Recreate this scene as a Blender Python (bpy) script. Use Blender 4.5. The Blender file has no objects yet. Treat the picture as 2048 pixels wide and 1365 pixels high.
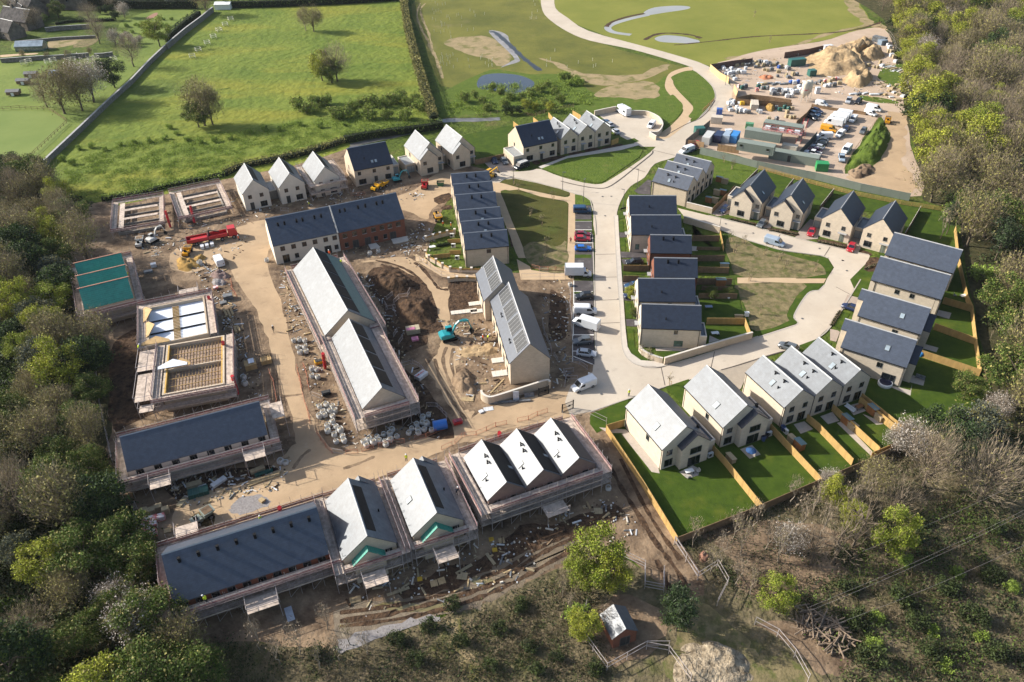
import bpy, bmesh, math, random
import numpy as np
from mathutils import Vector, Matrix
R = math.radians
rnd = random.Random(7)
SC = bpy.context.scene
COL = SC.collection
# ---------------------------------------------------------------- camera model (drone 104 m up)
FPX, H0 = 1593.0, 104.0
_p, _r = R(36.9), R(-1.0)
FW = Vector((0, math.cos(_p), -math.sin(_p)))
_r0, _d0 = Vector((1, 0, 0)), Vector((0, -math.sin(_p), -math.cos(_p)))
RT = _r0 * math.cos(_r) - _d0 * math.sin(_r)
DN = _r0 * math.sin(_r) + _d0 * math.cos(_r)
def at(u, v, z=0.0):
    d = RT * ((u - 1024) / FPX) + DN * ((v - 682.5) / FPX) + FW
    t = (z - H0) / d.z
    return Vector((d.x * t, d.y * t, z))
def proj(p):
    q = Vector(p) - Vector((0, 0, H0)); zc = q.dot(FW)
    return (1024 + FPX * q.dot(RT) / zc, 682.5 + FPX * q.dot(DN) / zc)
s3 = 700 / 2046
FR = dict(T1=(0,0,s3),T2=(680,0,s3),T3=(1348,0,s3),T4=(0,440,s3),T5=(680,440,s3),T6=(1348,440,s3),T7=(0,898,s3),T8=(680,898,s3),T9=(1348,898,s3),
A=(450,290,260/2048),B=(680,230,280/2044),C=(1000,210,260/2048),D=(1440,330,260/2048),E=(1630,400,310/2044),F=(1660,580,310/2044),G=(1240,740,300/2048),H=(1480,660,300/2048),I=(1230,290,270/2048),J=(1230,440,300/2048),K=(1230,590,300/2048),L=(840,330,280/2044),M=(840,440,300/2048),N=(900,640,300/2048),O=(520,370,310/2044),W=(1080,370,180/2048),
Q1=(1100,540,200/2048),Q2=(1080,660,220/2043),Q3=(1540,200,220/2043),Q4=(1400,60,220/2043),Q5=(1370,160,220/2043),Q6=(1580,30,260/2048),Q7=(0,0,260/2048),Q8=(240,0,320/2048),
R1=(190,340,300/2048),R2=(120,470,300/2048),R3=(230,540,300/2048),R4=(210,680,360/2048),R5=(210,860,360/2048),R6=(280,1000,400/2045),R7=(540,480,320/2048),R8=(560,640,340/2044),
S1=(620,900,360/2048),S2=(880,800,380/2048),S3=(560,780,360/2048),S4=(720,480,280/1342),S5=(760,640,320/1345),S6=(1180,760,300/1344),S7=(1380,820,320/1345),S8=(1560,720,300/1344),X=(0,0,1))
def Z(f, x, y, z=0.0):
    a, b, s = FR[f]
    return at(a + x * s, b + y * s, z)
def PX(f, s):
    v = [float(t) for t in s.replace(',', ' ').split()]
    a, b, k = FR[f]
    return [(a + v[i] * k, b + v[i + 1] * k) for i in range(0, len(v), 2)]
def GP(f, s, z=0.0):
    return [at(u, v, z) for u, v in PX(f, s)]
ORD = 'first second third fourth fifth sixth seventh eighth ninth tenth eleventh twelfth thirteenth fourteenth fifteenth sixteenth seventeenth eighteenth nineteenth twentieth'.split()
TENS = 'twenty thirty forty fifty sixty seventy eighty ninety'.split()
def ordw(i):
    n = i + 1
    if n <= 20: return ORD[i]
    if n > 99: return 'hundred and ' + ordw(n - 101) if n > 100 else 'hundredth'
    return TENS[n // 10 - 2][:-1] + 'ieth' if n % 10 == 0 else TENS[n // 10 - 2] + ' ' + ORD[n % 10 - 1]
# ---------------------------------------------------------------- tagging
def tag(o, label, cat, group=None, kind=None):
    o['label'] = label; o['category'] = cat
    if group: o['group'] = group
    if kind: o['kind'] = kind
    return o
def number(objs, fmt, axis='x'):
    """labels along a row: {n} = ordinal word from the left (or from the top for axis y)"""
    objs = sorted(objs, key=lambda o: proj(o.matrix_basis.translation)[0 if axis == 'x' else 1])
    for i, o in enumerate(objs): o['label'] = fmt.format(n=ordw(i))
# ---------------------------------------------------------------- mesh builder
class MB:
    def __init__(s): s.v = []; s.f = []; s.m = []
    def add(s, vs, fs, mi=0):
        n = len(s.v); s.v += [tuple(v) for v in vs]
        for f in fs: s.f.append(tuple(i + n for i in f)); s.m.append(mi)
        return s
    def box(s, x0, x1, y0, y1, z0, z1, mi=0):
        return s.add([(x0,y0,z0),(x1,y0,z0),(x1,y1,z0),(x0,y1,z0),(x0,y0,z1),(x1,y0,z1),(x1,y1,z1),(x0,y1,z1)],
                     [(0,3,2,1),(4,5,6,7),(0,1,5,4),(1,2,6,5),(2,3,7,6),(3,0,4,7)], mi)
    def rbox(s, c, sx, sy, sz, a=0, mi=0, tilt=0):
        M_ = Matrix.Rotation(a, 3, 'Z') @ Matrix.Rotation(tilt, 3, 'X')
        vs = [Vector(c) + M_ @ Vector((x * sx / 2, y * sy / 2, z * sz)) for z in (0, 1) for x, y in ((-1,-1),(1,-1),(1,1),(-1,1))]
        return s.add(vs, [(0,3,2,1),(4,5,6,7),(0,1,5,4),(1,2,6,5),(2,3,7,6),(3,0,4,7)], mi)
    def prism(s, poly, z0, z1, mi=0, cap=True):
        n = len(poly); vs = [(p[0], p[1], z0) for p in poly] + [(p[0], p[1], z1) for p in poly]
        fs = [(i, (i + 1) % n, n + (i + 1) % n, n + i) for i in range(n)]
        if cap: fs += [tuple(range(n, 2 * n)), tuple(range(n - 1, -1, -1))]
        return s.add(vs, fs, mi)
    def xprism(s, prof, x0, x1, mi=0):
        n = len(prof); vs = [(x0, p[0], p[1]) for p in prof] + [(x1, p[0], p[1]) for p in prof]
        fs = [(i, n + i, n + (i + 1) % n, (i + 1) % n) for i in range(n)] + [tuple(range(n)), tuple(range(2 * n - 1, n - 1, -1))]
        return s.add(vs, fs, mi)
    def tube(s, p, q, r, n=5, mi=0, r2=None):
        p, q = Vector(p), Vector(q); d = q - p
        if d.length < 1e-6: return s
        a = d.orthogonal().normalized(); b = d.normalized().cross(a); r2 = r if r2 is None else r2
        vs = [p + (a * math.cos(2 * math.pi * i / n) + b * math.sin(2 * math.pi * i / n)) * r for i in range(n)]
        vs += [q + (a * math.cos(2 * math.pi * i / n) + b * math.sin(2 * math.pi * i / n)) * r2 for i in range(n)]
        return s.add(vs, [(i, (i + 1) % n, n + (i + 1) % n, n + i) for i in range(n)] + [tuple(range(n - 1, -1, -1)), tuple(range(n, 2 * n))], mi)
    def lathe(s, prof, c=(0, 0, 0), n=12, mi=0):
        k = len(prof); vs = []
        for r, z in prof:
            vs += [(c[0] + r * math.cos(2 * math.pi * i / n), c[1] + r * math.sin(2 * math.pi * i / n), c[2] + z) for i in range(n)]
        fs = [(j * n + i, j * n + (i + 1) % n, (j + 1) * n + (i + 1) % n, (j + 1) * n + i) for j in range(k - 1) for i in range(n)]
        fs += [tuple(range(n - 1, -1, -1)), tuple(range((k - 1) * n, k * n))]
        return s.add(vs, fs, mi)
    def loft(s, rings, mi=0, cap=True):
        n = len(rings[0]); vs = [p for r in rings for p in r]; k = len(rings)
        fs = [(j * n + i, j * n + (i + 1) % n, (j + 1) * n + (i + 1) % n, (j + 1) * n + i) for j in range(k - 1) for i in range(n)]
        if cap: fs += [tuple(range(n - 1, -1, -1)), tuple(range((k - 1) * n, k * n))]
        return s.add(vs, fs, mi)
    def mesh(s, name, mats, smooth=False):
        me = bpy.data.meshes.new(name); me.from_pydata(s.v, [], s.f)
        for m in (mats if isinstance(mats, (list, tuple)) else [mats]): me.materials.append(m)
        if any(s.m): me.polygons.foreach_set('material_index', s.m)
        if smooth: me.polygons.foreach_set('use_smooth', [True] * len(s.f))
        me.update(); return me
    def build(s, name, mats, parent=None, smooth=False, fix=True):
        me = s.mesh(name, mats, smooth)
        if fix:
            bm = bmesh.new(); bm.from_mesh(me); bmesh.ops.recalc_face_normals(bm, faces=bm.faces); bm.to_mesh(me); bm.free()
        return link(name, me, parent)
def link(name, me, parent=None, loc=None, rz=None):
    o = bpy.data.objects.new(name, me); COL.objects.link(o)
    if parent: o.parent = parent
    if loc is not None: o.location = loc
    if rz is not None: o.rotation_euler = (0, 0, rz)
    return o
def empty(name, loc=(0, 0, 0), rz=0.0, label=None, cat=None, group=None):
    o = bpy.data.objects.new(name, None); COL.objects.link(o); o.location = loc; o.rotation_euler = (0, 0, rz)
    o.empty_display_size = 0.3
    if label: tag(o, label, cat, group)
    return o
KIDS = {}
def kids(o):
    return list(o.children)
def dup(o, loc=None, rz=None, scale=None, parent=None):
    c = o.copy(); COL.objects.link(c)
    if parent: c.parent = parent
    if loc is not None: c.location = loc
    if rz is not None: c.rotation_euler = (0, 0, rz)
    if scale is not None: c.scale = scale if hasattr(scale, '__len__') else (scale,) * 3
    for ch in o.children: dup(ch, parent=c)
    return c
# ---------------------------------------------------------------- materials
MATS = {}
def mat(name, col, rough=0.8, vary=0.12, scale=1.5, col2=None, metal=0.0, bump=0.0, bscale=8.0, spec=0.5, coords='P', island=0.0, detail=4.0, trans=0.0, ramp=(0.35, 0.65), alpha=None, stretch=None, emit=None):
    """one procedural material: colour broken up by noise (and per leaf / piece), optional bump"""
    m = bpy.data.materials.new(name); m.use_nodes = True; MATS[name] = m
    nt = m.node_tree; N = nt.nodes; b = N['Principled BSDF']; L = nt.links.new
    b.inputs['Roughness'].default_value = rough; b.inputs['Metallic'].default_value = metal
    b.inputs['Specular IOR Level'].default_value = spec if rough < .84 else min(spec, .12)
    if coords == 'P': src = N.new('ShaderNodeNewGeometry').outputs['Position']
    else: src = N.new('ShaderNodeTexCoord').outputs['Object']
    if stretch:
        mp = N.new('ShaderNodeMapping'); mp.inputs['Scale'].default_value = stretch; L(src, mp.inputs['Vector']); src = mp.outputs[0]
    if col2 is None: col2 = tuple(c * (1 - vary * 2) for c in col)
    no = N.new('ShaderNodeTexNoise'); no.inputs['Scale'].default_value = scale; no.inputs['Detail'].default_value = detail; no.inputs['Roughness'].default_value = 0.65
    L(src, no.inputs['Vector'])
    rp = N.new('ShaderNodeValToRGB'); rp.color_ramp.elements[0].position = ramp[0]; rp.color_ramp.elements[1].position = ramp[1]
    rp.color_ramp.elements[0].color = (*col2, 1); rp.color_ramp.elements[1].color = (*col, 1)
    L(no.outputs['Fac'], rp.inputs['Fac']); out = rp.outputs['Color']
    if island:
        g = N.new('ShaderNodeNewGeometry'); hs = N.new('ShaderNodeHueSaturation'); mr = N.new('ShaderNodeMapRange')
        mr.inputs['To Min'].default_value = 1 - island; mr.inputs['To Max'].default_value = 1 + island
        L(g.outputs['Random Per Island'], mr.inputs['Value']); L(mr.outputs[0], hs.inputs['Value']); L(out, hs.inputs['Color']); out = hs.outputs[0]
    L(out, b.inputs['Base Color'])
    if bump:
        n2 = N.new('ShaderNodeTexNoise'); n2.inputs['Scale'].default_value = bscale; n2.inputs['Detail'].default_value = 5.0
        L(src, n2.inputs['Vector']); bp = N.new('ShaderNodeBump'); bp.inputs['Strength'].default_value = 1.0; bp.inputs['Distance'].default_value = bump
        L(n2.outputs['Fac'], bp.inputs['Height']); L(bp.outputs[0], b.inputs['Normal'])
    if trans:
        b.inputs['Transmission Weight'].default_value = 0.0
        tr = N.new('ShaderNodeBsdfTranslucent'); L(out, tr.inputs['Color']); mx = N.new('ShaderNodeMixShader'); mx.inputs[0].default_value = trans
        L(b.outputs[0], mx.inputs[1]); L(tr.outputs[0], mx.inputs[2]); L(mx.outputs[0], N['Material Output'].inputs[0])
    m['_c'] = 1
    return m
def over(m, col, scale, lo, hi, amount=1.0, stretch=None, detail=4.0):
    """lay a second noise-masked colour over a material (stains, bald soil, dry grass)"""
    nt = m.node_tree; N = nt.nodes; L = nt.links.new; b = N['Principled BSDF']
    old = b.inputs['Base Color'].links[0].from_socket
    src = N.new('ShaderNodeNewGeometry').outputs['Position']
    if stretch:
        mp = N.new('ShaderNodeMapping'); mp.inputs['Scale'].default_value = stretch; L(src, mp.inputs['Vector']); src = mp.outputs[0]
    no = N.new('ShaderNodeTexNoise'); no.inputs['Scale'].default_value = scale; no.inputs['Detail'].default_value = detail; no.inputs['Roughness'].default_value = 0.6; L(src, no.inputs['Vector'])
    mr = N.new('ShaderNodeMapRange'); mr.inputs['From Min'].default_value = lo; mr.inputs['From Max'].default_value = hi; mr.inputs['To Max'].default_value = amount
    L(no.outputs['Fac'], mr.inputs['Value'])
    mx = N.new('ShaderNodeMix'); mx.data_type = 'RGBA'; L(mr.outputs[0], mx.inputs['Factor']); L(old, mx.inputs['A']); mx.inputs['B'].default_value = (*col, 1)
    for lk in list(b.inputs['Base Color'].links): nt.links.remove(lk)
    L(mx.outputs['Result'], b.inputs['Base Color'])
    for nd in N:
        if nd.bl_idname == 'ShaderNodeBsdfTranslucent': L(mx.outputs['Result'], nd.inputs['Color'])
    return m
def courses(m, sx, sy, dark, amount=0.5, mortar=0.06, frame='Object'):
    """brick or slate courses multiplied into a material (object coordinates, metres); picks the wall plane from the normal"""
    nt = m.node_tree; N = nt.nodes; L = nt.links.new; b = N['Principled BSDF']
    old = b.inputs['Base Color'].links[0].from_socket
    tc = N.new('ShaderNodeTexCoord'); sp = N.new('ShaderNodeSeparateXYZ'); L(tc.outputs['Object'], sp.inputs[0])
    ad = N.new('ShaderNodeMath'); ad.operation = 'ADD'; L(sp.outputs['X'], ad.inputs[0]); L(sp.outputs['Y'], ad.inputs[1])
    cb = N.new('ShaderNodeCombineXYZ'); L(ad.outputs[0] if frame == 'wall' else sp.outputs['X'], cb.inputs[0]); L(sp.outputs['Z'], cb.inputs[1])
    br = N.new('ShaderNodeTexBrick'); br.inputs['Scale'].default_value = 1.0; br.inputs['Brick Width'].default_value = sx; br.inputs['Row Height'].default_value = sy
    br.inputs['Mortar Size'].default_value = mortar * sy; br.inputs['Color1'].default_value = (1, 1, 1, 1); br.inputs['Color2'].default_value = (0.72, 0.72, 0.74, 1); br.inputs['Mortar'].default_value = (*dark, 1)
    L(cb.outputs[0], br.inputs['Vector'])
    mx = N.new('ShaderNodeMix'); mx.data_type = 'RGBA'; mx.blend_type = 'MULTIPLY'; mx.inputs['Factor'].default_value = amount
    L(old, mx.inputs['A']); L(br.outputs['Color'], mx.inputs['B'])
    for lk in list(b.inputs['Base Color'].links): nt.links.remove(lk)
    L(mx.outputs['Result'], b.inputs['Base Color']); return m
# ---------------------------------------------------------------- palette
soil = mat('soil', (.27,.19,.12), .95, col2=(.085,.056,.036), scale=.22, bump=.25, bscale=1.2, detail=9)
over(soil, (.34,.26,.18), 1.3, .60, .75, .6); over(soil, (.07,.046,.03), .09, .54, .68, .55)
darksoil = mat('dark_soil', (.10,.06,.035), .97, col2=(.022,.014,.01), scale=.8, bump=.35, bscale=1.6, detail=9)
over(darksoil, (.22,.15,.09), 2.5, .62, .74, .4)
sand = mat('tan_spoil', (.42,.30,.17), .95, col2=(.24,.165,.09), scale=.5, bump=.3, bscale=1.0, detail=8)
over(sand, (.17,.12,.075), 1.1, .6, .72, .5)
haul = mat('haul_road', (.40,.285,.175), .92, col2=(.31,.22,.135), scale=.15, bump=.04, bscale=3, detail=9)
over(haul, (.19,.13,.085), .32, .58, .72, .55); over(haul, (.42,.33,.22), .5, .62, .76, .5)
conc = mat('road_concrete', (.465,.40,.32), .88, col2=(.40,.34,.27), scale=.12, detail=9)
over(conc, (.38,.32,.25), .05, .52, .64, .55); over(conc, (.31,.265,.215), .55, .58, .74, .45)
pave = mat('paving', (.47,.42,.36), .88, vary=.06, scale=.6, detail=8)
buffp = mat('buff_path', (.44,.32,.20), .9, vary=.06, scale=.5, detail=8)
asph = mat('asphalt', (.085,.075,.075), .85, vary=.15, scale=.4, detail=9)
over(asph, (.17,.155,.145), .5, .55, .7, .5)
depotg = mat('depot_ground', (.43,.33,.25), .92, col2=(.34,.255,.185), scale=.1, bump=.04, detail=9)
over(depotg, (.25,.18,.12), .25, .6, .72, .5)
meadow = mat('meadow_grass', (.14,.168,.026), .95, col2=(.085,.122,.018), scale=.045, detail=10, bump=.9, bscale=.33)
over(meadow, (.20,.185,.025), .028, .5, .68, .7, stretch=(.5,1.6,1)); over(meadow, (.045,.085,.012), .22, .6, .74, .8, stretch=(.45,1.5,1)); over(meadow, (.06,.11,.012), 1.1, .56, .7, .55, stretch=(.5,1.6,1)); over(meadow, (.05,.075,.015), .012, .58, .66, .45)
paddock = mat('paddock_grass', (.15,.185,.04), .95, col2=(.10,.14,.027), scale=.06, detail=9, bump=.2, bscale=.6)
over(paddock, (.05,.09,.018), .18, .6, .72, .5)
field = mat('field_grass', (.145,.138,.03), .95, col2=(.082,.088,.02), scale=.05, detail=10, bump=.15, bscale=.8)
over(field, (.07,.09,.018), .5, .56, .7, .6, stretch=(.5,1.5,1)); over(field, (.24,.185,.10), .035, .62, .74, .5)
field2 = mat('pale_field_grass', (.185,.185,.038), .95, col2=(.14,.152,.028), scale=.04, detail=9, bump=.1)
over(field2, (.12,.15,.025), .5, .56, .72, .6, stretch=(.5,1.5,1))
rough = mat('rough_grass', (.085,.115,.016), .95, col2=(.04,.06,.01), scale=.3, detail=10, bump=.6, bscale=.9)
over(rough, (.13,.105,.04), .12, .56, .7, .55)
scrubg = mat('scrub_floor', (.16,.125,.075), .96, col2=(.06,.055,.025), scale=.5, detail=10, bump=.5, bscale=1.2)
over(scrubg, (.07,.085,.016), .15, .54, .68, .6); over(scrubg, (.23,.17,.11), .21, .6, .72, .55)
woodf = mat('wood_floor', (.10,.085,.04), .96, col2=(.035,.04,.015), scale=.6, detail=9, bump=.5)
lawn = mat('lawn_turf', (.05,.08,.008), .95, col2=(.03,.055,.006), scale=.5, detail=8, bump=.05, bscale=6)
over(lawn, (.10,.11,.015), .16, .56, .72, .6); over(lawn, (.024,.05,.006), .45, .6, .75, .5)
oldturf = mat('worn_turf', (.075,.07,.017), .95, col2=(.05,.052,.012), scale=.25, detail=9, bump=.08, bscale=3)
over(oldturf, (.06,.085,.015), .15, .5, .65, .5)
rgrass = mat('green_grass', (.09,.125,.018), .95, col2=(.058,.09,.012), scale=.5, detail=9, bump=.2, bscale=2)
over(rgrass, (.12,.11,.035), .25, .58, .7, .5)
bald = mat('seeded_soil', (.21,.165,.085), .95, col2=(.10,.085,.04), scale=.6, detail=9, bump=.1, bscale=3)
over(bald, (.07,.085,.02), .5, .5, .62, .7)
drysoil = mat('dry_soil', (.30,.225,.125), .95, col2=(.2,.16,.085), scale=.25, detail=9); over(drysoil, (.11,.11,.03), .2, .52, .62, .75)
water = mat('pond_water', (.035,.042,.05), .08, vary=.1, scale=.05, spec=.6)
water2 = mat('sky_pale_water', (.30,.29,.27), .3, vary=.1, scale=.05, spec=.6)  # reflected sky is put into this pale base colour
puddle = mat('puddle', (.20,.165,.075), .12, vary=.15, scale=.3)
wetmud = mat('wet_mud', (.17,.125,.075), .55, col2=(.09,.065,.04), scale=.35, detail=9, bump=.1); over(wetmud, (.27,.215,.14), .6, .55, .7, .6)
grav = mat('gravel', (.27,.25,.24), .95, col2=(.17,.155,.15), scale=3, detail=9, bump=.05)
white_line = mat('line_paint', (.62,.60,.55), .7, vary=.06, scale=3)
kerbm = mat('kerb_stone', (.38,.34,.29), .85, vary=.08, scale=2)
darkline = mat('kerb_gap', (.09,.075,.065), .9)
mats_drive = mat('drive_block', (.35,.28,.225), .9, vary=.08, scale=.8, detail=8)
mats_patio = mat('patio_slab', (.42,.36,.30), .85, vary=.07, scale=1.5)
# ---------------------------------------------------------------- ground sheets: each one 5 mm above whatever it lies on
LAID = []
def level(pts):
    x0, x1 = min(p.x for p in pts), max(p.x for p in pts); y0, y1 = min(p.y for p in pts), max(p.y for p in pts); z = 0.0
    for a, b_, c, d, zz in LAID:
        if a < x1 and b_ > x0 and c < y1 and d > y0: z = max(z, zz)
    LAID.append((x0, x1, y0, y1, z + .005)); return z + .005
def smoothpoly(pts, jit=0.0, sub=4, closed=True, rs=None):
    n = len(pts); out = []; rs = rs or random.Random(int(abs(pts[0].x * 31 + pts[0].y * 17)))
    for i in range(n if closed else n - 1):
        p0, p1, p2, p3 = (pts[(i - 1) % n], pts[i], pts[(i + 1) % n], pts[(i + 2) % n]) if closed else (pts[max(i - 1, 0)], pts[i], pts[i + 1], pts[min(i + 2, n - 1)])
        for k in range(sub):
            t = k / sub
            q = 0.5 * (2 * p1 + (p2 - p0) * t + (2 * p0 - 5 * p1 + 4 * p2 - p3) * t * t + (3 * p1 - p0 - 3 * p2 + p3) * t ** 3)
            if jit: q = q + Vector((rs.uniform(-jit, jit), rs.uniform(-jit, jit), 0))
            out.append(q)
    if not closed: out.append(pts[-1])
    return out
def sheet(name, f, s, m, smooth=True, jit=0.0, sub=4, h=0.0):
    pts = GP(f, s) if isinstance(s, str) else s
    z = level(pts)
    if smooth: pts = smoothpoly(pts, jit, sub)
    b = MB()
    if h: b.prism([(p.x, p.y) for p in pts], 0.0, z + h)
    else: b.add([(p.x, p.y, z) for p in pts], [tuple(range(len(pts)))])
    o = b.build(name, m, fix=False)
    if o.data.polygons[-1 if not h else 0].normal.z < 0 and not h: o.data.flip_normals()
    if h:
        bm = bmesh.new(); bm.from_mesh(o.data); bmesh.ops.recalc_face_normals(bm, faces=bm.faces); bm.to_mesh(o.data); bm.free()
    o['kind'] = 'structure'; return o
def ribbon(name, pts, w, m, h=0.0, jit=0.0, kind='structure', z=None):
    if z is None: z = level(pts)
    pts = smoothpoly(pts, 0, 5, closed=False); b = MB(); vs = []; rs = random.Random(len(pts))
    for i, p in enumerate(pts):
        d = (pts[min(i + 1, len(pts) - 1)] - pts[max(i - 1, 0)]); d.z = 0; d.normalize(); nrm = Vector((-d.y, d.x, 0))
        k = w / 2 * (1 + (rs.uniform(-jit, jit) if jit else 0))
        vs += [p + nrm * k, p - nrm * k]
    n = len(pts)
    if h:
        V = [(v.x, v.y, 0) for v in vs] + [(v.x, v.y, z + h) for v in vs]; o2 = 2 * n
        fs = []
        for i in range(n - 1):
            a, c = 2 * i, 2 * i + 2
            fs += [(o2 + a, o2 + a + 1, o2 + c + 1, o2 + c), (a, o2 + a, o2 + c, c), (a + 1, c + 1, o2 + c + 1, o2 + a + 1)]
        fs += [(0, 1, o2 + 1, o2), (2 * n - 2, o2 + 2 * n - 2, o2 + 2 * n - 1, 2 * n - 1)]
        b.add(V, fs)
    else: b.add([(v.x, v.y, z) for v in vs], [(2 * i, 2 * i + 1, 2 * i + 3, 2 * i + 2) for i in range(n - 1)])
    o = b.build(name, m)
    if not h and o.data.polygons[0].normal.z < 0: o.data.flip_normals()
    if kind: o['kind'] = kind
    return o
b = MB(); b.add([(-3000,-1500,0),(3000,-1500,0),(3000,4500,0),(-3000,4500,0)], [(0,1,2,3)]); terrain = b.build('terrain', rough); terrain['kind'] = 'structure'
sheet('meadow','X','52,356 120,290 250,172 340,90 430,6 560,8 700,2 802,-6 812,60 826,120 842,180 868,242 800,264 690,288 560,318 440,347 330,374 230,402 150,400 90,376', meadow, jit=.4)
sheet('paddock','X','-400,340 -400,130 60,118 180,110 260,112 330,84 250,165 160,250 60,346 -20,400', paddock, jit=.3)
sheet('mown_field','X','-400,380 -400,212 0,222 100,226 138,246 100,290 30,345 -60,400', mat('mown_grass',(.15,.19,.05),.95,col2=(.12,.165,.04),scale=.08,detail=8), jit=.3)
sheet('garden_lawn','Q7','700,480 1000,450 1230,480 1180,530 1000,560 760,550', lawn)
sheet('garden_lawn','Q7','1180,330 1260,265 1460,255 1400,335', paddock)
sheet('garden_lawn','Q7','1430,340 1530,260 1790,245 1780,330', paddock)
sheet('garden_lawn','Q7','200,690 420,630 700,640 640,760 420,800 200,790', paddock)
sheet('allotment_bed','Q7','800,620 1200,590 1380,590 1250,680 1000,740 760,770', drysoil, jit=.3)
sheet('allotment_bed','Q7','1190,700 1330,620 1560,580 1480,700 1300,750 1150,750', bald, jit=.3)
sheet('orchard_grass','Q8','0,300 560,120 1020,130 1060,200 800,430 640,600 400,690 180,760 0,800', paddock, jit=.4)
sheet('garden_path','Q8','330,240 420,180 480,165 470,205 400,240', mat('red_path',(.3,.17,.12),.9))
sheet('garden_path','Q7','0,880 80,865 560,840 560,860 300,880 40,905', buffp)
sheet('east_field','X','838,-6 1084,-8 1088,24 1106,46 1140,66 1196,86 1270,108 1330,124 1368,138 1330,160 1270,180 1190,200 1120,190 1060,180 900,176 872,150 850,90', field, jit=.4)
sheet('far_field','X','1112,-8 1140,40 1190,64 1270,92 1330,112 1400,128 1440,132 1500,112 1600,92 1700,66 1740,46 1720,10 1690,-10', field2, jit=.4)
sheet('pondside_grass','X','870,190 900,178 980,140 1060,150 1130,150 1200,190 1290,180 1340,150 1372,170 1372,215 1330,250 1300,270 1240,250 1200,225 1120,222 900,236 880,225', rgrass, jit=.8)
sheet('worn_ground','T2','600,250 700,220 860,215 960,270 1010,340 940,390 860,340 780,330 680,290', drysoil, jit=.7)
sheet('worn_ground','T2','1170,340 1280,370 1400,420 1560,440 1760,430 1880,380 1920,390 1800,460 1560,500 1440,480 1330,420', drysoil, jit=.9)
sheet('worn_ground','T2','1480,560 1600,500 1820,480 1870,560 1760,580 1600,570', drysoil, jit=.9)
for s in ('470,20 450,90 480,180 510,230 530,290 560,340 580,410','500,20 470,60 490,130 520,200 540,290 560,330 600,460'):
    ribbon('wheel_track', GP('T2', s), 1.0, drysoil, jit=.5)
sheet('pond','T2','800,490 830,445 920,430 1040,440 1120,470 1135,500 1080,545 1000,556 900,530 820,520', water)
sheet('pond','T2','1780,70 1840,45 1960,35 2040,40 2030,55 1900,75 1820,88 1780,92', water2)
ribbon('ditch', GP('T2','1800,88 1700,110 1600,140 1565,165 1600,190 1700,205'), 3.2, water2)
ribbon('ditch_bank', GP('T2','1780,80 1680,100 1590,130 1556,158'), 2.0, darksoil, jit=.3)
sheet('pond','T2','1840,225 1900,208 2000,215 2046,225 2100,240 2080,255 1960,252 1870,245', water2)
ribbon('ditch_bank', GP('T2','1780,235 1840,205 1920,195 2046,205 2110,225'), 1.8, darksoil, jit=.4)
sheet('drain_bed','T2','870,190 930,185 980,210 990,240 1040,330 1050,360 990,380 940,395 1000,360 1010,330', mat('drain_gravel',(.25,.24,.24),.7,vary=.2,scale=.3))
ribbon('drain_cut', GP('T2','875,190 905,190 960,235 1010,280 1060,330 1110,370 1170,415'), 2.2, mat('black_liner',(.02,.02,.022),.35,vary=.3,scale=.5), jit=.3)
ribbon('track', GP('T3','1030,0 1060,60 1110,110 1160,150 1230,150'), 6, drysoil, jit=.4)
ribbon('track', GP('T3','1230,165 1100,190 1000,220 930,265'), 6, sand, jit=.3)
ribbon('track', GP('T3','1120,150 900,200 700,270 560,300 400,330 300,345'), 2.2, drysoil, jit=.6)
ribbon('ditch', GP('T3','0,265 200,245 480,215 800,200 1000,185 1120,160 1215,130'), 1.2, darksoil, jit=.4)
ribbon('stream', GP('X','1000,238 960,240 880,243 838,262 800,270 700,292 600,322 500,344 430,358 330,382 240,406'), 3.0, mat('ditch_water',(.16,.15,.14),.3,vary=.3,scale=.3), jit=.25)
ribbon('stream_bank', GP('X','838,254 780,262 700,282 600,310 500,334 420,350 330,372 240,398'), 2.0, darksoil, jit=.4)
# wooded and scrubby ground
sheet('wood_floor','X','1768,40 1790,110 1812,230 1838,330 1850,400 1910,420 1920,470 1950,620 1975,760 1965,800 1990,900 2600,900 3400,300 2800,-40 1760,-40', woodf, jit=.6)
sheet('wood_floor','X','-900,560 -100,380 30,350 80,372 150,400 190,410 150,480 150,640 230,690 225,860 215,900 235,985 300,1060 330,1240 500,1300 700,1290 1000,1500 -900,1500', woodf, jit=.6)
sheet('glade','X','-100,700 20,700 32,760 15,840 -20,960 -100,980', lawn, jit=.4)
sheet('glade','T7','-60,900 260,860 240,940 140,1080 40,1150 -60,1120', lawn, jit=.4)
sheet('scrub','X','330,1250 520,1290 700,1290 860,1240 1010,1190 1130,1130 1200,1090 1340,1176 1400,1180 1360,1082 1600,975 1830,880 1960,800 2400,900 2400,1500 200,1500', scrubg, jit=.7)
sheet('bramble_ground','X','1560,1190 1700,1120 1860,1010 2050,900 2400,900 2400,1500 1640,1500 1700,1330 1620,1240', scrubg, jit=.7)
sheet('bramble_ground','X','520,1300 700,1290 860,1250 1010,1195 1120,1140 1170,1180 1200,1330 1230,1400 500,1420', scrubg, jit=.7)
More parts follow.
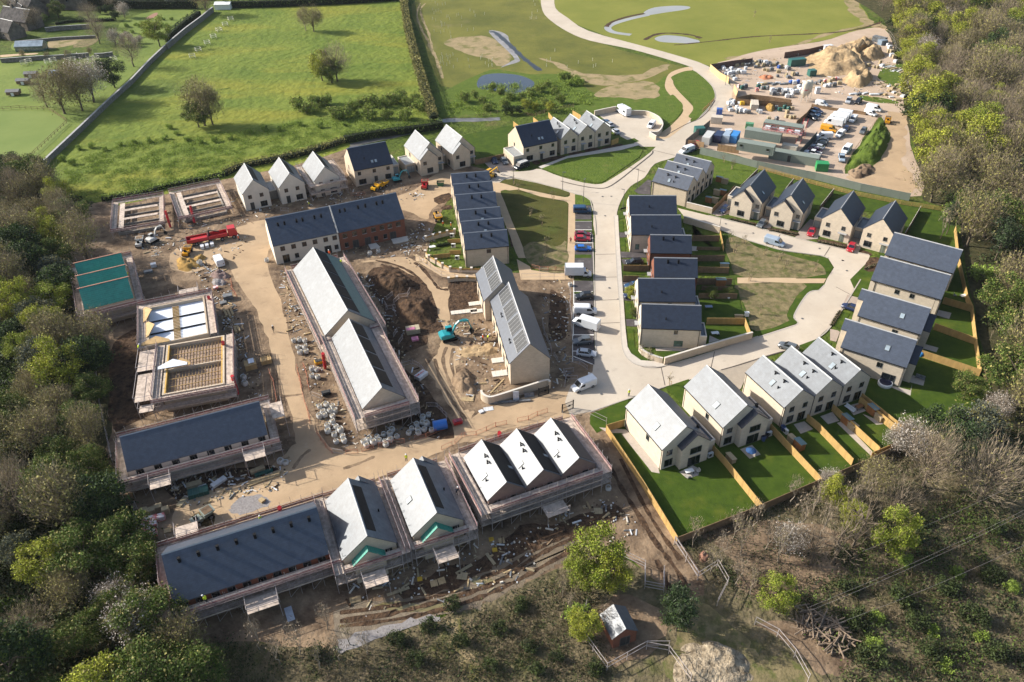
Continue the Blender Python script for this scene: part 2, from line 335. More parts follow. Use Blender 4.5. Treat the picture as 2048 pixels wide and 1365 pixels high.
# building site
sheet('site_ground','X','120,470 190,408 330,380 480,336 560,322 690,296 800,340 870,330 960,336 1000,362 900,400 862,480 862,540 960,545 1130,552 1146,560 1146,740 1150,800 1230,850 1262,930 1310,990 1362,1084 1410,1180 1340,1178 1200,1086 1130,1130 1010,1190 860,1240 700,1290 520,1290 340,1250 300,1062 235,985 215,900 240,760 200,660 150,640', soil, jit=.5)
sheet('site_ground','X','1135,700 1196,706 1196,765 1150,800 1125,780', soil, smooth=False)
sheet('bank_grass','X','240,412 330,388 430,364 520,346 600,328 690,300 690,286 600,308 520,328 440,342 330,372 240,400', mat('yellow_grass',(.20,.215,.03),.95,col2=(.12,.15,.02),scale=.5,bump=.3,bscale=1.5), jit=.5)
sheet('haul_road','X','485,452 530,440 800,392 870,350 960,345 1000,362 980,372 930,372 890,400 860,425 850,440 790,420 640,470 535,500 560,600 575,650 592,740 612,810 640,870 672,897 720,905 800,890 870,868 940,838 985,812 1050,795 1120,782 1150,770 1250,786 1250,802 1160,832 1040,852 960,880 905,893 830,930 760,955 690,985 620,1010 560,1032 480,1050 400,1075 350,1060 365,1000 440,975 520,945 580,900 592,870 572,800 552,750 540,690 520,640 500,600 470,560 450,520 390,545 340,535 350,500 400,480', haul, jit=.35)
sheet('dark_mud','S4','60,330 240,250 420,290 560,380 700,510 760,700 860,860 780,895 300,895 240,700 100,480', darksoil, jit=.6)
sheet('dark_mud','S4','860,400 1120,400 1130,600 1060,640 860,720 840,640', darksoil, jit=.3)
sheet('dark_mud','X','680,735 740,700 790,660 840,655 850,690 800,720 870,800 910,860 880,880 790,850 720,820', darksoil, jit=.5)
sheet('dark_mud','X','230,690 300,660 420,760 260,850 225,860 215,800', darksoil, jit=.5)
sheet('dark_mud','X','340,965 480,935 560,940 420,985 350,1000', darksoil, jit=.4)
sheet('mud_track','S4','0,220 240,215 400,290 540,360 640,460 700,560 740,760 800,895 870,895 850,700 850,480 760,450 640,320 520,200 420,170 150,190', haul, jit=.3)
sheet('mud_track','S5','510,180 620,200 700,280 640,400 640,520 700,640 790,780 700,860 600,740 480,560 400,400 500,260', haul, jit=.4)
sheet('dark_mud','S5','860,560 1100,540 1080,640 900,640', soil, jit=.3)
for s in ('150,200 330,240 500,320 620,440 690,560 740,740 790,880','200,240 370,290 520,380 620,490 660,600 700,780','520,220 600,280 700,400 760,470 850,480'):
    ribbon('wheel_track', GP('S4', s), .8, darksoil, jit=.4)
for s in ('560,230 530,330 560,460 620,600 720,760','620,240 600,340 620,460 680,620 770,770','460,330 500,480 560,600 640,730 720,840'):
    ribbon('wheel_track', GP('S5', s), .7, soil, jit=.4)
sheet('yard_ground','M','1380,820 1985,820 2030,960 2030,1365 1600,1365 1480,1000', soil, jit=.2)
sheet('dark_mud','Q1','0,460 150,480 300,600 330,1362 0,1362', darksoil, jit=.2)
sheet('wet_mud','T8','0,930 300,870 560,850 760,760 900,690 1100,560 1400,500 1500,540 1330,660 1200,720 1000,830 800,930 560,960 300,1030 0,1120', wetmud, jit=.6)
sheet('dark_mud','T8','350,850 600,700 860,620 1000,480 1300,420 1600,330 1640,420 1450,500 1200,560 1000,640 800,740 600,840', darksoil, jit=.6)
for s in ('770,760 850,745 900,780 860,810 780,790','200,920 330,895 500,910 640,880 560,950 330,950','640,930 700,900 720,930 600,960'):
    sheet('puddle','T8', s, puddle, jit=.15)
for s in ('0,1010 300,965 560,900 760,840 960,760 1130,640 1330,540 1500,480','0,1040 320,1000 600,940 820,870 1000,790 1200,680 1400,570','0,960 240,930 500,880 700,820','820,760 1000,690 1130,600 1300,520 1420,490','1560,60 1640,220 1740,380 1840,540 1960,700 2040,840','1640,60 1760,300 1860,470 1990,650','1850,650 1900,760 1930,830'):
    ribbon('wheel_track', GP('T8', s), .75, darksoil, jit=.5)
for s in ('0,80 200,60 420,20','150,900 250,760 350,680','720,900 900,840 1080,760'): ribbon('wheel_track', GP('S3', s), .6, soil, jit=.5)
sheet('gravel_bank','T8','0,1120 200,1060 400,1000 560,980 560,1010 300,1080 100,1160 0,1190', grav, jit=.4)
sheet('stone_patch','R5','1420,900 1480,820 1600,760 1760,740 1860,780 1880,860 1700,920 1560,965 1440,950', grav, jit=.25)
sheet('spoil_ground','T9','0,1130 140,900 400,1100 500,1200 700,1250 820,1365 0,1365', bald, jit=.5)
sheet('bare_ground','T9','150,480 400,420 700,420 1000,500 1080,640 700,900 420,860 330,640', soil, jit=.8)
sheet('bare_ground','T9','480,1020 700,1000 900,1180 1050,1240 900,1330 740,1190', soil, jit=.6)
ribbon('farm_track', GP('T8','650,1000 690,1100 730,1200 770,1300 800,1400'), 2.2, drysoil, jit=.4)
sheet('gravel_yard','X','1205,1215 1270,1190 1330,1240 1310,1300 1230,1330 1195,1290', soil, jit=.6)
# depot
sheet('depot_ground','X','1418,136 1470,116 1540,98 1640,84 1720,60 1770,60 1790,110 1808,220 1822,290 1840,392 1700,366 1560,334 1450,306 1378,292 1392,266 1440,212 1462,182 1452,158', depotg, jit=.4)
sheet('green_bank_base','T3','990,1010 1080,850 1200,690 1245,735 1275,785 1250,870 1190,970 1110,1000', rough, jit=.4)
ribbon('track', GP('T3','1310,660 1290,760 1280,850 1250,960 1290,1040 1380,1110'), 7, haul, jit=.25)
sheet('track_end','T3','1010,1040 1130,990 1250,940 1330,960 1400,1040 1390,1130 1200,1100', haul, jit=.5)
sheet('rough_patch','T3','1230,400 1370,380 1370,520 1200,470', rgrass, jit=.4)
sheet('rough_patch','T3','1100,560 1290,590 1290,610 1120,590', rgrass, jit=.3)
# estate roads
sheet('road','X','1083,-10 1085,22 1103,43 1137,65 1180,82 1262,99 1330,118 1380,134 1379,137 1392,144 1416,164 1428,181 1428,202 1399,236 1369,252 1340,268 1310,296 1300,310 1330,318 1348,304 1372,284 1420,240 1458,206 1464,190 1461,172 1416,133 1348,110 1279,91 1176,62 1135,36 1111,17 1106,-10', conc, sub=3)
sheet('road','T2','820,1010 930,990 1010,1005 1110,1000 1170,990 1290,1035 1490,1080 1600,1040 1830,880 1880,790 2000,700 2046,690 2046,860 1960,920 1840,960 1780,1040 1700,1090 1650,1160 1620,1240 1600,1365 1490,1365 1480,1200 1440,1160 1370,1140 1340,1130 1100,1065 1000,1050 930,1075 870,1080', conc, sub=3)
sheet('road','T2','1490,655 1620,640 1700,655 1800,650 1870,685 1885,720 1865,775 1830,800 1920,810 1900,860 1760,860 1640,800 1590,730 1530,690', conc, smooth=False)
sheet('road','X','1186,378 1226,382 1228,433 1235,560 1240,618 1242,671 1246,701 1257,720 1279,732 1324,734 1300,770 1240,800 1160,810 1150,770 1185,745 1190,700 1190,560 1190,470', conc, smooth=False)
sheet('road','X','1355,417 1417,432 1459,443 1507,454 1536,463 1587,476 1635,487 1688,500 1740,512 1721,560 1690,606 1663,652 1632,679 1601,693 1567,703 1518,717 1438,742 1381,760 1331,774 1258,798 1180,825 1140,832 1130,805 1140,775 1200,745 1243,700 1257,720 1279,732 1324,734 1440,700 1516,674 1594,649 1587,632 1615,587 1639,580 1649,570 1654,558 1668,536 1656,517 1639,512 1567,502 1533,493 1485,478 1444,462 1368,434', conc, smooth=False)
sheet('driveway','K','1400,1045 1970,870 2048,880 2048,1000 1800,1100 1720,1280 1660,1330', mat('drive_paving',(.33,.28,.22),.9,vary=.08,scale=.8,detail=8), smooth=False)
sheet('driveway','I','1430,1040 1480,1030 1660,850 1760,880 1740,1050 1560,1090', mats_drive, smooth=False)
sheet('driveway','D','590,960 700,700 860,640 800,1010 700,1000', mats_drive, smooth=False)
sheet('driveway','D','1180,1150 1250,1040 1420,860 1580,900 1540,1170 1300,1190', mats_drive, smooth=False)
sheet('driveway','E','410,620 470,500 590,480 600,640 560,720 400,650', mats_drive, smooth=False)
sheet('driveway','E','580,930 640,920 760,960 720,1080 560,1020', mats_drive, smooth=False)
sheet('driveway','F','190,150 230,70 380,110 340,260 150,260', mats_drive, smooth=False)
sheet('driveway','F','0,520 100,540 130,560 80,690 0,670', mats_drive, smooth=False)
sheet('driveway','T2','845,955 900,930 1000,950 1030,1000 900,1010', mats_drive, smooth=False)
for f, s in (('J','55,175 170,180 175,240 65,245'),('J','75,440 400,450 440,520 80,520'),('J','85,540 380,545 390,610 110,610'),('J','105,835 290,840 280,980 120,980'),('J','120,1020 270,1000 250,1110 125,1105'),('K','150,335 300,340 300,440 155,430')):
    sheet('driveway', f, s, asph, smooth=False)
sheet('forecourt','I','290,700 420,600 540,640 540,760 360,750', asph, smooth=False)
sheet('forecourt','I','415,600 500,530 555,545 545,635', asph, smooth=False)
# parking bays
sheet('parking_bay','X','1151,412 1182,412 1184,460 1150,460', asph, smooth=False)
sheet('parking_bay','X','1149,462 1184,462 1186,548 1147,548', asph, smooth=False)
sheet('parking_bay','X','1148,562 1186,563 1188,640 1189,730 1145,722 1146,640', asph, smooth=False)
for f, s in (('W','790,830 1180,830 1180,840 790,840'),('W','790,1025 1180,1025 1180,1037 790,1037'),('W','780,1320 1190,1320 1190,1335 780,1335'),('Q1','480,445 875,445 875,457 480,457'),('Q1','470,745 530,745 530,765 470,765'),('Q1','470,1330 900,1335 900,1350 470,1345'),('Q2','600,90 1000,90 1000,104 600,104'),('Q2','600,395 690,395 690,408 600,408'),('Q2','620,490 980,640 975,652 620,505'),('Q2','820,470 1010,530 1005,545 820,485'),('Q1','475,230 495,230 495,720 475,720'),('Q1','465,770 485,770 485,1362 465,1362'),('Q2','600,110 612,110 612,600 600,600')):
    sheet('bay_line', f, s, white_line, smooth=False)
for f, s in (('W','800,1045 1170,1045 1170,1080 800,1080'),('Q1','490,462 880,462 880,495 490,495'),('T5','1370,205 1470,205 1470,225 1370,225'),('T5','1375,0 1470,0 1470,10 1375,10')):
    sheet('verge_grass', f, s, lawn, smooth=False)
# footways (raised by a kerb) and buff paths
sheet('pavement','X','1228,430 1236,432 1238,470 1244,560 1251,660 1255,695 1262,708 1282,722 1322,725 1330,733 1324,735 1279,733 1257,721 1246,702 1242,672 1240,618 1235,560', pave, smooth=False, h=.07)
sheet('pavement','T2','1160,978 1330,915 1740,838 1750,850 1640,880 1330,927 1180,988', pave, smooth=False, h=.05)
sheet('footpath','L','1000,265 1170,262 1440,338 2044,470 2044,532 1430,400 1240,368 1180,385 1178,420 1300,690 1545,1320 1560,1365 1440,1365 1400,1290 1240,860 1060,420', buffp, smooth=False)
sheet('footpath','W','-10,188 560,288 640,282 680,250 680,180 800,220 800,1365 630,1365 650,440 600,390 400,350 -10,270', buffp, smooth=False)
sheet('footpath','M','1320,540 1500,640 1520,690 1700,715 1985,728 1990,820 1380,822 1350,690', buffp, smooth=False)
sheet('footpath','M','-60,470 60,520 200,640 400,700 600,735 800,742 800,805 430,800 300,780 150,690 0,600 -60,560', buffp, smooth=False)
sheet('footpath','X','1135,488 1150,488 1148,560 1130,560 1130,546', buffp, smooth=False)
sheet('footpath','T2','2040,392 1935,425 1902,480 1910,535 1995,625 2000,665 1930,740 1850,800 1925,806 2060,690 2075,640 1965,520 1950,470 1990,430 2060,412', buffp)
sheet('footpath','T6','370,340 590,336 610,326 650,322 695,332 715,345 890,345 875,372 715,372 690,385 650,390 610,385 590,374 370,374', buffp, smooth=False)
# greens
sheet('green','X','1001,384 1037,380 1080,394 1129,403 1136,410 1135,490 1133,534 1130,545 1063,535 1044,490 1023,441', oldturf, smooth=False)
sheet('bare_patch','M','1420,380 1600,300 1760,340 1900,360 2000,300 1990,700 1530,650', bald, jit=.4)
sheet('green','X','999,366 1010,360 1031,358.5 1073,367 1120,379 1139,386 1138,391 1129,394 1080,386 1037,375', oldturf, smooth=False)
sheet('green','X','1150,390 1156,390 1168,394 1181,402 1182,411 1150,411', rgrass, smooth=False)
sheet('green','T2','1170,985 1330,928 1640,882 1740,856 1770,880 1750,920 1545,1062 1510,1074 1290,1030', rgrass, smooth=False)
sheet('green','T2','1640,830 1720,810 1750,828 1680,848', lawn, smooth=False)
sheet('lawn','T2','715,795 1020,730 990,800 960,870 970,895 830,918 790,870', lawn, smooth=False)
sheet('green','T3','65,418 130,422 200,482 232,530 232,588 150,688 85,686 112,640 92,588 40,528 -10,470 -10,448', rgrass)
sheet('green','T3','-20,560 30,590 52,620 40,660 0,708 -60,720', rgrass)
sheet('green','T6','290,65 400,115 640,185 800,220 850,212 900,228 930,280 895,343 375,338 345,320 300,200', lawn, smooth=False)
sheet('green','T6','380,376 872,374 845,410 780,425 700,560 722,605 490,682 400,500', lawn, smooth=False)
sheet('seed_bed','T6','300,135 380,100 500,165 700,215 860,265 845,330 400,335 320,240', bald, jit=.3)
sheet('seed_bed','T6','385,380 760,376 700,470 655,550 660,600 480,655 430,560 385,430', bald, jit=.3)
sheet('back_lawn','X','1213,853 1262,838 1330,876 1480,836 1560,850 1640,830 1700,790 1760,750 1830,730 1965,740 1968,800 1900,850 1832,878 1356,1080', lawn, smooth=False)
sheet('back_lawn','X','1700,560 1740,520 1890,440 1912,470 1945,612 1962,700 1965,742 1830,740 1760,700', lawn, smooth=False)
sheet('back_lawn','X','1515,336 1700,386 1850,414 1905,424 1918,486 1815,470 1790,430 1700,420 1600,420 1545,380', lawn, smooth=False)
sheet('rough_green','X','1412,302 1522,338 1500,372 1470,392 1430,365 1418,335', rgrass, smooth=False)
sheet('back_lawn','J','1050,50 1060,200 1430,215 1460,345 1440,480 1500,490 1490,560 1560,640 1560,740 1130,745', lawn, smooth=False)
sheet('back_lawn','K','1100,-60 1680,-60 1740,280 1780,340 1870,510 1200,720', lawn, smooth=False)
for f, s in (('J','40,20 110,20 120,170 55,170'),('J','60,250 135,250 145,430 80,430'),('J','100,690 465,690 470,750 105,745'),('J','140,1145 215,1145 230,1350 155,1350'),('K','165,475 250,470 270,720 340,780 600,880 650,930 420,940 300,900 220,820 185,740'),('I','50,1050 165,1000 150,1110 55,1130'),('I','50,1160 120,1170 130,1330 60,1330'),('I','945,920 1460,1030 1430,1070 945,945'),('G','610,240 940,130 900,430 830,460'),('H','800,220 960,160 1080,120 1250,180 1220,240 1000,300'),('E','560,1050 710,1090 680,1150 600,1290 480,1260'),('F','180,290 260,320 220,390 150,520 50,490'),('S6','0,310 350,170 300,360 60,480 0,400'),('K','580,790 800,750 1000,770 660,850')):
    sheet('front_lawn', f, s, lawn, smooth=False)
for f, s in (('D','160,870 190,845 560,920 540,970'),('D','770,1040 800,1000 1230,1070 1180,1130'),('D','1540,1230 1600,1180 1990,1260 1930,1330'),('E','590,690 620,665 740,710 720,740'),('E','640,920 730,760 890,800 780,950'),('C','500,900 590,880 640,930 550,950'),('C','650,870 900,810 1080,830 680,915'),('C','1090,770 1260,740 1340,780 1130,820'),('C','1330,715 1500,680 1590,720 1390,765'),('C','1610,680 1880,620 1930,645 1650,710'),('L','200,490 430,410 440,510 270,580'),('L','310,620 440,590 470,640 340,660'),('L','1270,930 1300,1020 1330,1190 1360,1180'),('E','40,560 60,530 400,600 370,650')):
    sheet('planting_bed', f, s, darksoil, jit=.1, sub=2)
for f, s in (('S6','80,430 330,450 330,480 160,480'),('G','80,860 20,880 430,1400 540,1420 520,1330 100,830'),('S6','800,830 920,770 980,800 970,860 870,890'),('G','1640,1090 1800,1030 1920,1160 1770,1220'),('S7','870,125 960,100 1035,165 930,205'),('S8','360,510 470,470 530,550 430,580'),('S8','590,420 700,390 770,460 660,500'),('S8','770,500 910,560 920,580 860,585 740,490'),('S8','510,570 560,550 860,860 830,880'),('F','1430,270 1600,310 1570,390 1400,340'),('F','1250,720 1430,770 1400,830 1230,780'),('F','1090,1130 1250,1190 1230,1270 1040,1220'),('F','800,1265 1060,1330 1080,1250 1060,1400 800,1290'),('K','1290,560 1420,620 1400,630 1280,660'),('J','1050,365 1120,370 1130,430 1050,430'),('K','550,730 1010,735 900,775 560,770')):
    sheet('patio', f, s, mats_patio, smooth=False)
ribbon('kerb_line', GP('T2','1290,1062 1400,1088 1510,1104 1570,1095 1640,1050 1740,970 1820,905 1828,885'), .35, darkline)
ribbon('kerb_line', GP('T3','-40,790 40,745 80,725 150,695 200,650 240,590'), .35, darkline)
ribbon('kerb_line', GP('T6','275,880 400,845 520,805 640,770'), .3, darkline)
ribbon('kerb_line', GP('K','720,965 600,1000 400,990 330,960'), .25, darkline)
ribbon('kerb_line', GP('T6','490,688 600,655 722,610 702,560 782,432 850,415'), .3, kerbm)
ribbon('kerb_line', GP('T6','880,382 850,412'), .3, kerbm)

for u0, v0, u1, v1 in ((1191,510,1231,509),(1191,556,1236,555),(1191,602,1239,600),(1192,648,1241,646),(1240,330,1290,345),(1300,300,1350,312),(1560,470,1545,496),(1660,495,1648,514),(1700,590,1672,575),(1420,745,1430,700),(1330,772,1322,735)): ribbon('road_joint', [at(u0, v0), at((u0+u1)/2, (v0+v1)/2), at(u1, v1)], .14, darkline)

for st in ('1185,470 1188,560 1190,650 1191,700','1181,402 1190,440 1192,470','1228,433 1235,560 1240,618 1242,671 1246,701 1257,720 1279,732 1324,734 1440,700 1516,674','1444,462 1485,478 1533,493 1567,502 1639,512 1656,517','1368,434 1444,462','1417,432 1507,454 1587,476 1688,500 1738,511','1180,825 1258,798 1331,774','1721,560 1663,652 1632,679','999,366 1010,359 1031,357 1073,366 1120,378 1150,389 1168,393 1181,402','1380,134 1379,137 1392,144 1416,164 1428,181 1428,202 1399,236'): ribbon('kerb', GP('X', st), .26, kerbm, h=.06)
# ---------------------------------------------------------------- building materials
def wallmat(name, col, dark=(.55,.5,.45), amt=.55):
    m = mat(name, col, .92, vary=.07, scale=.7, coords='O', detail=8)
    return courses(m, .45, .15, dark, amt, frame='wall')
buff = wallmat('buff_brick', (.53,.435,.325), (.62,.57,.52), .4)
buff2 = wallmat('pale_stone_brick', (.58,.495,.385), (.65,.6,.55), .4)
shade_b = wallmat('pink_buff_brick', (.42,.335,.255))
redb = wallmat('red_brick', (.20,.082,.052)); pinkb = wallmat('pink_brick', (.24,.165,.135))
rendr = mat('pale_render', (.55,.50,.42), .9, vary=.05, scale=.5, coords='O')
def slatemat(name, col, rough=.48, spec=.75, amt=.6):
    m = mat(name, col, rough, vary=.16, scale=1.4, coords='O', detail=9, spec=spec)
    return courses(m, .6, .19, (.45,.45,.47), amt)
slate = slatemat('blue_slate', (.048,.062,.09)); over(slate, (.085,.097,.12), .4, .58, .76, .4)
slate_n = slatemat('sheen_slate', (.08,.094,.112), .5, .68); over(slate_n, (.15,.17,.19), .55, .5, .72, .4)  # paler copy of the slate: sun sheen put into the base; patches are mottling
slate_d = slatemat('dark_slate', (.02,.029,.05), .5, .5)
green_membrane = mat('green_membrane', (.03,.24,.175), .6, vary=.1, scale=.8, coords='O'); courses(green_membrane, 1.0, .3, (1.6,1.5,1.5), .7)
leadm = mat('grey_coping', (.33,.33,.33), .6, vary=.08); copem = mat('pale_coping', (.55,.5,.43), .8, vary=.05)
framem = mat('grey_window_frame', (.075,.08,.075), .5, vary=.1); glass = mat('window_glass', (.012,.016,.018), .08, vary=.3, scale=.3, spec=.9)
glass_g = mat('green_blind_glass', (.13,.20,.17), .15, vary=.3, scale=1.2, spec=.8); doorm = mat('sage_door', (.16,.18,.15), .6, vary=.1); doord = mat('dark_door', (.03,.03,.03), .6)
boardm = mat('boarded_opening', (.11,.075,.055), .9, vary=.25, scale=2); gdoor = mat('garage_door', (.25,.26,.25), .5, vary=.05)
flatroof = mat('blue_flat_roof', (.035,.045,.065), .35, vary=.2, scale=.4, spec=.7); greyroof = mat('grey_flat_roof', (.27,.28,.28), .6, vary=.1)
blackm = mat('black_plastic', (.010,.010,.011), .6, vary=.1, spec=.1); whitep = mat('white_plastic', (.7,.7,.68), .5, vary=.05)
skyl = mat('rooflight_glass', (.30,.36,.40), .12, vary=.2, scale=.5, spec=1.0)  # pale base stands in for the sky mirrored in the glass
pv = mat('solar_cells', (.028,.03,.036), .25, vary=.1, scale=4, coords='O', spec=.6); courses(pv, 1.0, .2, (1.7,1.7,1.7), .5, .12)
membrane = mat('brown_underlay', (.022,.017,.015), .6, vary=.2, spec=.15)
timber = mat('fence_timber', (.42,.27,.10), .85, vary=.12, scale=1.5, stretch=(1,1,.3), detail=6); timber_d = mat('weathered_fence', (.22,.145,.085), .9, vary=.15, scale=1.5)
deckm = mat('scaffold_board', (.54,.44,.36), .9, vary=.22, scale=1.3, detail=6, island=.15); galv = mat('galvanised_tube', (.40,.35,.33), .5, metal=.2, vary=.1)
maroon = mat('brick_guard', (.25,.075,.085), .7, vary=.25, scale=1.2); redtube = mat('red_chute', (.50,.015,.02), .5, vary=.15, scale=3); netpink = mat('debris_guard', (.47,.30,.26), .8, vary=.3, scale=2.2)
yellowp = mat('yellow_panel', (.55,.33,.02), .7)
ply = mat('plywood', (.45,.29,.12), .8, vary=.15, scale=1, coords='O'); joist = mat('timber_joist', (.43,.29,.13), .85, vary=.15, scale=3)
blockw = mat('grey_blockwork', (.30,.27,.235), .95, vary=.1, coords='O'); courses(blockw, .45, .22, (.6,.58,.55), .5, frame='wall')
insul = mat('white_insulation_board', (.60,.63,.68), .6, vary=.04, scale=.4)
# ---------------------------------------------------------------- houses
WCACHE = {}
def win_mesh(w, h, kind):
    k = (round(w, 2), round(h, 2), kind)
    if k not in WCACHE:
        f = MB(); t = .07; d = .05
        f.box(-w/2, w/2, -d, .02, 0, t); f.box(-w/2, w/2, -d, .02, h - t, h); f.box(-w/2, -w/2 + t, -d, .02, t, h - t); f.box(w/2 - t, w/2, -d, .02, t, h - t)
        if w > .9: f.box(-.03 + w * .12, .03 + w * .12, -d, .02, t, h - t)
        if kind in ('win', 'green'): f.box(-w/2 - .06, w/2 + .06, -.09, .02, -.08, 0, 1)
        p = MB(); p.box(-w/2 + t, w/2 - t, -.015, .02, t, h - t)
        WCACHE[k] = (f.mesh('window_frame', [framem, leadm]), p.mesh('window_pane', {'win': glass, 'green': glass_g, 'patio': glass, 'board': boardm, 'door': doorm, 'ddoor': doord, 'garage': gdoor, 'roof': skyl}[kind]))
    return WCACHE[k]
FACE = {}
class House:
    """local frame: x along the ridge, y across it, gables at x=0 and x=w, eaves at y=0 and y=D"""
    def __init__(s, name, P0, ang, w, D, eh, rise, wall, roof, label, cat='house', blocks=None, over=.22, gable_wall=None, ridge=True, group=None):
        s.w, s.D, s.eh, s.rise = w, D, eh, rise
        s.o = empty(name, (P0[0], P0[1], 0), R(ang), label, cat, group)
        blocks = blocks or [(0, w, 0, D)]
        wb = MB(); rb = MB(); t = .16
        for (x0, x1, y0, y1) in blocks:
            ys = [y0] + ([D/2] if y0 < D/2 < y1 else []) + [y1]
            prof = [(y0 + .03, 0), (y1 - .03, 0)] + [(min(max(y, y0 + .03), y1 - .03), s.rz(y)) for y in reversed(ys)]
            wb.xprism(prof, x0 + .04, x1 - .04)
            oy0 = y0 - (over if abs(y0) < 1e-6 else .06); oy1 = y1 + (over if abs(y1 - D) < 1e-6 else .06)
            rs = [oy0] + ([D/2] if y0 < D/2 < y1 else []) + [oy1]
            for a, c in zip(rs[:-1], rs[1:]):
                rb.xprism([(a, s.rz(a) + .02), (c, s.rz(c) + .02), (c, s.rz(c) + t), (a, s.rz(a) + t)], x0, x1)
        if ridge:
            x0 = min(b[0] for b in blocks); x1 = max(b[1] for b in blocks)
            rb.xprism([(D/2 - .14, s.rz(D/2) + .06), (D/2 + .14, s.rz(D/2) + .06), (D/2, s.rz(D/2) + .24)], x0 + .01, x1 - .01, 1)
        s.wall = wb.build('wall', wall, s.o); s.roof = rb.build('roof', [roof, leadm], s.o)
    def rz(s, y):
        return s.eh + s.rise * (1 - abs(y - s.D / 2) / (s.D / 2))
    def frame(s, face):
        # -> origin(a) , rotation for a part whose local -y looks outward
        return {'y0': (lambda a: (a, 0.03, 0), 0), 'y1': (lambda a: (a, s.D - .03, 0), math.pi), 'x0': (lambda a: (.04, a, 0), -math.pi/2), 'x1': (lambda a: (s.w - .04, a, 0), math.pi/2)}[face]
    def win(s, face, a, z, w=1.1, h=1.2, kind='win', off=0.0):
        f, p = win_mesh(w, h, kind); pos, rz = s.frame(face); q = Vector(pos(a)); q.z = z
        dirv = Vector((math.sin(rz), -math.cos(rz), 0)); q += dirv * off
        nm = {'win': 'window', 'green': 'window', 'patio': 'patio_door', 'board': 'boarded_window', 'door': 'door', 'ddoor': 'door', 'garage': 'garage_door'}[kind]
        o = link(nm, f, s.o, q, rz); link('pane' if kind in ('win', 'green', 'patio') else 'panel', p, o); return s
    def wins(s, face, items):
        for it in items: s.win(face, *it)
        return s
    def rooflight(s, x, side, t, w=.8, l=1.2):
        """t = fraction up the slope on side 0 (y=0) or 1"""
        y = t * s.D / 2 if side == 0 else s.D - t * s.D / 2
        pa = math.atan2(s.rise, s.D / 2); b = MB(); b.box(-w/2, w/2, -l/2, l/2, 0, .12); c = MB(); c.box(-w/2 + .08, w/2 - .08, -l/2 + .08, l/2 - .08, .1, .135)
        o = b.build('rooflight', framem, s.o); o.location = (x, y, s.rz(y) + .15); o.rotation_euler = (pa if side == 0 else -pa, 0, 0); c.build('pane', skyl, o); return s
    def vent(s, x, side, t, cowl=True):
        y = t * s.D / 2 if side == 0 else s.D - t * s.D / 2; z = s.rz(y)
        b = MB(); b.tube((0, 0, -.1), (0, 0, .75 if cowl else .55), .13, 8)
        if cowl:
            b.tube((-.32, .1, .55), (.32, -.1, .8), .12, 6); b.tube((.1, .3, .5), (0, 0, .72), .1, 6)
        o = b.build('flue', blackm, s.o); o.location = (x, y, z + .1); return s
    def chim(s, x, side, t):
        y = t * s.D / 2 if side == 0 else s.D - t * s.D / 2; z = s.rz(y); b = MB(); b.box(-.2, .2, -.2, .2, -.3, .85); b.box(-.23, .23, -.23, .23, .85, .95)
        o = b.build('roof_flue', blackm, s.o); o.location = (x, y, z); return s
    def panels(s, x0, x1, side, t0, t1, n=1, gap=.4, m=None, name='solar_panel'):
        pa = math.atan2(s.rise, s.D / 2); L = (t1 - t0) * math.hypot(s.rise, s.D / 2); wd = (x1 - x0 - gap * (n - 1)) / n
        y = (t0 + t1) / 2 * s.D / 2; y = y if side == 0 else s.D - y
        for i in range(n):
            b = MB(); b.box(-wd/2, wd/2, -L/2, L/2, 0, .07); fr = MB()
            o = b.build(name, m or pv, s.o); o.location = (x0 + wd/2 + i * (wd + gap), y, s.rz(y) + .17); o.rotation_euler = (pa if side == 0 else -pa, 0, 0)
            if name == 'solar_panel':
                k = max(2, round(wd / 1.05)); 
                for j in range(k + 1): fr.box(-wd/2 + j * wd / k - .025, -wd/2 + j * wd / k + .025, -L/2, L/2, .06, .085)
                fr.box(-wd/2, wd/2, -L/2 - .02, -L/2 + .04, .055, .08); fr.box(-wd/2, wd/2, L/2 - .04, L/2 + .02, .055, .08)
                fr.build('panel_frame', leadm, o)
        return s
    def pipe(s, x, y):
        b = MB(); b.tube((0, 0, .1), (0, 0, s.eh), .05, 6); o = b.build('downpipe', blackm, s.o); o.location = (x, y, 0); return s
    def gutter(s, side, x0=0, x1=None):
        x1 = x1 if x1 is not None else s.w; y = -.26 if side == 0 else s.D + .26
        b = MB(); b.box(x0, x1, y - .06, y + .06, s.rz(0) - .17, s.rz(0) - .05); b.build('gutter', blackm, s.o); return s
    def canopy(s, face, a, z=2.35, w=1.6, d=.9):
        pos, rz = s.frame(face); b = MB(); b.box(-w/2, w/2, -d, .05, 0, .14); o = b.build('door_canopy', leadm, s.o); q = Vector(pos(a)); q.z = z; o.location = q; o.rotation_euler = (0, 0, rz); return s
    def box(s, name, x0, x1, y0, y1, h, wall, roofm=None, par=.25, garage=None, child=True):
        """flat-roofed block with a parapet (garage, bay or rear extension)"""
        b = MB(); b.box(x0, x1, y0, y1, 0, h); t = .22
        o = b.build(name, wall, s.o); c = MB()
        c.box(x0, x1, y0, y0 + t, h, h + par); c.box(x0, x1, y1 - t, y1, h, h + par); c.box(x0, x0 + t, y0 + t, y1 - t, h, h + par); c.box(x1 - t, x1, y0 + t, y1 - t, h, h + par)
        c.build('parapet', copem, o); r = MB(); r.box(x0 + t, x1 - t, y0 + t, y1 - t, h, h + .03); r.build('flat_roof', roofm or flatroof, o)
        if garage:
            f, p = win_mesh(garage[2], 2.1, 'garage'); face, a = garage[0], garage[1]
            loc, rz = {'y0': ((a, y0, .05), 0), 'y1': ((a, y1, .05), math.pi), 'x0': ((x0, a, .05), -math.pi/2), 'x1': ((x1, a, .05), math.pi/2)}[face]
            g = link('garage_door', f, o, loc, rz); link('panel', p, g)
        return o
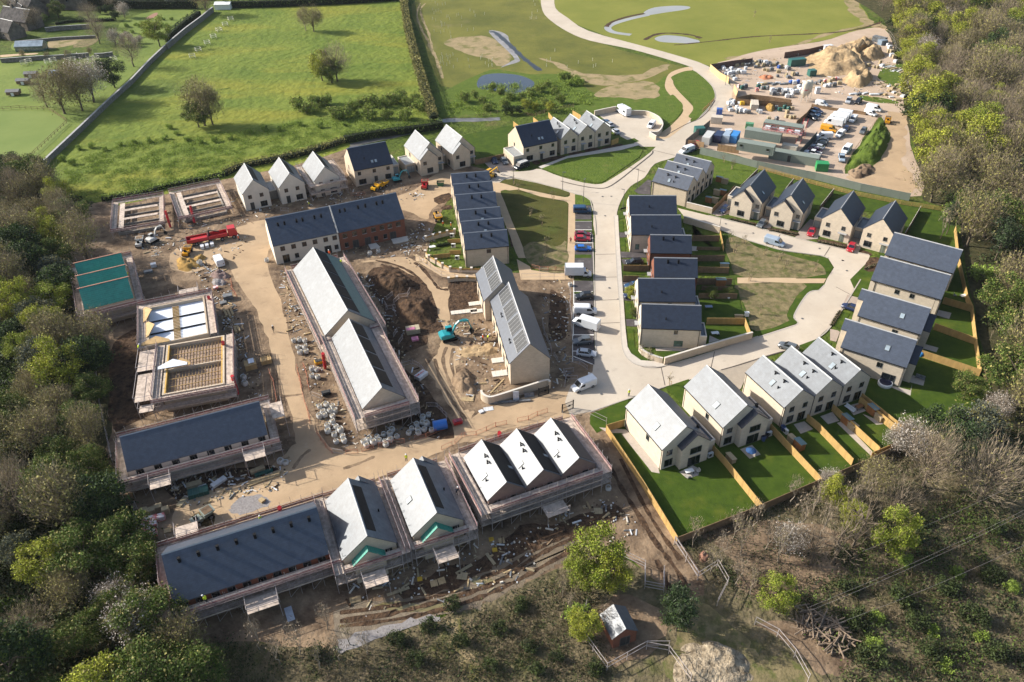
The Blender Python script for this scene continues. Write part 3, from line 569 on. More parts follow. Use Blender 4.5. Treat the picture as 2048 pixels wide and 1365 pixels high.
    def wing(s, x0, x1, y0, y1, eh, rise, wall, roofm):
        """a gabled wing whose ridge runs along x at the middle of y0..y1"""
        b = MB(); ym = (y0 + y1) / 2; b.xprism([(y0, 0), (y1, 0), (y1, eh), (ym, eh + rise), (y0, eh)], x0, x1); o = b.build('wing_wall', wall, s.o)
        r = MB(); k = rise / (ym - y0); t = .16; ov = .15
        r.xprism([(y0 - ov, eh - ov * k + .02), (ym, eh + rise + .02), (ym, eh + rise + t), (y0 - ov, eh - ov * k + t)], x0 - .1, x1 + .1)
        r.xprism([(ym, eh + rise + .02), (y1 + ov, eh - ov * k + .02), (y1 + ov, eh - ov * k + t), (ym, eh + rise + t)], x0 - .1, x1 + .1)
        r.build('wing_roof', roofm, o); return o
EH = 5.15
def gablewins(h, face, a0, flip=False, patio=True, kind='win'):
    """two first floor windows, one ground window and a door in a gable or front"""
    q = (-1 if flip else 1)
    h.win(face, a0 - 1.5 * q, 3.35, 1.15, 1.25, kind); h.win(face, a0 + 1.35 * q, 3.35, 1.15, 1.25, kind)
# --- three terraced silver houses and two detached ones, lower right
for i, (nm, P, dsc) in enumerate([('terraced_house', (45.6,120.3), 'left end house of the silver roofed trio beside the curved road'), ('terraced_house', (51.9,123.1), 'middle house of the silver roofed trio with cross shaped flues'), ('terraced_house', (58.2,125.8), 'right end house of the silver roofed trio nearest the dark grey roofs')]):
    h = House(nm, P, -66.3, 11.5, 6.86, EH, 2.9, buff2, slate_n, dsc, group='trio of terraced houses with silver roofs')
    h.wins('x1', [(1.9,3.3,1.1,1.25), (5.0,3.3,1.1,1.25), (2.0,.6,1.6,1.7,'win'), (4.7,.08,1.7,2.2,'patio')])
    h.rooflight(5.9 + .4 * i, 0, .38, 1.0, 1.4).vent(5.0, 0, .72).vent(7.6, 0, .70).vent(7.6, 0, .36, False).pipe(11.5, .1)
    h.wins('x0', [(1.8,3.3), (5.0,3.3), (1.8,.9), (5.0,.06,1.0,2.1,'door')])
    if i == 0: h.pipe(11.2, 0).pipe(.3, 0).gutter(0)
for i, (P, a, dsc) in enumerate([((21.0,110.9), -66.6, 'detached silver roofed house at the left end by the timber fence corner'), ((32.9,116.3), -67.2, 'detached silver roofed house with blue parasol patio behind it')]):
    h = House('detached_house', P, a, 12.6, 8.7, EH, 3.65, buff2, slate_n, dsc)
    h.rooflight(8.1, 0, .3, 1.1, 1.4).win('y0', 7.7, 3.2, .95, 1.2).pipe(12.3, 0).pipe(.4, 0).gutter(0)
    h.wins('x1', [(1.5,3.2,1.2,1.2), (1.5,.5,1.7,1.7)])
    w = h.wing(12.5, 13.9, 3.1, 8.9, 4.9, 2.45, buff2, slate_d); f, p = win_mesh(2.4, 1.5, 'win'); k = link('window', f, w, (13.9, 6.1, 3.0), math.pi/2); link('pane', p, k)
    f, p = win_mesh(2.6, 2.2, 'patio'); k = link('patio_door', f, w, (13.9, 6.0, .06), math.pi/2); link('pane', p, k)
    h.box('garage', 5.6, 12.6, 8.72, 11.3, 2.85, buff2, garage=('x0', 10.0, 2.2)); h.chim(10.9, 1, .1)
# --- four dark grey roofs at the right
for i, (P, a, w, D, bl, dsc) in enumerate([
  ((89.4,163.6), -35.6, 15.2, 9.0, [(1.1,13.9,0,9.0),(0,1.1,0,5.4),(13.9,15.2,0,5.4)], 'grey roofed house topmost of the four stepped along the right fence'),
  ((82.0,152.7), -34.6, 15.0, 9.0, [(1.1,13.9,0,9.0),(0,1.1,0,5.4),(13.9,15.0,0,5.4)], 'grey roofed house second from the top of the four by the right fence'),
  ((74.0,138.8), -34.2, 12.8, 8.8, [(0,12.8,0,8.8),(-1.2,0,2.6,8.0)], 'grey roofed house third of four by the right fence with blue car in front'),
  ((66.7,127.9), -33.8, 12.7, 8.8, [(0,12.7,0,8.8),(-1.2,0,2.6,8.0)], 'grey roofed house lowest of four by the right fence with round hot tub')]):
    h = House('detached_house', P, a, w, D, EH, 3.75, buff2, slate, dsc, blocks=bl)
    if i < 2:
        h.wins('y0', [(6.0,3.3,1.0,1.1), (9.2,3.3,1.0,1.1)] if i == 1 else [(6.2,4.2,.8,.5),(9.3,4.2,.8,.5)]); h.pipe(1.2, -.05).pipe(14.8, -.05)
        h.wins('x1', [(2.4,3.2), (2.4,.4,1.8,2.0,'patio')])
    else:
        h.wing(w, w + 1.3, 2.4, 8.2, 4.7, 2.45, buff2, slate_d); h.rooflight(8.2, 0, .42, .95, 1.2)  # wing takes a darker slate copy: its slope's shade is put into the colour
        h.win('y0', 7.9, 3.1, 1.1, 1.2); h.pipe(.5, -.05).pipe(w - .4, -.05); h.wins('x1', [(1.3,.4,1.2,2.0,'patio')])
        if i == 3: h.win('y0', 10.1, .1, 2.6, 2.2, 'patio')
    h.gutter(0); h.wins('x0', [(2.2,3.2), (2.2,.8), (6.0,3.2)])
# --- six houses facing the main street (two of red brick)
MID = [((31.2,186.0), -2.4, 12.4, 7.7, buff2, 'cream house with dark roof at the top end of the main street row', []),
       ((30.3,175.3), -2.2, 12.6, 7.7, buff2, 'cream house second from the top of the main street row with white parapet', [('box', 12.6, 14.2, 2.0, 6.6)]),
       ((33.7,166.3), -3.9, 10.0, 6.8, redb, 'red brick house upper of the two in the main street row', ['v']),
       ((33.0,155.5), -3.8, 10.0, 6.9, redb, 'red brick house lower of the two beside the buff garden path', ['v']),
       ((28.0,145.6), -2.6, 12.6, 7.9, buff2, 'cream house second from the bottom of the main street row', [('box', 12.6, 14.0, .2, 5.0)]),
       ((27.2,135.6), -5.0, 12.6, 7.9, buff2, 'cream house at the bottom street corner behind the long curved wall', [('box', 12.6, 14.0, .2, 5.2)])]
for P, a, w, D, wl, dsc, ex in MID:
    h = House('street_house', P, a, w, D, EH, 3.3 if D > 7 else 2.9, wl, slate_d, dsc)
    h.wins('x0', [(2.1,3.3), (5.6,3.3), (2.1,.8,1.5,1.4), (5.4,.06,1.0,2.1,'ddoor' if wl is redb else 'door')]); h.canopy('x0', 5.4)
    h.wins('x1', [(2.0,3.3), (5.4,3.3), (2.2,.1,1.8,2.1,'patio')]); h.gutter(0).pipe(.3, -.05).pipe(w - .3, -.05)
    if 'v' in ex: h.chim(3.2 if wl is redb else 4, 0, .72).chim(5.6, 0, .72)
    else: h.vent(5.2, 0, .35, False)
    for e in ex:
        if e != 'v': h.box('rear_extension', e[1], e[2], e[3], e[4], 3.1, buff2)
    if dsc.startswith('cream house second from the top'): h.win('y0', 1.8, .8, 1.0, 1.5, 'green')
    if 'second from the bottom' in dsc: h.win('y0', 7.0, 4.1, .8, .5)
    if 'bottom street corner' in dsc: h.win('y0', 7.4, 3.7, .8, .9); h.win('y0', 8.2, .5, 1.9, 1.5, 'green')
# --- terraces of narrow gables
def sawrow(n, P, ang, w, D, rise, labels, roofm, wall, seq, group, name='terraced_house', vents=True):
    a = R(ang); v = Vector((-math.sin(a), math.cos(a), 0)); hs = []
    for i, off in enumerate(seq):
        q = Vector((P[0], P[1], 0)) + v * off
        h = House(name, q, ang, w, D, EH, rise, wall, roofm, labels[i], group=group); hs.append(h)
    return hs
hs = sawrow(3, (40.2,205.4), -35.2, 10.8, 6.05, 2.6, ['nearest of three grey terraced houses gable on to the main street', 'middle of three grey terraced houses opposite the depot wall', 'farthest of three grey terraced houses next to the green hoarding'], slate, buff, [0, 6.05, 12.1], 'grey roofed trio by the hoarding')
for i, h in enumerate(hs):
    h.vent(3.6, 0, .62).vent(6.0, 0, .58); h.rooflight(4.6, 0, .30); h.vent(6.0, 0, .25, False)
    h.wins('x1', [(1.5,3.3,1.0,1.2), (4.4,3.3,1.0,1.2), (1.5,.5,1.2,1.7), (4.2,.06,1.5,2.2,'patio')]).pipe(10.8, .1); h.wins('x0', [(1.5,3.3), (4.4,3.3), (4.4,.06,1.0,2.1,'door')])
    if i == 0: h.gutter(0).pipe(.3, -.05).pipe(10.5, -.05)
hs = sawrow(6, (-11.1,168.9), 8.0, 10.9, 6.15, 2.7, ['%s house from the near end of the six gabled terrace by the green' % ORD[i] for i in range(6)], slate, buff, [.4, 6.5, 12.7, 21.5, 28.0, 34.6], 'six gabled terrace by the green')
for i, h in enumerate(hs):
    h.chim(4.4, 0, .66).chim(6.9, 0, .66)
    if i in (1, 2): h.rooflight(6.0, 0, .2)
    h.wins('x0', [(1.4,3.3,1.0,1.2), (4.4,3.3,1.0,1.2), (1.5,.1,1.7,2.1,'patio')]); h.wins('x1', [(1.5,3.3), (4.5,3.3), (1.5,.7,1.3,1.4), (4.5,.06,1.0,2.1,'door')])
    if i == 0: h.win('y0', 5.9, 3.5, 1.1, 1.1, 'board'); h.gutter(0).pipe(.3, -.05).pipe(10.6, -.05)
# small gable linking the wide step
# --- house with solar panels beside the dig
h = House('solar_house', (-8.0,157.6), -79.6, 11.6, 8.1, 5.45, 4.2, buff, slate, 'upper half of the solar panelled terrace beside the teal digger')
h.panels(.6, 11.2, 0, .42, .93, 2, .7).gutter(0); h.wins('y0', [(2.5,3.3), (6.0,3.3), (9.2,3.3), (2.5,.4,1.6,2.0,'patio'), (8.2,.4,1.6,2.0,'patio')])
h = House('solar_house', (-4.5,146.3), -79.8, 22.9, 8.1, 5.45, 4.2, buff, slate, 'lower half of the solar panelled terrace with blank brick gable to road')
h.panels(.7, 22.2, 0, .40, .93, 4, .9).gutter(0).vent(7.4, 0, .24, False).vent(8.4, 0, .24, False).vent(16.8, 0, .24, False).vent(17.8, 0, .24, False)
for x in (2.5, 6.5, 10.5, 14.5, 18.5): h.win('y0', x, 3.3).win('y0', x + 1, .1, 1.5, 2.1, 'patio')
for x in (3, 8, 13, 18): h.win('y1', x, 3.3).win('y1', x, .7)
# --- long terrace half pale render, half red brick
h = House('pale_terrace', (-58.7,172.1), 22.6, 16.4, 11.2, 5.45, 4.7, rendr, slate, 'pale rendered half of the long dark roofed terrace facing the dig')
for x in (2.2, 4.9, 7.6, 10.3, 13.0, 15.3): h.win('y0', x, 3.5, 1.15, 1.25, 'board')
h.wins('y0', [(2.6,.1,1.7,2.2,'patio'), (5.3,.8,1.0,1.3), (10.2,.8,1.0,1.3), (13.2,.1,1.7,2.2,'patio'), (15.4,.8,1.0,1.3)])
for x in (2.6, 4.2, 7.2, 8.7, 11.7, 13.4): h.chim(x, 0, .66)
h = House('brick_terrace', (-43.5,178.35), 23.6, 17.5, 11.3, 5.45, 4.7, redb, slate, 'red brick half of the long dark roofed terrace facing the dig')
for x in (1.5, 4.0, 6.6, 9.0, 11.3, 13.4, 15.7): h.win('y0', x, 3.5, 1.15, 1.25)
h.wins('y0', [(1.6,.8,1.0,1.3), (4.0,.1,1.6,2.2,'ddoor'), (7.2,.1,1.6,2.2,'ddoor'), (9.4,.8,1.0,1.3), (11.9,.8,1.0,1.3), (14.0,.1,1.7,2.2,'ddoor')])
for x in (1.9, 3.2, 6.7, 8.6, 11.6, 13.2): h.chim(x, 0, .70)
b = MB(); ym = h.D / 2
for sgn in (0, 1):
    y0, y1 = (-.2, ym) if sgn == 0 else (ym, h.D + .2); b.xprism([(y0, h.rz(y0) + .1), (y1, h.rz(y1) + .1), (y1, h.rz(y1) + .36), (y0, h.rz(y0) + .36)], -.32, -.02)
b.build('party_wall_coping', copem, h.o)
# --- detached dark roofed houses along the meadow hedge
def wide(P, ang, label, side):
    h = House('detached_house', P, ang, 11.8, 11.1, 5.2, 4.6, buff, slate_d, label)
    h.wins('y0', [(1.5,3.4,1.0,1.1), (6.0,3.4,1.0,1.1), (10.2,3.4,1.0,1.1), (2.2,.5,2.2,1.6), (6.3,.06,1.0,2.2,'ddoor'), (10.0,.6,1.8,1.6)])
    h.rooflight(6.0, 0, .22, .75, 1.0).rooflight(7.1, 0, .22, .75, 1.0).vent(4.0, 0, .4, False).gutter(0).win('x0', 6.4, 3.2, .7, 1.1); return h
h = wide((-45.1,215.4), 23.9, 'wide dark roofed house beside scaffolded gable along the hedge', 0); h.box('garage', 11.9, 14.6, 3.6, 11.0, 2.7, buff, greyroof, garage=('y0', 13.2, 2.1))
h = wide((4.5,230.0), 24.9, 'wide dark roofed house at the left end of the row facing the triangular green', 0); h.box('garage', -3.6, -.05, -.6, 6.8, 2.9, buff, greyroof, garage=('y0', -1.8, 2.3)); h.canopy('y0', 6.3)
def gable_front(name, P, ang, w, depth, rise, wall, roofm, label, group=None, eh=EH):
    """P = left eave corner of a gable that faces the viewer; ridge runs away from it"""
    a = R(ang); q = Vector((P[0], P[1], 0)) + Vector((math.cos(a), math.sin(a), 0)) * w
    return House(name, q, ang + 90, depth, w, eh, rise, wall, roofm, label, group=group)
for i in range(3):
    q = Vector((16.4, 235.6, 0)) + Vector((math.cos(R(25)), math.sin(R(25)), 0)) * 6.1 * i
    h = gable_front('terraced_house', q, 25.0, 6.1, 11.0, 2.75, buff, slate_n, ['left house of the pale gabled trio facing the triangular green', 'middle house of the pale gabled trio facing the triangular green', 'right house of the pale gabled trio next to the motorhome court'][i], 'pale gabled trio by the triangular green')
    h.wins('x0', [(4.5,3.3,1.05,1.25), (1.6,3.3,1.05,1.25), (1.6,.6,1.5,1.6), (4.4,.06,1.0,2.2,'door')]); h.canopy('x0', 4.3); h.vent(6.6, 1, .72).vent(4.9, 1, .62); h.rooflight(3.9, 1, .25, 1.0, 1.3); h.pipe(0, .05)
    h.wins('x1', [(4.5,3.3), (1.6,3.3), (1.6,.6,1.5,1.6)])
for i, (P, a, lab) in enumerate([((-73.8,201.2), 25.4, 'pale gabled house leftmost of three next to the scaffold shells'), ((-64.5,204.9), 26.3, 'pale gabled house in the middle of three along the hedge'), ((-55.4,208.8), 26.3, 'pale gabled house wrapped in pale scaffolding beside the wide house')]):
    h = gable_front('gabled_house', P, a, 7.2, 12.3, 3.55, rendr, slate_n, lab, 'three pale gabled houses by the hedge')
    h.wins('x0', [(5.4,3.4,1.05,1.15,'board'), (2.2,3.4,1.05,1.15,'board'), (5.2,.06,1.1,2.2,'ddoor'), (2.0,.5,1.9,1.6)]); h.panels(2.0, 11.0, 0, .55, .95, 1, m=membrane, name='underlay_strip') if i < 3 else None
    if i < 2:
        o = h.box('garage', 4.0, 10.5, -2.6, -.05, 2.5, blockw, greyroof)
def winged(P, ang, label, wallm, roofm, n=0, east=False):
    """gabled house with a narrower projecting front wing flush with its left side"""
    a = R(ang); u = Vector((math.cos(a), math.sin(a), 0)); v = Vector((-u.y, u.x, 0))
    h = gable_front('detached_house', Vector((P[0], P[1], 0)) + v * 1.2, ang, 7.9, 11.6, 4.1, wallm, roofm, label)
    # wing in the ridge frame: x negative is in front, y runs from right to left
    h.wing(-1.2, .02, 7.9 - 5.65, 7.88, EH, 2.75, wallm, roofm)
    f, p = win_mesh(1.1, 1.15, 'win')
    for y, z in ((6.4, 3.3),): o = link('window', f, h.o, (-1.2, y, z), -math.pi/2); link('pane', p, o)
    f, p = win_mesh(1.9, 1.6, 'win'); o = link('window', f, h.o, (-1.2, 4.9, .6), -math.pi/2); link('pane', p, o)
    h.wins('x0', [(1.1,3.3,1.0,1.1), (1.1,.06,1.0,2.2,'door')]); h.canopy('x0', 1.1, 2.5, 2.0, .8); h.pipe(-.02, 0)
    if east: h.rooflight(3.4, 0, .28, .7, 1.0); h.win('y0', 7.2, 3.2, .8, 1.1)
    else: h.win('y1', 7.4, 3.2, .8, 1.1); h.win('y1', 2.2, .6, 1.4, 1.6)
    h.wins('x1', [(2,3.3), (5.6,3.3), (3,.1,2.2,2.1,'patio')]); return h
h = winged((-26.4,221.8), 26.8, 'silver roofed house with projecting front gable and attached garage by hedge', buff, slate_n); h.box('garage', 3.0, 9.5, 8.0, 11.2, 2.6, buff, greyroof, garage=('x0', 9.6, 2.3))
h = winged((-16.8,225.8), 28.0, 'silver roofed house with projecting front gable nearest the straight hedge', buff, slate_n); h.box('link_block', 4.5, 10.5, 7.95, 10.0, 2.5, buff, greyroof)
h = winged((59.9,194.1), -33.0, 'dark roofed house leftmost of four cream gables facing the close', buff2, slate_d, east=True); h.box('garage', 4.0, 10.5, 7.95, 10.6, 2.8, buff2, garage=('x0', 9.2, 2.1))
h = winged((68.9,187.9), -31.7, 'dark roofed house second from left of four cream gables facing the close', buff2, slate_d, east=True); h.box('garage', 3.5, 10.0, 7.95, 10.4, 2.8, buff2, garage=('x0', 9.1, 2.1))
for P, a, lab in [((80.3,181.8), -34.4, 'dark roofed house third of four cream gables with red car on its drive'), ((88.8,176.1), -35.6, 'dark roofed house rightmost of four cream gables facing the close')]:
    h = gable_front('detached_house', P, a, 7.6, 11.9, 3.75, buff2, slate_d, lab)
    h.wins('x0', [(5.9,3.3,1.0,1.1), (2.0,3.3,1.0,1.1), (5.7,.6,1.9,1.6), (1.9,.06,1.1,2.2,'door')]); h.canopy('x0', 1.9, 2.5, 2.2, .7); h.wins('x1', [(2,3.3), (5.6,3.3), (3,.1,2.2,2.1,'patio')]); h.win('y0', 7, 3.2, .8, 1.0)
    h.box('garage', 4.0, 10.4, 7.65, 10.3, 2.85, buff2, garage=('x0', 9.0, 2.2))
# --- buildings still in scaffolding
SITE = {}
h = House('slate_terrace', (-66.4,96.5), 21.6, 23.7, 9.2, EH, 3.9, rendr, slate, 'long dark slate roofed terrace in scaffolding on the left of the haul road'); SITE['long1'] = h
for k in range(8): h.win('y0', 1.9 + k * 2.95, 3.4, 1.25, 1.35)
h = House('slate_terrace', (-49.7,69.8), 22.4, 22.8, 11.0, EH, 4.6, redb, slate, 'long dark slate roofed terrace in scaffolding at bottom left with eight flues'); SITE['long2'] = h
for k in range(8): h.chim(2.2 + k * 2.72, 0, .76)
for k in range(10): h.win('y0', 1.3 + k * 2.25, 3.2, 1.2, 1.5)
h = House('silver_terrace', (-51.3,161.3), -65.2, 29.2, 10.8, EH, 4.55, buff, slate_n, 'upper long silver roofed terrace in scaffolding with dark underlay panels'); SITE['sil_a'] = h
h.panels(.6, 28.0, 1, .52, .97, 5, .5, m=membrane, name='underlay_panel'); b = MB()
pa = math.atan2(h.rise, h.D/2); L = .5 * math.hypot(h.rise, h.D/2); b.box(.2, 29.0, -L/2, L/2, 0, .03); o = b.build('green_underlay', mat('grey_green_membrane',(.10,.16,.14),.6,vary=.1), h.o); y = h.D - .25 * h.D/2; o.location = (0, y, h.rz(y) + .165); o.rotation_euler = (-pa, 0, 0)
h = House('silver_terrace', (-37.5,133.9), -66.9, 24.4, 8.0, EH, 3.6, buff, slate_n, 'lower long silver roofed terrace in scaffolding with four dark roof openings'); SITE['sil_b'] = h
h.panels(.8, 22.6, 1, .40, .95, 4, .7, m=membrane, name='underlay_panel')
for key, P, lab in (('s1a', (-30.9,89.0), 'left of two silver roofed houses in scaffolding with green felt porch'), ('s1b', (-20.7,93.3), 'right of two silver roofed houses in scaffolding with small rooflight')):
    h = House('gabled_house', P, -68.5, 12.9, 8.3, EH, 3.5, buff, slate_n, lab); SITE[key] = h
    h.panels(1.6, 11.4, 1, .62, .93, 1, m=membrane, name='underlay_strip'); h.vent(6.5, 1, .25, False)
    if key == 's1b': h.rooflight(6.6, 0, .32, 1.0, 1.2)
    w = h.wing(12.8, 14.0, 1.3, 6.2, 4.4, 2.3, buff, green_membrane); h.win('x1', 7.0, 3.3)
    g = h.wing(-.9, 0.02, 3.6, 8.2, EH, 2.35, rendr, slate_n)
for i, (P, lab) in enumerate([((-8.6,98.4), 'left gable of the scaffolded sawtooth trio at the bottom middle'), ((-2.5,101.0), 'middle gable of the scaffolded sawtooth trio at the bottom middle'), ((3.6,103.6), 'right gable of the scaffolded sawtooth trio beside the fence')]):
    h = House('sawtooth_house', P, -66.8, 10.9, 6.6, EH, 2.75, pinkb, slate_n, lab, group='scaffolded sawtooth trio'); SITE['saw%d' % i] = h
    h.vent(3.6, 0, .75).vent(5.0, 0, .70).rooflight(6.6, 0, .32, .8, 1.3).vent(7.6, 0, .3, False)
    if i < 2: h.panels(.3, 10.6, 1, .05, .97, 1, m=membrane, name='underlay_panel'); h.rooflight(6.2, 1, .2, .7, 1.1)
    else: h.panels(.3, 10.6, 1, .05, .97, 1, m=mat('brown_batten', (.075,.055,.045), .8), name='battened_slope')
    h.wins('x1', [(1.6,3.3), (4.6,3.3)])
for i, off in enumerate((0, 6.5, 12.9)):
    a = R(27.1); P = Vector((-94.4, 146.1, 0)) + Vector((-math.sin(a), math.cos(a), 0)) * off
    h = House('green_roofed_house', P, 26.6, 10.2, 7.6 if i == 0 else 6.5, EH, 3.1, buff, green_membrane, ['nearest of three green membrane roofs at the left of the site', 'middle of three green membrane roofs at the left of the site', 'farthest of three green membrane roofs at the left of the site'][i], ridge=False, group='three green membrane roofs'); SITE['green%d' % i] = h
    b = MB(); b.box(-.3, 10.6, h.D/2 - .12, h.D/2 + .12, h.rz(h.D/2) + .12, h.rz(h.D/2) + .26); b.build('ridge_batten', mat('pink_timber%d' % i, (.42,.22,.16), .85), h.o)
# ---------------------------------------------------------------- fences, walls and hoardings
POSTS = {}
def post(nm, root, x, y, ang, w, h, m):
    k = (nm, w, round(h, 2), m.name)
    if k not in POSTS: b = MB(); b.box(-w/2, w/2, -w/2, w/2, 0, h); POSTS[k] = b.mesh(nm, m)
    link(nm, POSTS[k], root, (x, y, 0), ang)
def run(pts, z):
    return [at(u, v, z).to_2d() for u, v in pts]
def fence(label, f, s, h=1.8, m=None, posts=1.83, cat='fence', name='timber_fence', thick=.05, capm=None, group=None, base=False, pmat=None):
    """close boarded fence; the polyline is measured along its top edge (or its foot)"""
    pts = run(PX(f, s), 0 if base else h); m = m or timber; o = empty(name, (pts[0].x, pts[0].y, 0), 0, label, cat, group)
    q0 = pts[0]; bb = MB()
    for a, b_ in zip(pts[:-1], pts[1:]):
        d = b_ - a; L = d.length; ang = math.atan2(d.y, d.x); n = max(1, round(L / posts)); c = (a + b_) / 2 - q0
        for i in range(n):
            t = (i + .5) / n; q = a + d * t - q0; bb.rbox((q.x, q.y, .04), L / n - .02, thick, h - .04 - (.03 if i % 3 == 1 else 0), ang)
        for i in range(n if b_ is not pts[-1] else n + 1):
            q = a + d * (i / n) - q0; post('fence_post', o, q.x, q.y, ang, .1, h + .06, pmat or m)
        bb.rbox((c.x, c.y, h + .002), L, thick + .04, .035, ang, 1)
    bb.build('fence_panel', [m, capm or m], o); return o
def railfence(label, f, s, h=1.2, m=None, rails=4, step=2.5, name='rail_fence', base=True, r=.045, mesh=False, cat='fence', group=None):
    pts = run(PX(f, s), 0 if base else h); o = empty(name, (pts[0].x, pts[0].y, 0), 0, label, cat, group); q0 = pts[0]; rb = MB()
    for a, b_ in zip(pts[:-1], pts[1:]):
        d = b_ - a; L = d.length; ang = math.atan2(d.y, d.x); n = max(1, round(L / step)); c = (a + b_) / 2 - q0
        for k in range(rails): rb.rbox((c.x, c.y, h * (k + 1) / rails - .08), L, .05, .11 if r > .03 else .035, ang)
        for i in range(n if b_ is not pts[-1] else n + 1): q = a + d * (i / n) - q0; post('post', o, q.x, q.y, ang, 2 * r, h + .05, m or timber_d)
    rb.build('rail', m or timber_d, o); return o
def wall(label, f, s, h=1.8, t=.32, m=None, cap=None, name='brick_wall', smooth=False, base=False, cat='wall'):
    pts = [at(u, v, 0 if base else h) for u, v in PX(f, s)]
    if smooth: pts = smoothpoly(pts, 0, 5, closed=False)
    b = MB(); c = MB(); q0 = pts[0].copy(); q0.z = 0
    def strip(B_, w, z0, z1, mi):
        L_, R_ = [], []
        for i, p in enumerate(pts):
            d = pts[min(i + 1, len(pts) - 1)] - pts[max(i - 1, 0)]; d.z = 0; d.normalize(); n = Vector((-d.y, d.x, 0)); q = Vector((p.x, p.y, 0)) - q0
            L_.append(q + n * w / 2); R_.append(q - n * w / 2)
        B_.prism([(v.x, v.y) for v in L_] + [(v.x, v.y) for v in reversed(R_)], z0, z1, mi)
    strip(b, t, 0, h - .08, 0); strip(c, t + .1, h - .08, h + .02, 0)
    o = b.build(name, m or buff, None); o.location = q0; tag(o, label, cat); c.build('coping', cap or copem, o); return o
fence('long timber fence on the left side of the silver house lawns', 'X', '1213,851 1284,957 1355,1073')
fence('short timber fence across the front corner of the left silver house', 'S6', '148,405 308,358')
fence('long back fence of the silver house gardens along the scrub', 'X', '1356,1075 1495,1021 1646,957 1746,915 1826,873', m=timber_d)
fence('timber fence between the two detached silver houses', 'X', '1425,889 1451,917 1525,1009')
fence('timber fence between the blue parasol garden and the terrace', 'X', '1542,848 1563,870 1646,958')
fence('timber fence between the first and second terrace gardens', 'X', '1616,829 1638,847 1707,918')
fence('timber fence between the second and third terrace gardens', 'X', '1667,809 1690,830 1714,853 1760,895')
fence('timber fence on the right of the last terrace garden', 'X', '1721,794 1821,873')
fence('outer timber fence beside the big shaded side lawn', 'X', '1725,787 1838,877')
fence('short end fence closing the last terrace garden', 'X', '1745,905 1826,872')
fence('tall boundary fence along the wood on the far right', 'X', '1912,452 1919,515 1936,590 1946,612 1954,680 1963,738')
fence('garden fence below the paved yard of the second grey roofed house', 'X', '1889,595 1945,611')
fence('garden fence between the third and second grey roofed gardens', 'X', '1871,647 1955,677')
fence('garden fence between the third and lowest grey roofed gardens', 'X', '1845,701 1963,740')
fence('brown fence behind the second cream house of the main street row', 'J', '1060,212 1432,216', m=timber_d)
fence('brown fence between the two red brick house gardens', 'J', '1045,485 1495,485', m=timber_d)
fence('low pale fence in the middle of the upper brick house garden', 'J', '1120,370 1440,375', h=1.0, m=timber_d)
fence('sunlit brown fence below the lower brick house garden', 'J', '1140,640 1560,652', m=timber_d, capm=timber)
fence('dark brown fence above the garden with the teal shed', 'J', '1115,800 1600,803', m=timber_d)
fence('low fence below the garden with the teal shed', 'J', '1190,905 1605,910', h=1.2, m=timber_d)
fence('fence above the garden with two round potted bushes', 'J', '1150,1003 1670,1010', h=1.5, m=timber_d)
fence('fence between the two lowest gardens of the street row', 'K', '1262,318 1778,320', m=timber)
fence('bright timber fence at the right end of the corner garden', 'K', '1780,322 1850,505', m=timber)
fence('low slatted fence at the right end of the brick house gardens', 'J', '1440,150 1488,380', h=1.2, m=timber)
fence('brown front fence beside the black car bay', 'J', '118,620 466,622', m=timber_d, capm=timber)
fence('brown front fence above the two blue car bays', 'J', '115,765 330,768', m=timber_d)
fence('brown driveway fence beside the leftmost cream gable', 'X', '1425,417 1470,371', m=timber_d)
for i, (s, l) in enumerate((('D','600,58 325,330'), ('D','1162,212 950,482'), ('D','1800,368 1580,645'), ('E','1400,80 1188,440'))):
    fence(['garden fence left of the leftmost cream gable house', 'garden fence between the first and second cream gable houses', 'garden fence between the second and third cream gable houses', 'garden fence right of the rightmost cream gable house'][i], s, l, m=timber_d, capm=copem)
railfence('long post and rail fence behind the cream gable gardens', 'X', '1517,340 1600,363 1700,390 1800,410 1888,424', 1.3, timber)
fence('small brown fence at the right end of the pale gabled trio', 'C', '1760,560 1868,520', m=timber)
fence('fence at the left corner of the lawn behind the pale trio', 'T2', '790,935 960,900', m=timber_d)
for i, s in enumerate(('210,262 290,322', '525,198 605,262', '765,120 830,200', '1145,90 1275,165')):
    fence('rear garden fence %s from the left behind the pale gabled trio' % ORD[i], 'C', s, m=timber)
railfence('wooden rail fence behind the gardens of the pale gabled trio', 'C', '560,190 700,140 900,95 1160,45', 1.4, timber_d, 3)
railfence('wire fence round the lawn behind the pale gabled trio', 'T2', '580,715 800,690 1000,650 1130,690', 1.2, timber_d, 2, r=.03)
fence('sage green hoarding between the depot and the gardens', 'T3', '155,862 490,943 830,1010 1100,1075 1385,1133', 2.3, mat('sage_hoarding',(.16,.185,.15),.7,vary=.06,scale=.4), 2.4, 'hoarding', 'site_hoarding')
fence('pale timber hoarding by the road bend at the depot', 'Q4', '195,640 370,790 540,880', 2.4, mat('pale_ply',(.50,.35,.17),.7,vary=.06), 2.4, 'hoarding', 'site_hoarding')
fence('dark timber hoarding along the back of the materials yard', 'Q4', '215,640 600,575 980,530', 2.4, mat('dark_ply',(.10,.055,.045),.8,vary=.15), 2.4, 'hoarding', 'site_hoarding')
fence('dark timber hoarding along the field behind the green container', 'Q4', '1580,420 2043,350 2300,290', 2.4, MATS['dark_ply'], 2.4, 'hoarding', 'site_hoarding')
fence('angled timber hoarding at the materials yard gate', 'Q4', '640,1010 700,1150 670,1230', 2.4, MATS['pale_ply'], 2.4, 'hoarding', 'site_hoarding')
fence('brown plank fence between the two halves of the depot', 'Q4', '680,1255 940,1200 1300,1240 1700,1300', 2.2, timber_d, 1.8, 'hoarding', 'plank_fence')
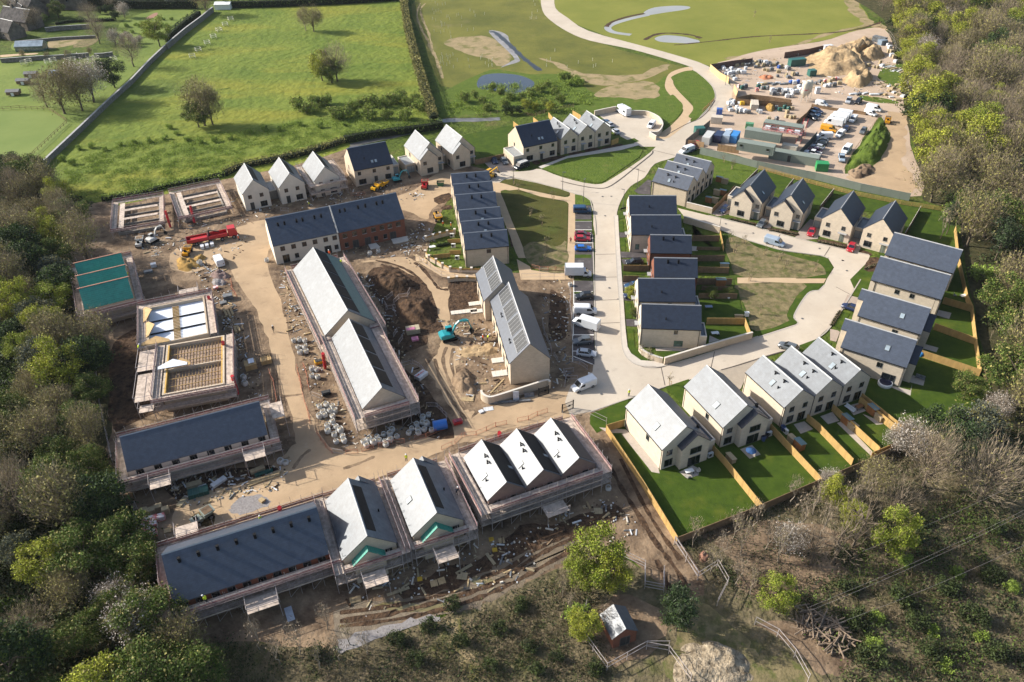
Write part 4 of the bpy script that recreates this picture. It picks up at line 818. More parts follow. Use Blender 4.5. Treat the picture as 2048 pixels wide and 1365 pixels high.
fence('lower brown plank fence behind the sand bay', 'Q5', '940,345 1180,370 1560,390 1990,430', 2.0, timber_d, 1.8, 'hoarding', 'plank_fence')
fence('dark hoarding along the road at the depot entrance', 'Q5', '20,1110 240,930 470,750', 2.4, mat('grey_brown_ply',(.13,.11,.09),.8,vary=.1), 2.4, 'hoarding', 'site_hoarding')
fence('dark plank fence beside the first row of parked cars', 'Q3', '500,390 680,240 790,110', 2.2, timber_d, 1.8, 'hoarding', 'plank_fence')
fence('dark green hoarding beside the cabins and parked cars', 'Q3', '505,985 700,790 880,590', 2.4, mat('dark_green_hoarding',(.06,.075,.07),.7,vary=.1), 2.4, 'hoarding', 'site_hoarding')
fence('brown gate panels beside the red and blue cars', 'Q5', '60,1120 200,1130 355,1165', 2.2, mat('orange_ply',(.36,.22,.11),.8,vary=.1), 1.2, 'gate', 'plank_gate')
fence('light brown plank fence in front of the blue containers', 'Q5', '615,1195 800,1225 1010,1255', 2.2, MATS['orange_ply'], 1.2, 'hoarding', 'plank_fence')
fence('low wire fence in the car park beside the white van row', 'Q3', '1460,180 1620,200 1780,230', 1.1, timber_d, 2.0, 'fence', 'low_fence')
fence('low fence by the white van at the top of the car park', 'Q3', '780,80 1000,120 1280,165', 1.0, timber_d, 2.0, 'fence', 'low_fence')
railfence('low rail fence along the green bank of the car park', 'Q3', '1370,1320 1440,1130 1560,960 1740,700 1900,500 2030,320', 1.0, timber_d, 2, r=.03)
wall('long brick garden wall running up the close from the corner house', 'K', '680,858 1100,730 1500,612 1880,508', 1.9)
wall('curved brick wall at the front of the corner house', 'K', '335,690 380,745 470,800 590,845 655,862', 1.5, smooth=True)
wall('curved brick wall around the end of the solar panelled terrace', 'N', '425,960 440,1000 490,1035 560,1048 700,1010 1000,915 1310,820 1365,845', 1.9, smooth=True)
wall('brick wall at the back of the motorhome court', 'C', '1490,95 1640,60 1835,22', 1.9)
wall('curved brick wall round the right side of the motorhome court', 'T2', '1690,647 1740,647 1800,652 1860,680 1885,715 1880,745 1855,770 1812,770 1850,795', 1.6, smooth=True)
wall('brick wall below the grey roofed trio', 'I', '1090,868 1480,962', 1.8)
wall('brick wall along the close behind the cream street houses', 'I', '1050,1082 1380,1180 1600,1245', 1.9)
def piers(label, f, s, n, h=1.5):
    pts = [at(u, v, h) for u, v in PX(f, s)]; sp = smoothpoly(pts, 0, 6, closed=False); q0 = Vector((sp[0].x, sp[0].y, 0)); o = empty('piered_wall', q0, 0, label, 'wall'); b = MB(); c = MB()
    L = [0]
    for a, b_ in zip(sp[:-1], sp[1:]): L.append(L[-1] + (b_ - a).length)
    def pt(t):
        t *= L[-1]
        for i in range(len(sp) - 1):
            if L[i + 1] >= t - 1e-6: k = (t - L[i]) / max(L[i + 1] - L[i], 1e-6); return sp[i].lerp(sp[i + 1], k)
        return sp[-1]
    ps = [pt(i / (n - 1)) - q0 for i in range(n)]
    for a, b_ in zip(ps[:-1], ps[1:]):
        d = b_ - a; m_ = (a + b_) / 2; b.rbox((m_.x, m_.y, 0), d.length - .5, .25, h * .62, math.atan2(d.y, d.x)); pb = MB(); pb.rbox((m_.x, m_.y, h * .62), d.length - .52, .06, h * .3, math.atan2(d.y, d.x)); pb.build('infill_panel', timber, o)
    b.build('low_wall', buff, o)
    for p in ps: c = MB(); c.rbox((p.x, p.y, 0), .5, .5, h, 0); c.rbox((p.x, p.y, h), .62, .62, .14, 0, 1); c.build('pier', [buff, copem], o)
    return o
piers('curved pale wall with square piers round the small back gardens', 'M', '70,420 110,480 190,520 300,590 400,640 500,655 620,660 740,655 850,660', 8)
piers('straight piered wall at the top of the small back gardens', 'M', '75,225 180,200 280,170 360,150 470,128', 5)
piers('unfinished pale pier stubs beside the mud track', 'M', '390,790 400,775 535,775 670,775 780,780', 4, 1.3)
for i, s in enumerate(('375,270 545,258', '405,420 555,415', '180,480 410,455')):
    fence('small timber fence %s from the top between the back gardens' % ORD[i], 'M', s, 1.2, timber)
# old field wall and its coping, post fence beside it
wall('long stone field wall running diagonally beside the meadow', 'X', '54,352 100,308 160,252 215,200 262,158 300,118 330,90', 1.9, .6, mat('dry_stone',(.20,.185,.16),.95,vary=.25,scale=1.5), mat('stone_cap',(.36,.35,.34),.8,vary=.2,scale=1), 'stone_wall')
wall('dark stone wall continuing up to the manor hedge', 'X', '332,88 370,56 400,34 425,14', 2.4, .6, MATS['dry_stone'], MATS['stone_cap'], 'stone_wall')
wall('garden wall below the allotment beds', 'Q7', '0,925 280,905 560,885 900,870 1390,835', 1.8, .5, MATS['dry_stone'], MATS['stone_cap'], 'stone_wall')
wall('short garden wall left of the orchard', 'Q7', '1480,845 1620,840 1770,820', 1.8, .5, MATS['dry_stone'], MATS['stone_cap'], 'stone_wall')
wall('garden wall above the oval lawn', 'Q7', '700,440 900,415 1150,400 1400,385', 2.0, .5, MATS['dry_stone'], MATS['stone_cap'], 'stone_wall')
wall('wall along the top of the allotment beds', 'Q7', '300,645 600,620 900,590 1500,560', 1.2, .4, MATS['dry_stone'], MATS['stone_cap'], 'stone_wall')
railfence('wire field fence alongside the stone wall', 'X', '36,340 70,308 110,270 134,248', 1.2, timber_d, 2, r=.05)
railfence('thin field fence at the lower edge of the paddock', 'X', '-10,222 40,218 100,222 134,244', 1.2, timber_d, 2, r=.04)
# ---------------------------------------------------------------- scaffolding
def scaffold(label, P, ang, x0, x1, y0, y1, lifts=(2.1, 4.3), w=1.5, gap=.25, sides='snew', up=1.9, guard=True, foot=None, name='scaffold', cat='scaffold'):
    """tube scaffold round a footprint, board decks on each lift, maroon brick guards on the top one"""
    o = empty(name, (P[0], P[1], 0), R(ang), label, cat, 'scaffolds round unfinished houses')
    rs = random.Random(int(abs(P[0] * 13 + P[1] * 7)))
    sd = {'s': ((x0 - gap - w, y0 - gap), (x1 + gap + w, y0 - gap), (0, -1)), 'n': ((x0 - gap - w, y1 + gap), (x1 + gap + w, y1 + gap), (0, 1)), 'w': ((x0 - gap, y0 - gap), (x0 - gap, y1 + gap), (-1, 0)), 'e': ((x1 + gap, y0 - gap), (x1 + gap, y1 + gap), (1, 0))}
    for k in sides:
        a, b_, n = sd[k]; a, b_, n = Vector(a), Vector(b_), Vector(n); d = b_ - a; L = d.length; u = d / L; cnt = max(2, round(L / 1.7)); fr = MB(); top = lifts[-1]
        for i in range(cnt + 1):
            q = a + d * (i / cnt)
            for off in (0.05, w):
                p = q + n * off; h = top + (up + rs.uniform(-.5, .6) if off > 1 else .4); fr.tube((p.x, p.y, 0), (p.x, p.y, h), .035, 4)
            if i % 2 == 0 and i < cnt:
                p = q + n * w; p2 = a + d * ((i + 1) / cnt) + n * w
                for z0, z1 in zip((0,) + tuple(lifts[:-1]), lifts): fr.tube((p.x, p.y, z0 + .1), (p2.x, p2.y, z1), .03, 4)
        for z in lifts:
            for off in (.05, w):
                p, p2 = a + n * off - u * .3, b_ + n * off + u * .3; fr.tube((p.x, p.y, z - .12), (p2.x, p2.y, z - .12), .035, 4)
            for off, zz in ((w, .55), (w, 1.1)): p, p2 = a + n * off, b_ + n * off; fr.tube((p.x, p.y, z + zz), (p2.x, p2.y, z + zz), .035, 4)
            nb = 5; dk = MB(); gd = MB()
            for j in range(nb):
                off = .12 + (w - .2) * (j + .5) / nb; t = 0
                while t < L - .1:
                    l = min(rs.uniform(2.4, 3.9), L - t); c = a + u * (t + l / 2) + n * off; dk.rbox((c.x, c.y, z - .06 + rs.uniform(0, .02)), l - .03, (w - .2) / nb - .02, .05, math.atan2(u.y, u.x)); t += l
            p = a + d / 2 + n * (w + .03)
            if z == top and guard: gd.rbox((p.x, p.y, z + .02), L + .1, .02, .46, math.atan2(u.y, u.x)); gd.rbox((p.x, p.y, z + .62), L + .1, .025, .2, math.atan2(u.y, u.x), 1)
            else: gd.rbox((p.x, p.y, z), L, .04, .2, math.atan2(u.y, u.x), 2)
            dk.build('board_deck', deckm, o); gd.build('edge_guard', [netpink, maroon, deckm], o)
        fr.build('tube_frame', galv, o)
    if foot:
        for (fx, fy, fw, fd, fz) in foot:                                  # loading bays: raised platforms on tubes
            b = MB(); g = MB(); b.box(fx, fx + fw, fy, fy + fd, fz - .06, fz)
            for xx in (fx, fx + fw):
                for yy in (fy, fy + fd): g.tube((xx, yy, 0), (xx, yy, fz + 1.3), .05, 4)
            for xx in (fx, fx + fw): g.tube((xx, fy, fz + 1.1), (xx, fy + fd, fz + 1.1), .045, 4)
            g.tube((fx, fy, fz + 1.1), (fx + fw, fy, fz + 1.1), .045, 4); bb = b.build('loading_bay', deckm, o); g.build('bay_frame', galv, bb)
    return o
def sc_for(key, label, **kw):
    h = SITE[key]; l = h.o.location; return scaffold(label, (l.x, l.y), math.degrees(h.o.rotation_euler.z), 0, h.w, 0, h.D, **kw)
sc_for('long1', 'scaffold round the long dark slate roof on the left', lifts=(2.0, 4.0), foot=[(3.2, -4.6, 3.4, 2.7, 3.7), (19.0, -4.4, 3.6, 2.5, 4.0), (25.2, 3.5, 2.2, 4.5, 5.2)])
sc_for('long2', 'scaffold round the long slate roof with eight flues', lifts=(2.0, 4.0), foot=[(9.5, -4.5, 4.6, 2.6, 3.0), (1.2, 13.0, 3.4, 2.6, 4.2)])
sc_for('sil_a', 'scaffold round the upper long silver roof', lifts=(2.1, 4.4), sides='snew')
sc_for('sil_b', 'scaffold round the lower long silver roof with stepped end decks', lifts=(2.1, 3.6, 4.9), w=1.9, sides='sne')
sc_for('s1a', 'scaffold round the left silver house with green felt porch', lifts=(2.0, 4.3), foot=[(15.2, 2.0, 2.6, 3.6, 3.2)])
sc_for('s1b', 'scaffold round the right silver house with small rooflight', lifts=(2.0, 4.3), foot=[(15.2, 2.4, 2.6, 3.4, 3.0)])
l = SITE['saw0'].o.location
scaffold('wide three deck scaffold round the sawtooth roofs', (l.x, l.y), -66.8, 0, 10.9, 0, 19.8, lifts=(1.9, 3.2, 4.5), w=1.8, foot=[(13.2, 8.5, 2.6, 4.0, 2.0)])
l = SITE['green0'].o.location
scaffold('scaffold round the three green membrane roofs', (l.x, l.y), 26.6, 0, 10.2, 0, 20.6, lifts=(2.0, 4.2))
scaffold('pale scaffold round the third pale gabled house', (-55.4, 208.8), 26.3, 0, 7.2, 0, 12.3, lifts=(2.0, 4.3), guard=False)
# ---------------------------------------------------------------- open shells
def rect(nl, nr, fl, z):
    a, b_, c = at(*nl, z), at(*nr, z), at(*fl, z); u = (b_ - a); w = u.length; u = u / w; v = Vector((-u.y, u.x, 0)); return (a.x, a.y), math.degrees(math.atan2(u.y, u.x)), w, (c - a).dot(v)
def shell(label, P, ang, w, d, h, t=.35, cross=(), name='unfinished_building', floor=None, fz=.2, wm=None):
    o = empty(name, (P[0], P[1], 0), R(ang), label, 'building'); b = MB(); wm = wm or blockw
    b.box(0, w, 0, t, 0, h); b.box(0, w, d - t, d, 0, h); b.box(0, t, t, d - t, 0, h); b.box(w - t, w, t, d - t, 0, h)
    for y in cross: b.box(t, w - t, y, y + .25, 0, h - .2)
    b.build('wall', wm, o); f = MB(); f.box(t, w - t, t, d - t, 0, fz); f.build('floor', floor or grav, o); return o
for k, (nl, nr, fl, lab) in enumerate([((190+205*.1465, 340+862*.1465), (190+965*.1465, 340+735*.1465), (190+125*.1465, 340+455*.1465), 'left'), ((190+1130*.1465, 340+690*.1465), (190+1890*.1465, 340+525*.1465), (190+1000*.1465, 340+300*.1465), 'right')]):
    P, a, w_, d_ = rect(nl, nr, fl, 2.1); m_ = 1.7; u = Vector((math.cos(R(a)), math.sin(R(a)), 0)); v = Vector((-u.y, u.x, 0)); q = Vector((*P, 0)) + u * m_ + v * m_
    shell('%s roofless ground floor shell inside white decked scaffold' % lab, q, a, w_ - 2 * m_, d_ - 2 * m_, .8, cross=((d_ - 2 * m_) * .34, (d_ - 2 * m_) * .68), floor=soil)
    s_ = scaffold('%s of two low scaffolds with white board decks at the top left' % lab, q, a, 0, w_ - 2 * m_, 0, d_ - 2 * m_, lifts=(2.1,), w=1.35, gap=.1, up=1.3)
    b = MB(); ws = w_ - 2 * m_; ds = d_ - 2 * m_
    for y in (ds * .34, ds * .68): b.box(.3, ws - .3, y - .5, y + .7, 2.0, 2.06)
    b.box(.3, 1.6, .3, ds - .3, 2.02, 2.08); b.build('inner_deck', deckm, s_)
P, a, w_, d_ = rect((275,698), (433.6,664.5), (262,598), 4.6); u = Vector((math.cos(R(a)), math.sin(R(a)), 0)); v = Vector((-u.y, u.x, 0)); q = Vector((*P, 0)) + u * 1.9 + v * .4
S1w, S1d = w_ - 3.6, 15.2
sh = shell('big open shell with white insulation floor and no roof', q, a, S1w, S1d, 4.5, floor=insul, fz=3.7, wm=buff)
b = MB()
for y in (4.9, 9.7): b.box(.4, S1w - .4, y, y + .3, 3.75, 3.95)
b.build('floor_gap', blackm, sh); b = MB()
for k in range(24): b.box(5.2, 6.6, .6 + k * .58, .75 + k * .58, 3.8, 4.05)
b.build('joist_strip', joist, sh)
scaffold('white decked scaffold round the open shell with insulation floor', q, a, 0, S1w, 0, S1d, lifts=(2.1, 4.4), sides='new', foot=[(S1w - 5.2, S1d + 1.9, 4.2, 2.2, 4.9)])
def gablepanel(label, px, z, rz, wd=5.6, ht=2.4, m=ply, tilt=1.25):
    b = MB(); b.prism([(-wd/2, 0), (wd/2, 0), (wd/2, ht * .3), (0, ht), (-wd/2, ht * .3)], 0, .12); o = b.build('timber_gable_panel', m); o.location = at(*px, z); o.rotation_euler = (tilt, 0, rz); tag(o, label, 'panel', 'prefabricated gable panels'); return o
gablepanel('plywood gable panel leaning at the left wall nearest the green roofs', (287,632), 4.4, R(-70), tilt=.5); gablepanel('plywood gable panel leaning at the middle of the left wall', (292,662), 4.4, R(-70), tilt=.5)
gablepanel('bright plywood gable panel lying flat at the shell corner', (311,688), 4.5, R(15), tilt=.12); gablepanel('white gable panel lying over the joists', (345,735), 4.9, R(15), m=insul, tilt=.1); gablepanel('brown gable panel beside the white gable panel', (362,733), 4.8, R(15), m=ply, tilt=.15, wd=3.6)
P, a, w_, d_ = rect((264,815), (470,777), (246,702), 4.4); u = Vector((math.cos(R(a)), math.sin(R(a)), 0)); v = Vector((-u.y, u.x, 0)); q = Vector((*P, 0)) + u * 5.2 + v * 2.2
S2w, S2d = w_ - 7.2, d_ - 2.6
sh = shell('open shell with bare timber joist floors and no roof', q, a, S2w, S2d, 4.3, cross=(S2d / 2 - .2,), floor=mat('subfloor',(.34,.25,.19),.9,vary=.2,scale=1.5), fz=3.2, wm=buff)
b = MB(); c = MB()
for y0, y1 in ((.4, S2d / 2 - .25), (S2d / 2 + .1, S2d - .4)):
    for x in np.arange(.9, S2w - .6, .62): b.box(x, x + .05, y0, y1, 3.5, 3.65)
    for t in (.3, .62): b.box(.5, S2w - .5, y0 + (y1 - y0) * t, y0 + (y1 - y0) * t + .1, 3.66, 3.78)
    c.box(.36, .62, y0, y1, 3.3, 4.3); c.box(S2w - .62, S2w - .36, y0, y1, 3.3, 4.3)
b.build('floor_joist', joist, sh); c.build('plywood_upstand', mat('golden_ply',(.55,.33,.07),.8,vary=.15,scale=1), sh)
scaffold('scaffold with wide cluttered decks round the joist floored shell', q, a, 0, S2w, 0, S2d, lifts=(2.1, 4.2), w=1.6, sides='sew', foot=[(-5.0, -.6, 3.4, S2d * .52, 4.1), (-5.3, S2d * .55, 3.6, S2d * .42, 4.1), (-4.2, -3.0, 2.6, 2.2, 3.3)])
# ---------------------------------------------------------------- vehicles
def paint(name, c, rough=.3): return mat('paint_' + name, c, rough, vary=.04, scale=1.0, coords='O', spec=.6)
PT = dict(white=paint('white',(.62,.63,.64)), black=paint('black',(.012,.013,.016)), navy=paint('navy',(.012,.02,.06)), blue=paint('blue',(.015,.12,.42)), red=paint('red',(.36,.012,.02)), dred=paint('dark_red',(.16,.012,.025)), silver=paint('silver',(.36,.38,.41)), grey=paint('grey',(.09,.10,.11)), teal=paint('teal',(.01,.25,.28),.4), yellow=paint('yellow',(.62,.33,.015),.4), lblue=paint('pale_blue',(.28,.34,.41)), dblue=paint('dark_blue',(.018,.055,.12)), plum=paint('plum',(.10,.012,.04)), cream=paint('cream',(.55,.50,.40),.5), orange=paint('amber',(.60,.28,.01)), green=paint('green',(.012,.10,.04),.5), sred=paint('signal_red',(.42,.012,.015),.45), sage=paint('sage',(.185,.21,.175),.55), lgreen=paint('bright_green',(.015,.22,.06),.45), dteal=paint('dark_teal',(.012,.09,.075),.45), sky=paint('sky_blue',(.03,.19,.48),.5), gwhite=paint('dirty_white',(.46,.45,.42),.5))
tyre = mat('tyre_rubber', (.013,.013,.013), .9); rimm = mat('wheel_rim', (.30,.30,.31), .4, metal=.6); lampm = mat('headlight_glass', (.6,.62,.62), .15); tailm = mat('tail_light', (.25,.01,.01), .3); vglass = mat('vehicle_glass', (.012,.016,.02), .06, spec=.9, vary=.05); chassis = mat('chassis_black', (.02,.02,.02), .7)
def ring(x, hb, zb, hw, zm, ht, zt): return [(x,-hb,zb),(x,-hw,zm),(x,-hw,zt-.18 if zt-.18>zm else zm+.01),(x,-ht,zt),(x,ht,zt),(x,hw,zt-.18 if zt-.18>zm else zm+.01),(x,hw,zm),(x,hb,zb)]
def wheels(root, xs, hw, r=.32, wd=.22, body=None):
    t = MB(); t.tube((0, -wd/2, 0), (0, wd/2, 0), r, 14); tm = t.mesh('wheel_tyre', tyre); q = MB(); q.tube((0, -wd/2 - .01, 0), (0, wd/2 + .01, 0), r * .58, 10); rm = q.mesh('wheel_rim', rimm)
    for x in xs:
        for sy in (-1, 1):
            o = link('wheel', tm, root, (x, sy * (hw - wd/2 + .03), r)); link('rim', rm, o)
def lamps(root, xf, xr, y, z, zr=None, s=.16):
    b = MB(); b.box(-.04, .04, -s, s, -.08, .08); a = b.mesh('headlight', lampm); c = b.mesh('tail_light', tailm)
    for sy in (-1, 1): link('headlight', a, root, (xf, sy * y, z)); link('tail_light', c, root, (xr, sy * y, zr or z + .15))
PROTO = {}
def proto(kind, col):
    if (kind, col) in PROTO: return PROTO[(kind, col)], False
    p = PT[col]; nm = {'car': 'parked_car', 'suv': 'parked_car', 'van': 'panel_van', 'bigvan': 'panel_van', 'smallvan': 'small_van', 'pickup': 'pickup_truck', 'boxvan': 'box_van', 'motorhome': 'motorhome', 'people': 'minivan'}[kind]
    r = empty(nm)
    b = MB()
    if kind in ('car', 'suv'):
        k = 1.0 if kind == 'car' else 1.12; zt = .92 * k
        b.loft([ring(-2.12,.6,.35,.7,.5,.62,.82*k), ring(-2.0,.75,.28,.86,.45,.74,zt), ring(-1.2,.78,.22,.90,.45,.80,zt+.03), ring(.9,.78,.22,.90,.45,.80,zt), ring(1.5,.76,.22,.88,.45,.76,zt-.08), ring(2.0,.72,.26,.82,.45,.66,.72*k), ring(2.15,.55,.32,.66,.45,.55,.62*k)])
        zr = 1.45 * k; g = MB(); xr = -1.95 if kind == 'suv' else -1.75
        g.add([(xr,-.76,zt-.03),(1.05,-.76,zt-.05),(1.05,.76,zt-.05),(xr,.76,zt-.03),(xr+.45,-.60,zr-.06),(.25,-.60,zr-.06),(.25,.60,zr-.06),(xr+.45,.60,zr-.06)], [(0,1,5,4),(1,2,6,5),(2,3,7,6),(3,0,4,7),(4,5,6,7)])
        b.loft([[(xr+.42,-.60,zr-.07),(xr+.42,.60,zr-.07),(xr+.46,.56,zr-.02),(xr+.46,-.56,zr-.02)], [(xr+.9,-.64,zr-.06),(xr+.9,.64,zr-.06),(xr+.9,.56,zr),(xr+.9,-.56,zr)], [(.28,-.62,zr-.07),(.28,.62,zr-.07),(.22,.55,zr-.02),(.22,-.55,zr-.02)]])
        for sy in (-1, 1):
            for xa, xb in ((1.05, .27), (-.35, -.40), (xr, xr + .45)): b.tube((xa, sy * .77, zt - .03), (xb, sy * .615, zr - .05), .04, 4)
        b.build('body', p, r, smooth=False); g.build('window', vglass, r); wheels(r, (-1.32, 1.32), .88, .33 * k); lamps(r, 2.06, -2.06, .6, .66 * k)
    elif kind in ('van', 'bigvan', 'smallvan', 'people'):
        L, hw, H_, = {'van': (5.2, .98, 2.05), 'bigvan': (6.2, 1.02, 2.55), 'smallvan': (4.4, .92, 1.82), 'people': (5.0, .97, 1.95)}[kind]; f = L / 2; zh = .5 * H_
        b.loft([ring(-f,hw*.85,.32,hw*.95,.5,hw*.82,H_-.08), ring(-f+.12,hw*.9,.28,hw,.5,hw*.86,H_), ring(f-2.0,hw*.9,.25,hw,.5,hw*.86,H_), ring(f-1.6,hw*.9,.25,hw,.5,hw*.82,H_-.1), ring(f-.85,hw*.9,.25,hw,.5,hw*.84,zh+.12), ring(f-.15,hw*.82,.28,hw*.92,.45,hw*.7,zh-.08), ring(f,hw*.7,.35,hw*.8,.45,hw*.6,zh-.3)])
        b.build('body', p, r); g = MB(); g.add([(f-1.55,-hw*.76,H_-.12),(f-1.55,hw*.76,H_-.12),(f-.86,hw*.80,zh+.18),(f-.86,-hw*.80,zh+.18)], [(0,1,2,3)])
        o = g.build('windscreen', vglass, r); o.location = (.03, 0, .035)
        for sy in (-1, 1):
            g = MB(); y = sy * (hw + .006); xb_ = f - 2.35; g.add([(xb_,y,zh+.1),(f-1.0,y,zh+.1),(f-1.55,y,H_-.34),(xb_,y,H_-.3)], [(0,1,2,3)]); g.build('side_window', vglass, r)
            if kind == 'people': g = MB(); g.add([(-f+.4,y,zh+.1),(xb_-.12,y,zh+.1),(xb_-.12,y,H_-.3),(-f+.4,y,H_-.3)], [(0,1,2,3)]); g.build('side_window', vglass, r)
        wheels(r, (-f + 1.0, f - .95), hw, .33); lamps(r, f - .08, -f, hw * .72, zh - .25, 1.0)
    elif kind == 'pickup':
        b.loft([ring(-2.6,.7,.45,.88,.6,.85,1.0), ring(.9,.75,.4,.9,.6,.82,1.0), ring(1.5,.75,.4,.9,.6,.8,1.08), ring(2.5,.7,.4,.85,.6,.7,.95), ring(2.62,.6,.45,.7,.6,.6,.85)]); b.box(-2.5, -.85, -.68, .68, 1.0, 1.02, 1)
        for sy in (-1, 1): b.box(-2.55, -.8, sy * .82 - .05, sy * .82 + .05, .98, 1.2)
        b.box(-2.6, -2.5, -.85, .85, .95, 1.2); b.loft([[(-.75,-.72,1.7),(-.75,.72,1.7),(-.75,.66,1.78),(-.75,-.66,1.78)], [(.55,-.7,1.7),(.55,.7,1.7),(.5,.64,1.76),(.5,-.64,1.76)]]); b.build('body', [p, chassis], r)
        g = MB(); g.add([(-.9,-.8,1.0),(1.35,-.8,1.0),(1.35,.8,1.0),(-.9,.8,1.0),(-.75,-.68,1.71),(.5,-.68,1.71),(.5,.68,1.71),(-.75,.68,1.71)], [(0,1,5,4),(1,2,6,5),(2,3,7,6),(3,0,4,7),(4,5,6,7)]); g.build('window', vglass, r); wheels(r, (-1.6, 1.65), .9, .38); lamps(r, 2.56, -2.6, .68, .8)
    elif kind in ('boxvan', 'motorhome'):
        hh = 3.1 if kind == 'boxvan' else 2.9
        c = MB(); c.box(-3.3, 1.2, -1.08, 1.08, .85 if kind == 'boxvan' else .45, hh)
        if kind == 'motorhome': c.xprism([(-1.05, 2.0), (1.05, 2.0), (1.0, 2.85), (-1.0, 2.85)], 1.2, 2.3)
        c.build('box_body', p, r); e = MB()
        for x in (-3.3, 1.14): e.box(x - .03, x + .09, -1.1, 1.1, .84, .95); e.box(x - .03, x + .09, -1.1, 1.1, hh - .06, hh + .03)
        e.build('body_trim', rimm, r)
        b.loft([ring(1.15,.85,.4,.98,.6,.85,2.05), ring(1.7,.85,.4,.98,.6,.82,2.0), ring(2.45,.85,.4,.98,.6,.84,1.25), ring(3.05,.8,.4,.9,.5,.7,.95), ring(3.2,.6,.45,.7,.5,.6,.7)]); b.box(-3.2, 1.2, -.5, .5, .45, .8, 1); b.build('cab', [p, chassis], r)
        g = MB(); g.add([(1.76,-.75,1.97),(1.76,.75,1.97),(2.44,.8,1.3),(2.44,-.8,1.3)], [(0,1,2,3)]); o = g.build('windscreen', vglass, r); o.location = (.03, 0, .03)
        for sy in (-1, 1):
            g = MB(); y = sy * .99; g.add([(1.35,y,1.2),(2.35,y,1.2),(1.8,y,1.85),(1.35,y,1.85)], [(0,1,2,3)]); g.build('side_window', vglass, r)
            if kind == 'motorhome': g = MB(); y = sy * 1.09; g.add([(-2.6,y,1.4),(-1.2,y,1.4),(-1.2,y,2.0),(-2.6,y,2.0)], [(0,1,2,3)]); g.build('side_window', vglass, r)
        wheels(r, (-2.0, 2.3), 1.0, .37); lamps(r, 3.1, -3.32, .7, .8, .9)
    PROTO[(kind, col)] = r; return r, True
def park(kind, col, c, f, label, z=0, group=None):
    """c = pixel of the middle of the vehicle on the ground, f = pixel ahead of its nose"""
    p, first = proto(kind, col); a, b_ = at(*c, .5), at(*f, .5); d = b_ - a
    o = p if first else dup(p); o.location = (a.x, a.y, .03 + z); o.rotation_euler = (0, 0, math.atan2(d.y, d.x)); tag(o, label, {'car': 'car', 'suv': 'car', 'pickup': 'pickup', 'boxvan': 'van', 'motorhome': 'motorhome'}.get(kind, 'van'), group); return o
def zp(f, x, y): a, b_, s = FR[f]; return (a + x * s, b_ + y * s)
def PK(kind, col, fr, x, y, x2, y2, label, group=None): return park(kind, col, zp(fr, x, y), zp(fr, x2, y2), label, 0, group)
G1, G2, G3 = 'vehicles in the street parking bays', 'cars in the depot car park', 'cars on house drives'
PK('people','dblue','W',960,590,1160,590,'dark blue minivan at the top of the street parking bays', G1)
PK('car','dred','W',970,1130,1150,1130,'dark red car behind the bright red car in the street bays', G1)
PK('car','red','W',960,1230,1150,1230,'bright red car next to the walking person in red', G1)
PK('car','blue','T5',1420,168,1470,168,'bright blue car below the red cars in the street bays', G1)
PK('boxvan','white','Q1',580,95,880,95,'white box van with grey load body at the end of the buff path', G1)
PK('suv','black','Q1',700,545,540,560,'black car parked above the white vans in the street bays', G1)
PK('van','white','Q1',730,845,950,850,'short white van between the black car and the long van', G1)
PK('bigvan','white','Q1',740,1130,450,1040,'long white van parked crooked across the bays', G1)
PK('suv','grey','Q2',790,215,600,235,'dark grey car parked above the silver saloon', G1)
PK('car','silver','Q2',860,440,1050,460,'silver saloon at the bottom of the street bays', G1)
v_ = PK('van','white','Q2',810,1040,600,1120,'white van with open rear door near the site gate')
b = MB(); b.box(-.04, .04, 0, .9, .5, 1.9); o = b.build('rear_door', PT['white'], v_); o.location = (-2.6, -.95, 0); o.rotation_euler = (0, 0, R(-150))
PK('van','lblue','D',860,1230,1000,1270,'pale silver blue van driving along the close')
PK('suv','grey','H',660,240,520,190,'dark grey car half hidden behind the silver terrace')
PK('car','navy','D',75,700,30,740,'navy car on the drive left of the leftmost cream gable', G3)
PK('car','grey','D',660,930,610,980,'grey car in the shade between the first two cream gables', G3)
PK('car','red','D',1440,1060,1410,1130,'red car on the drive in front of the third cream gable', G3)
PK('car','red','E',480,630,450,690,'red car on the drive before the rightmost cream gable', G3)
PK('car','navy','F',280,240,190,210,'navy car beside the front lawn of the third grey roofed house', G3)
PK('suv','black','J',260,585,180,590,'black car behind the brown front fence', G3)
PK('car','dblue','J',250,900,170,910,'blue car nose out in the upper of two shaded bays', G3)
PK('suv','navy','J',240,1030,160,1040,'dark blue car nose out in the lower of two shaded bays', G3)
PK('car','navy','C',-90,880,-40,960,'navy car left of the grey one by the flat roofed garage', G3)
PK('car','grey','C',70,890,120,960,'grey car by the flat roofed garage', G3)
v_ = PK('people','black','C',340,970,230,1010,'black taxi van with white roof rack bars by the triangular green', G3)
b = MB()
for k in range(7): b.box(-1.9 + k * .45, -1.72 + k * .45, -.8, .8, 2.0, 2.05)
b.build('roof_bar', whitep, v_)
PK('motorhome','white','T2',1655,660,1620,640,'white motorhome against the wall of the motorhome court')
PK('smallvan','white','T2',1820,735,1795,760,'white car van at the end of the curved court wall')
PK('car','dblue','C',1670,275,1640,255,'dark blue car behind the right end of the pale trio', G3)
PK('car','silver','C',1720,310,1690,290,'silver car behind the right end of the pale trio', G3)
PK('car','silver','C',1820,420,1780,390,'pale car below the silver one beside the pale trio', G3)
PK('van','white','Q5',30,1320,-60,1350,'white van at the corner of the depot hoarding'); PK('car','navy','Q5',130,1290,40,1340,'navy car between the white van and the red car'); PK('suv','sred','Q5',180,1210,80,1240,'bright red car by the brown gate panels')
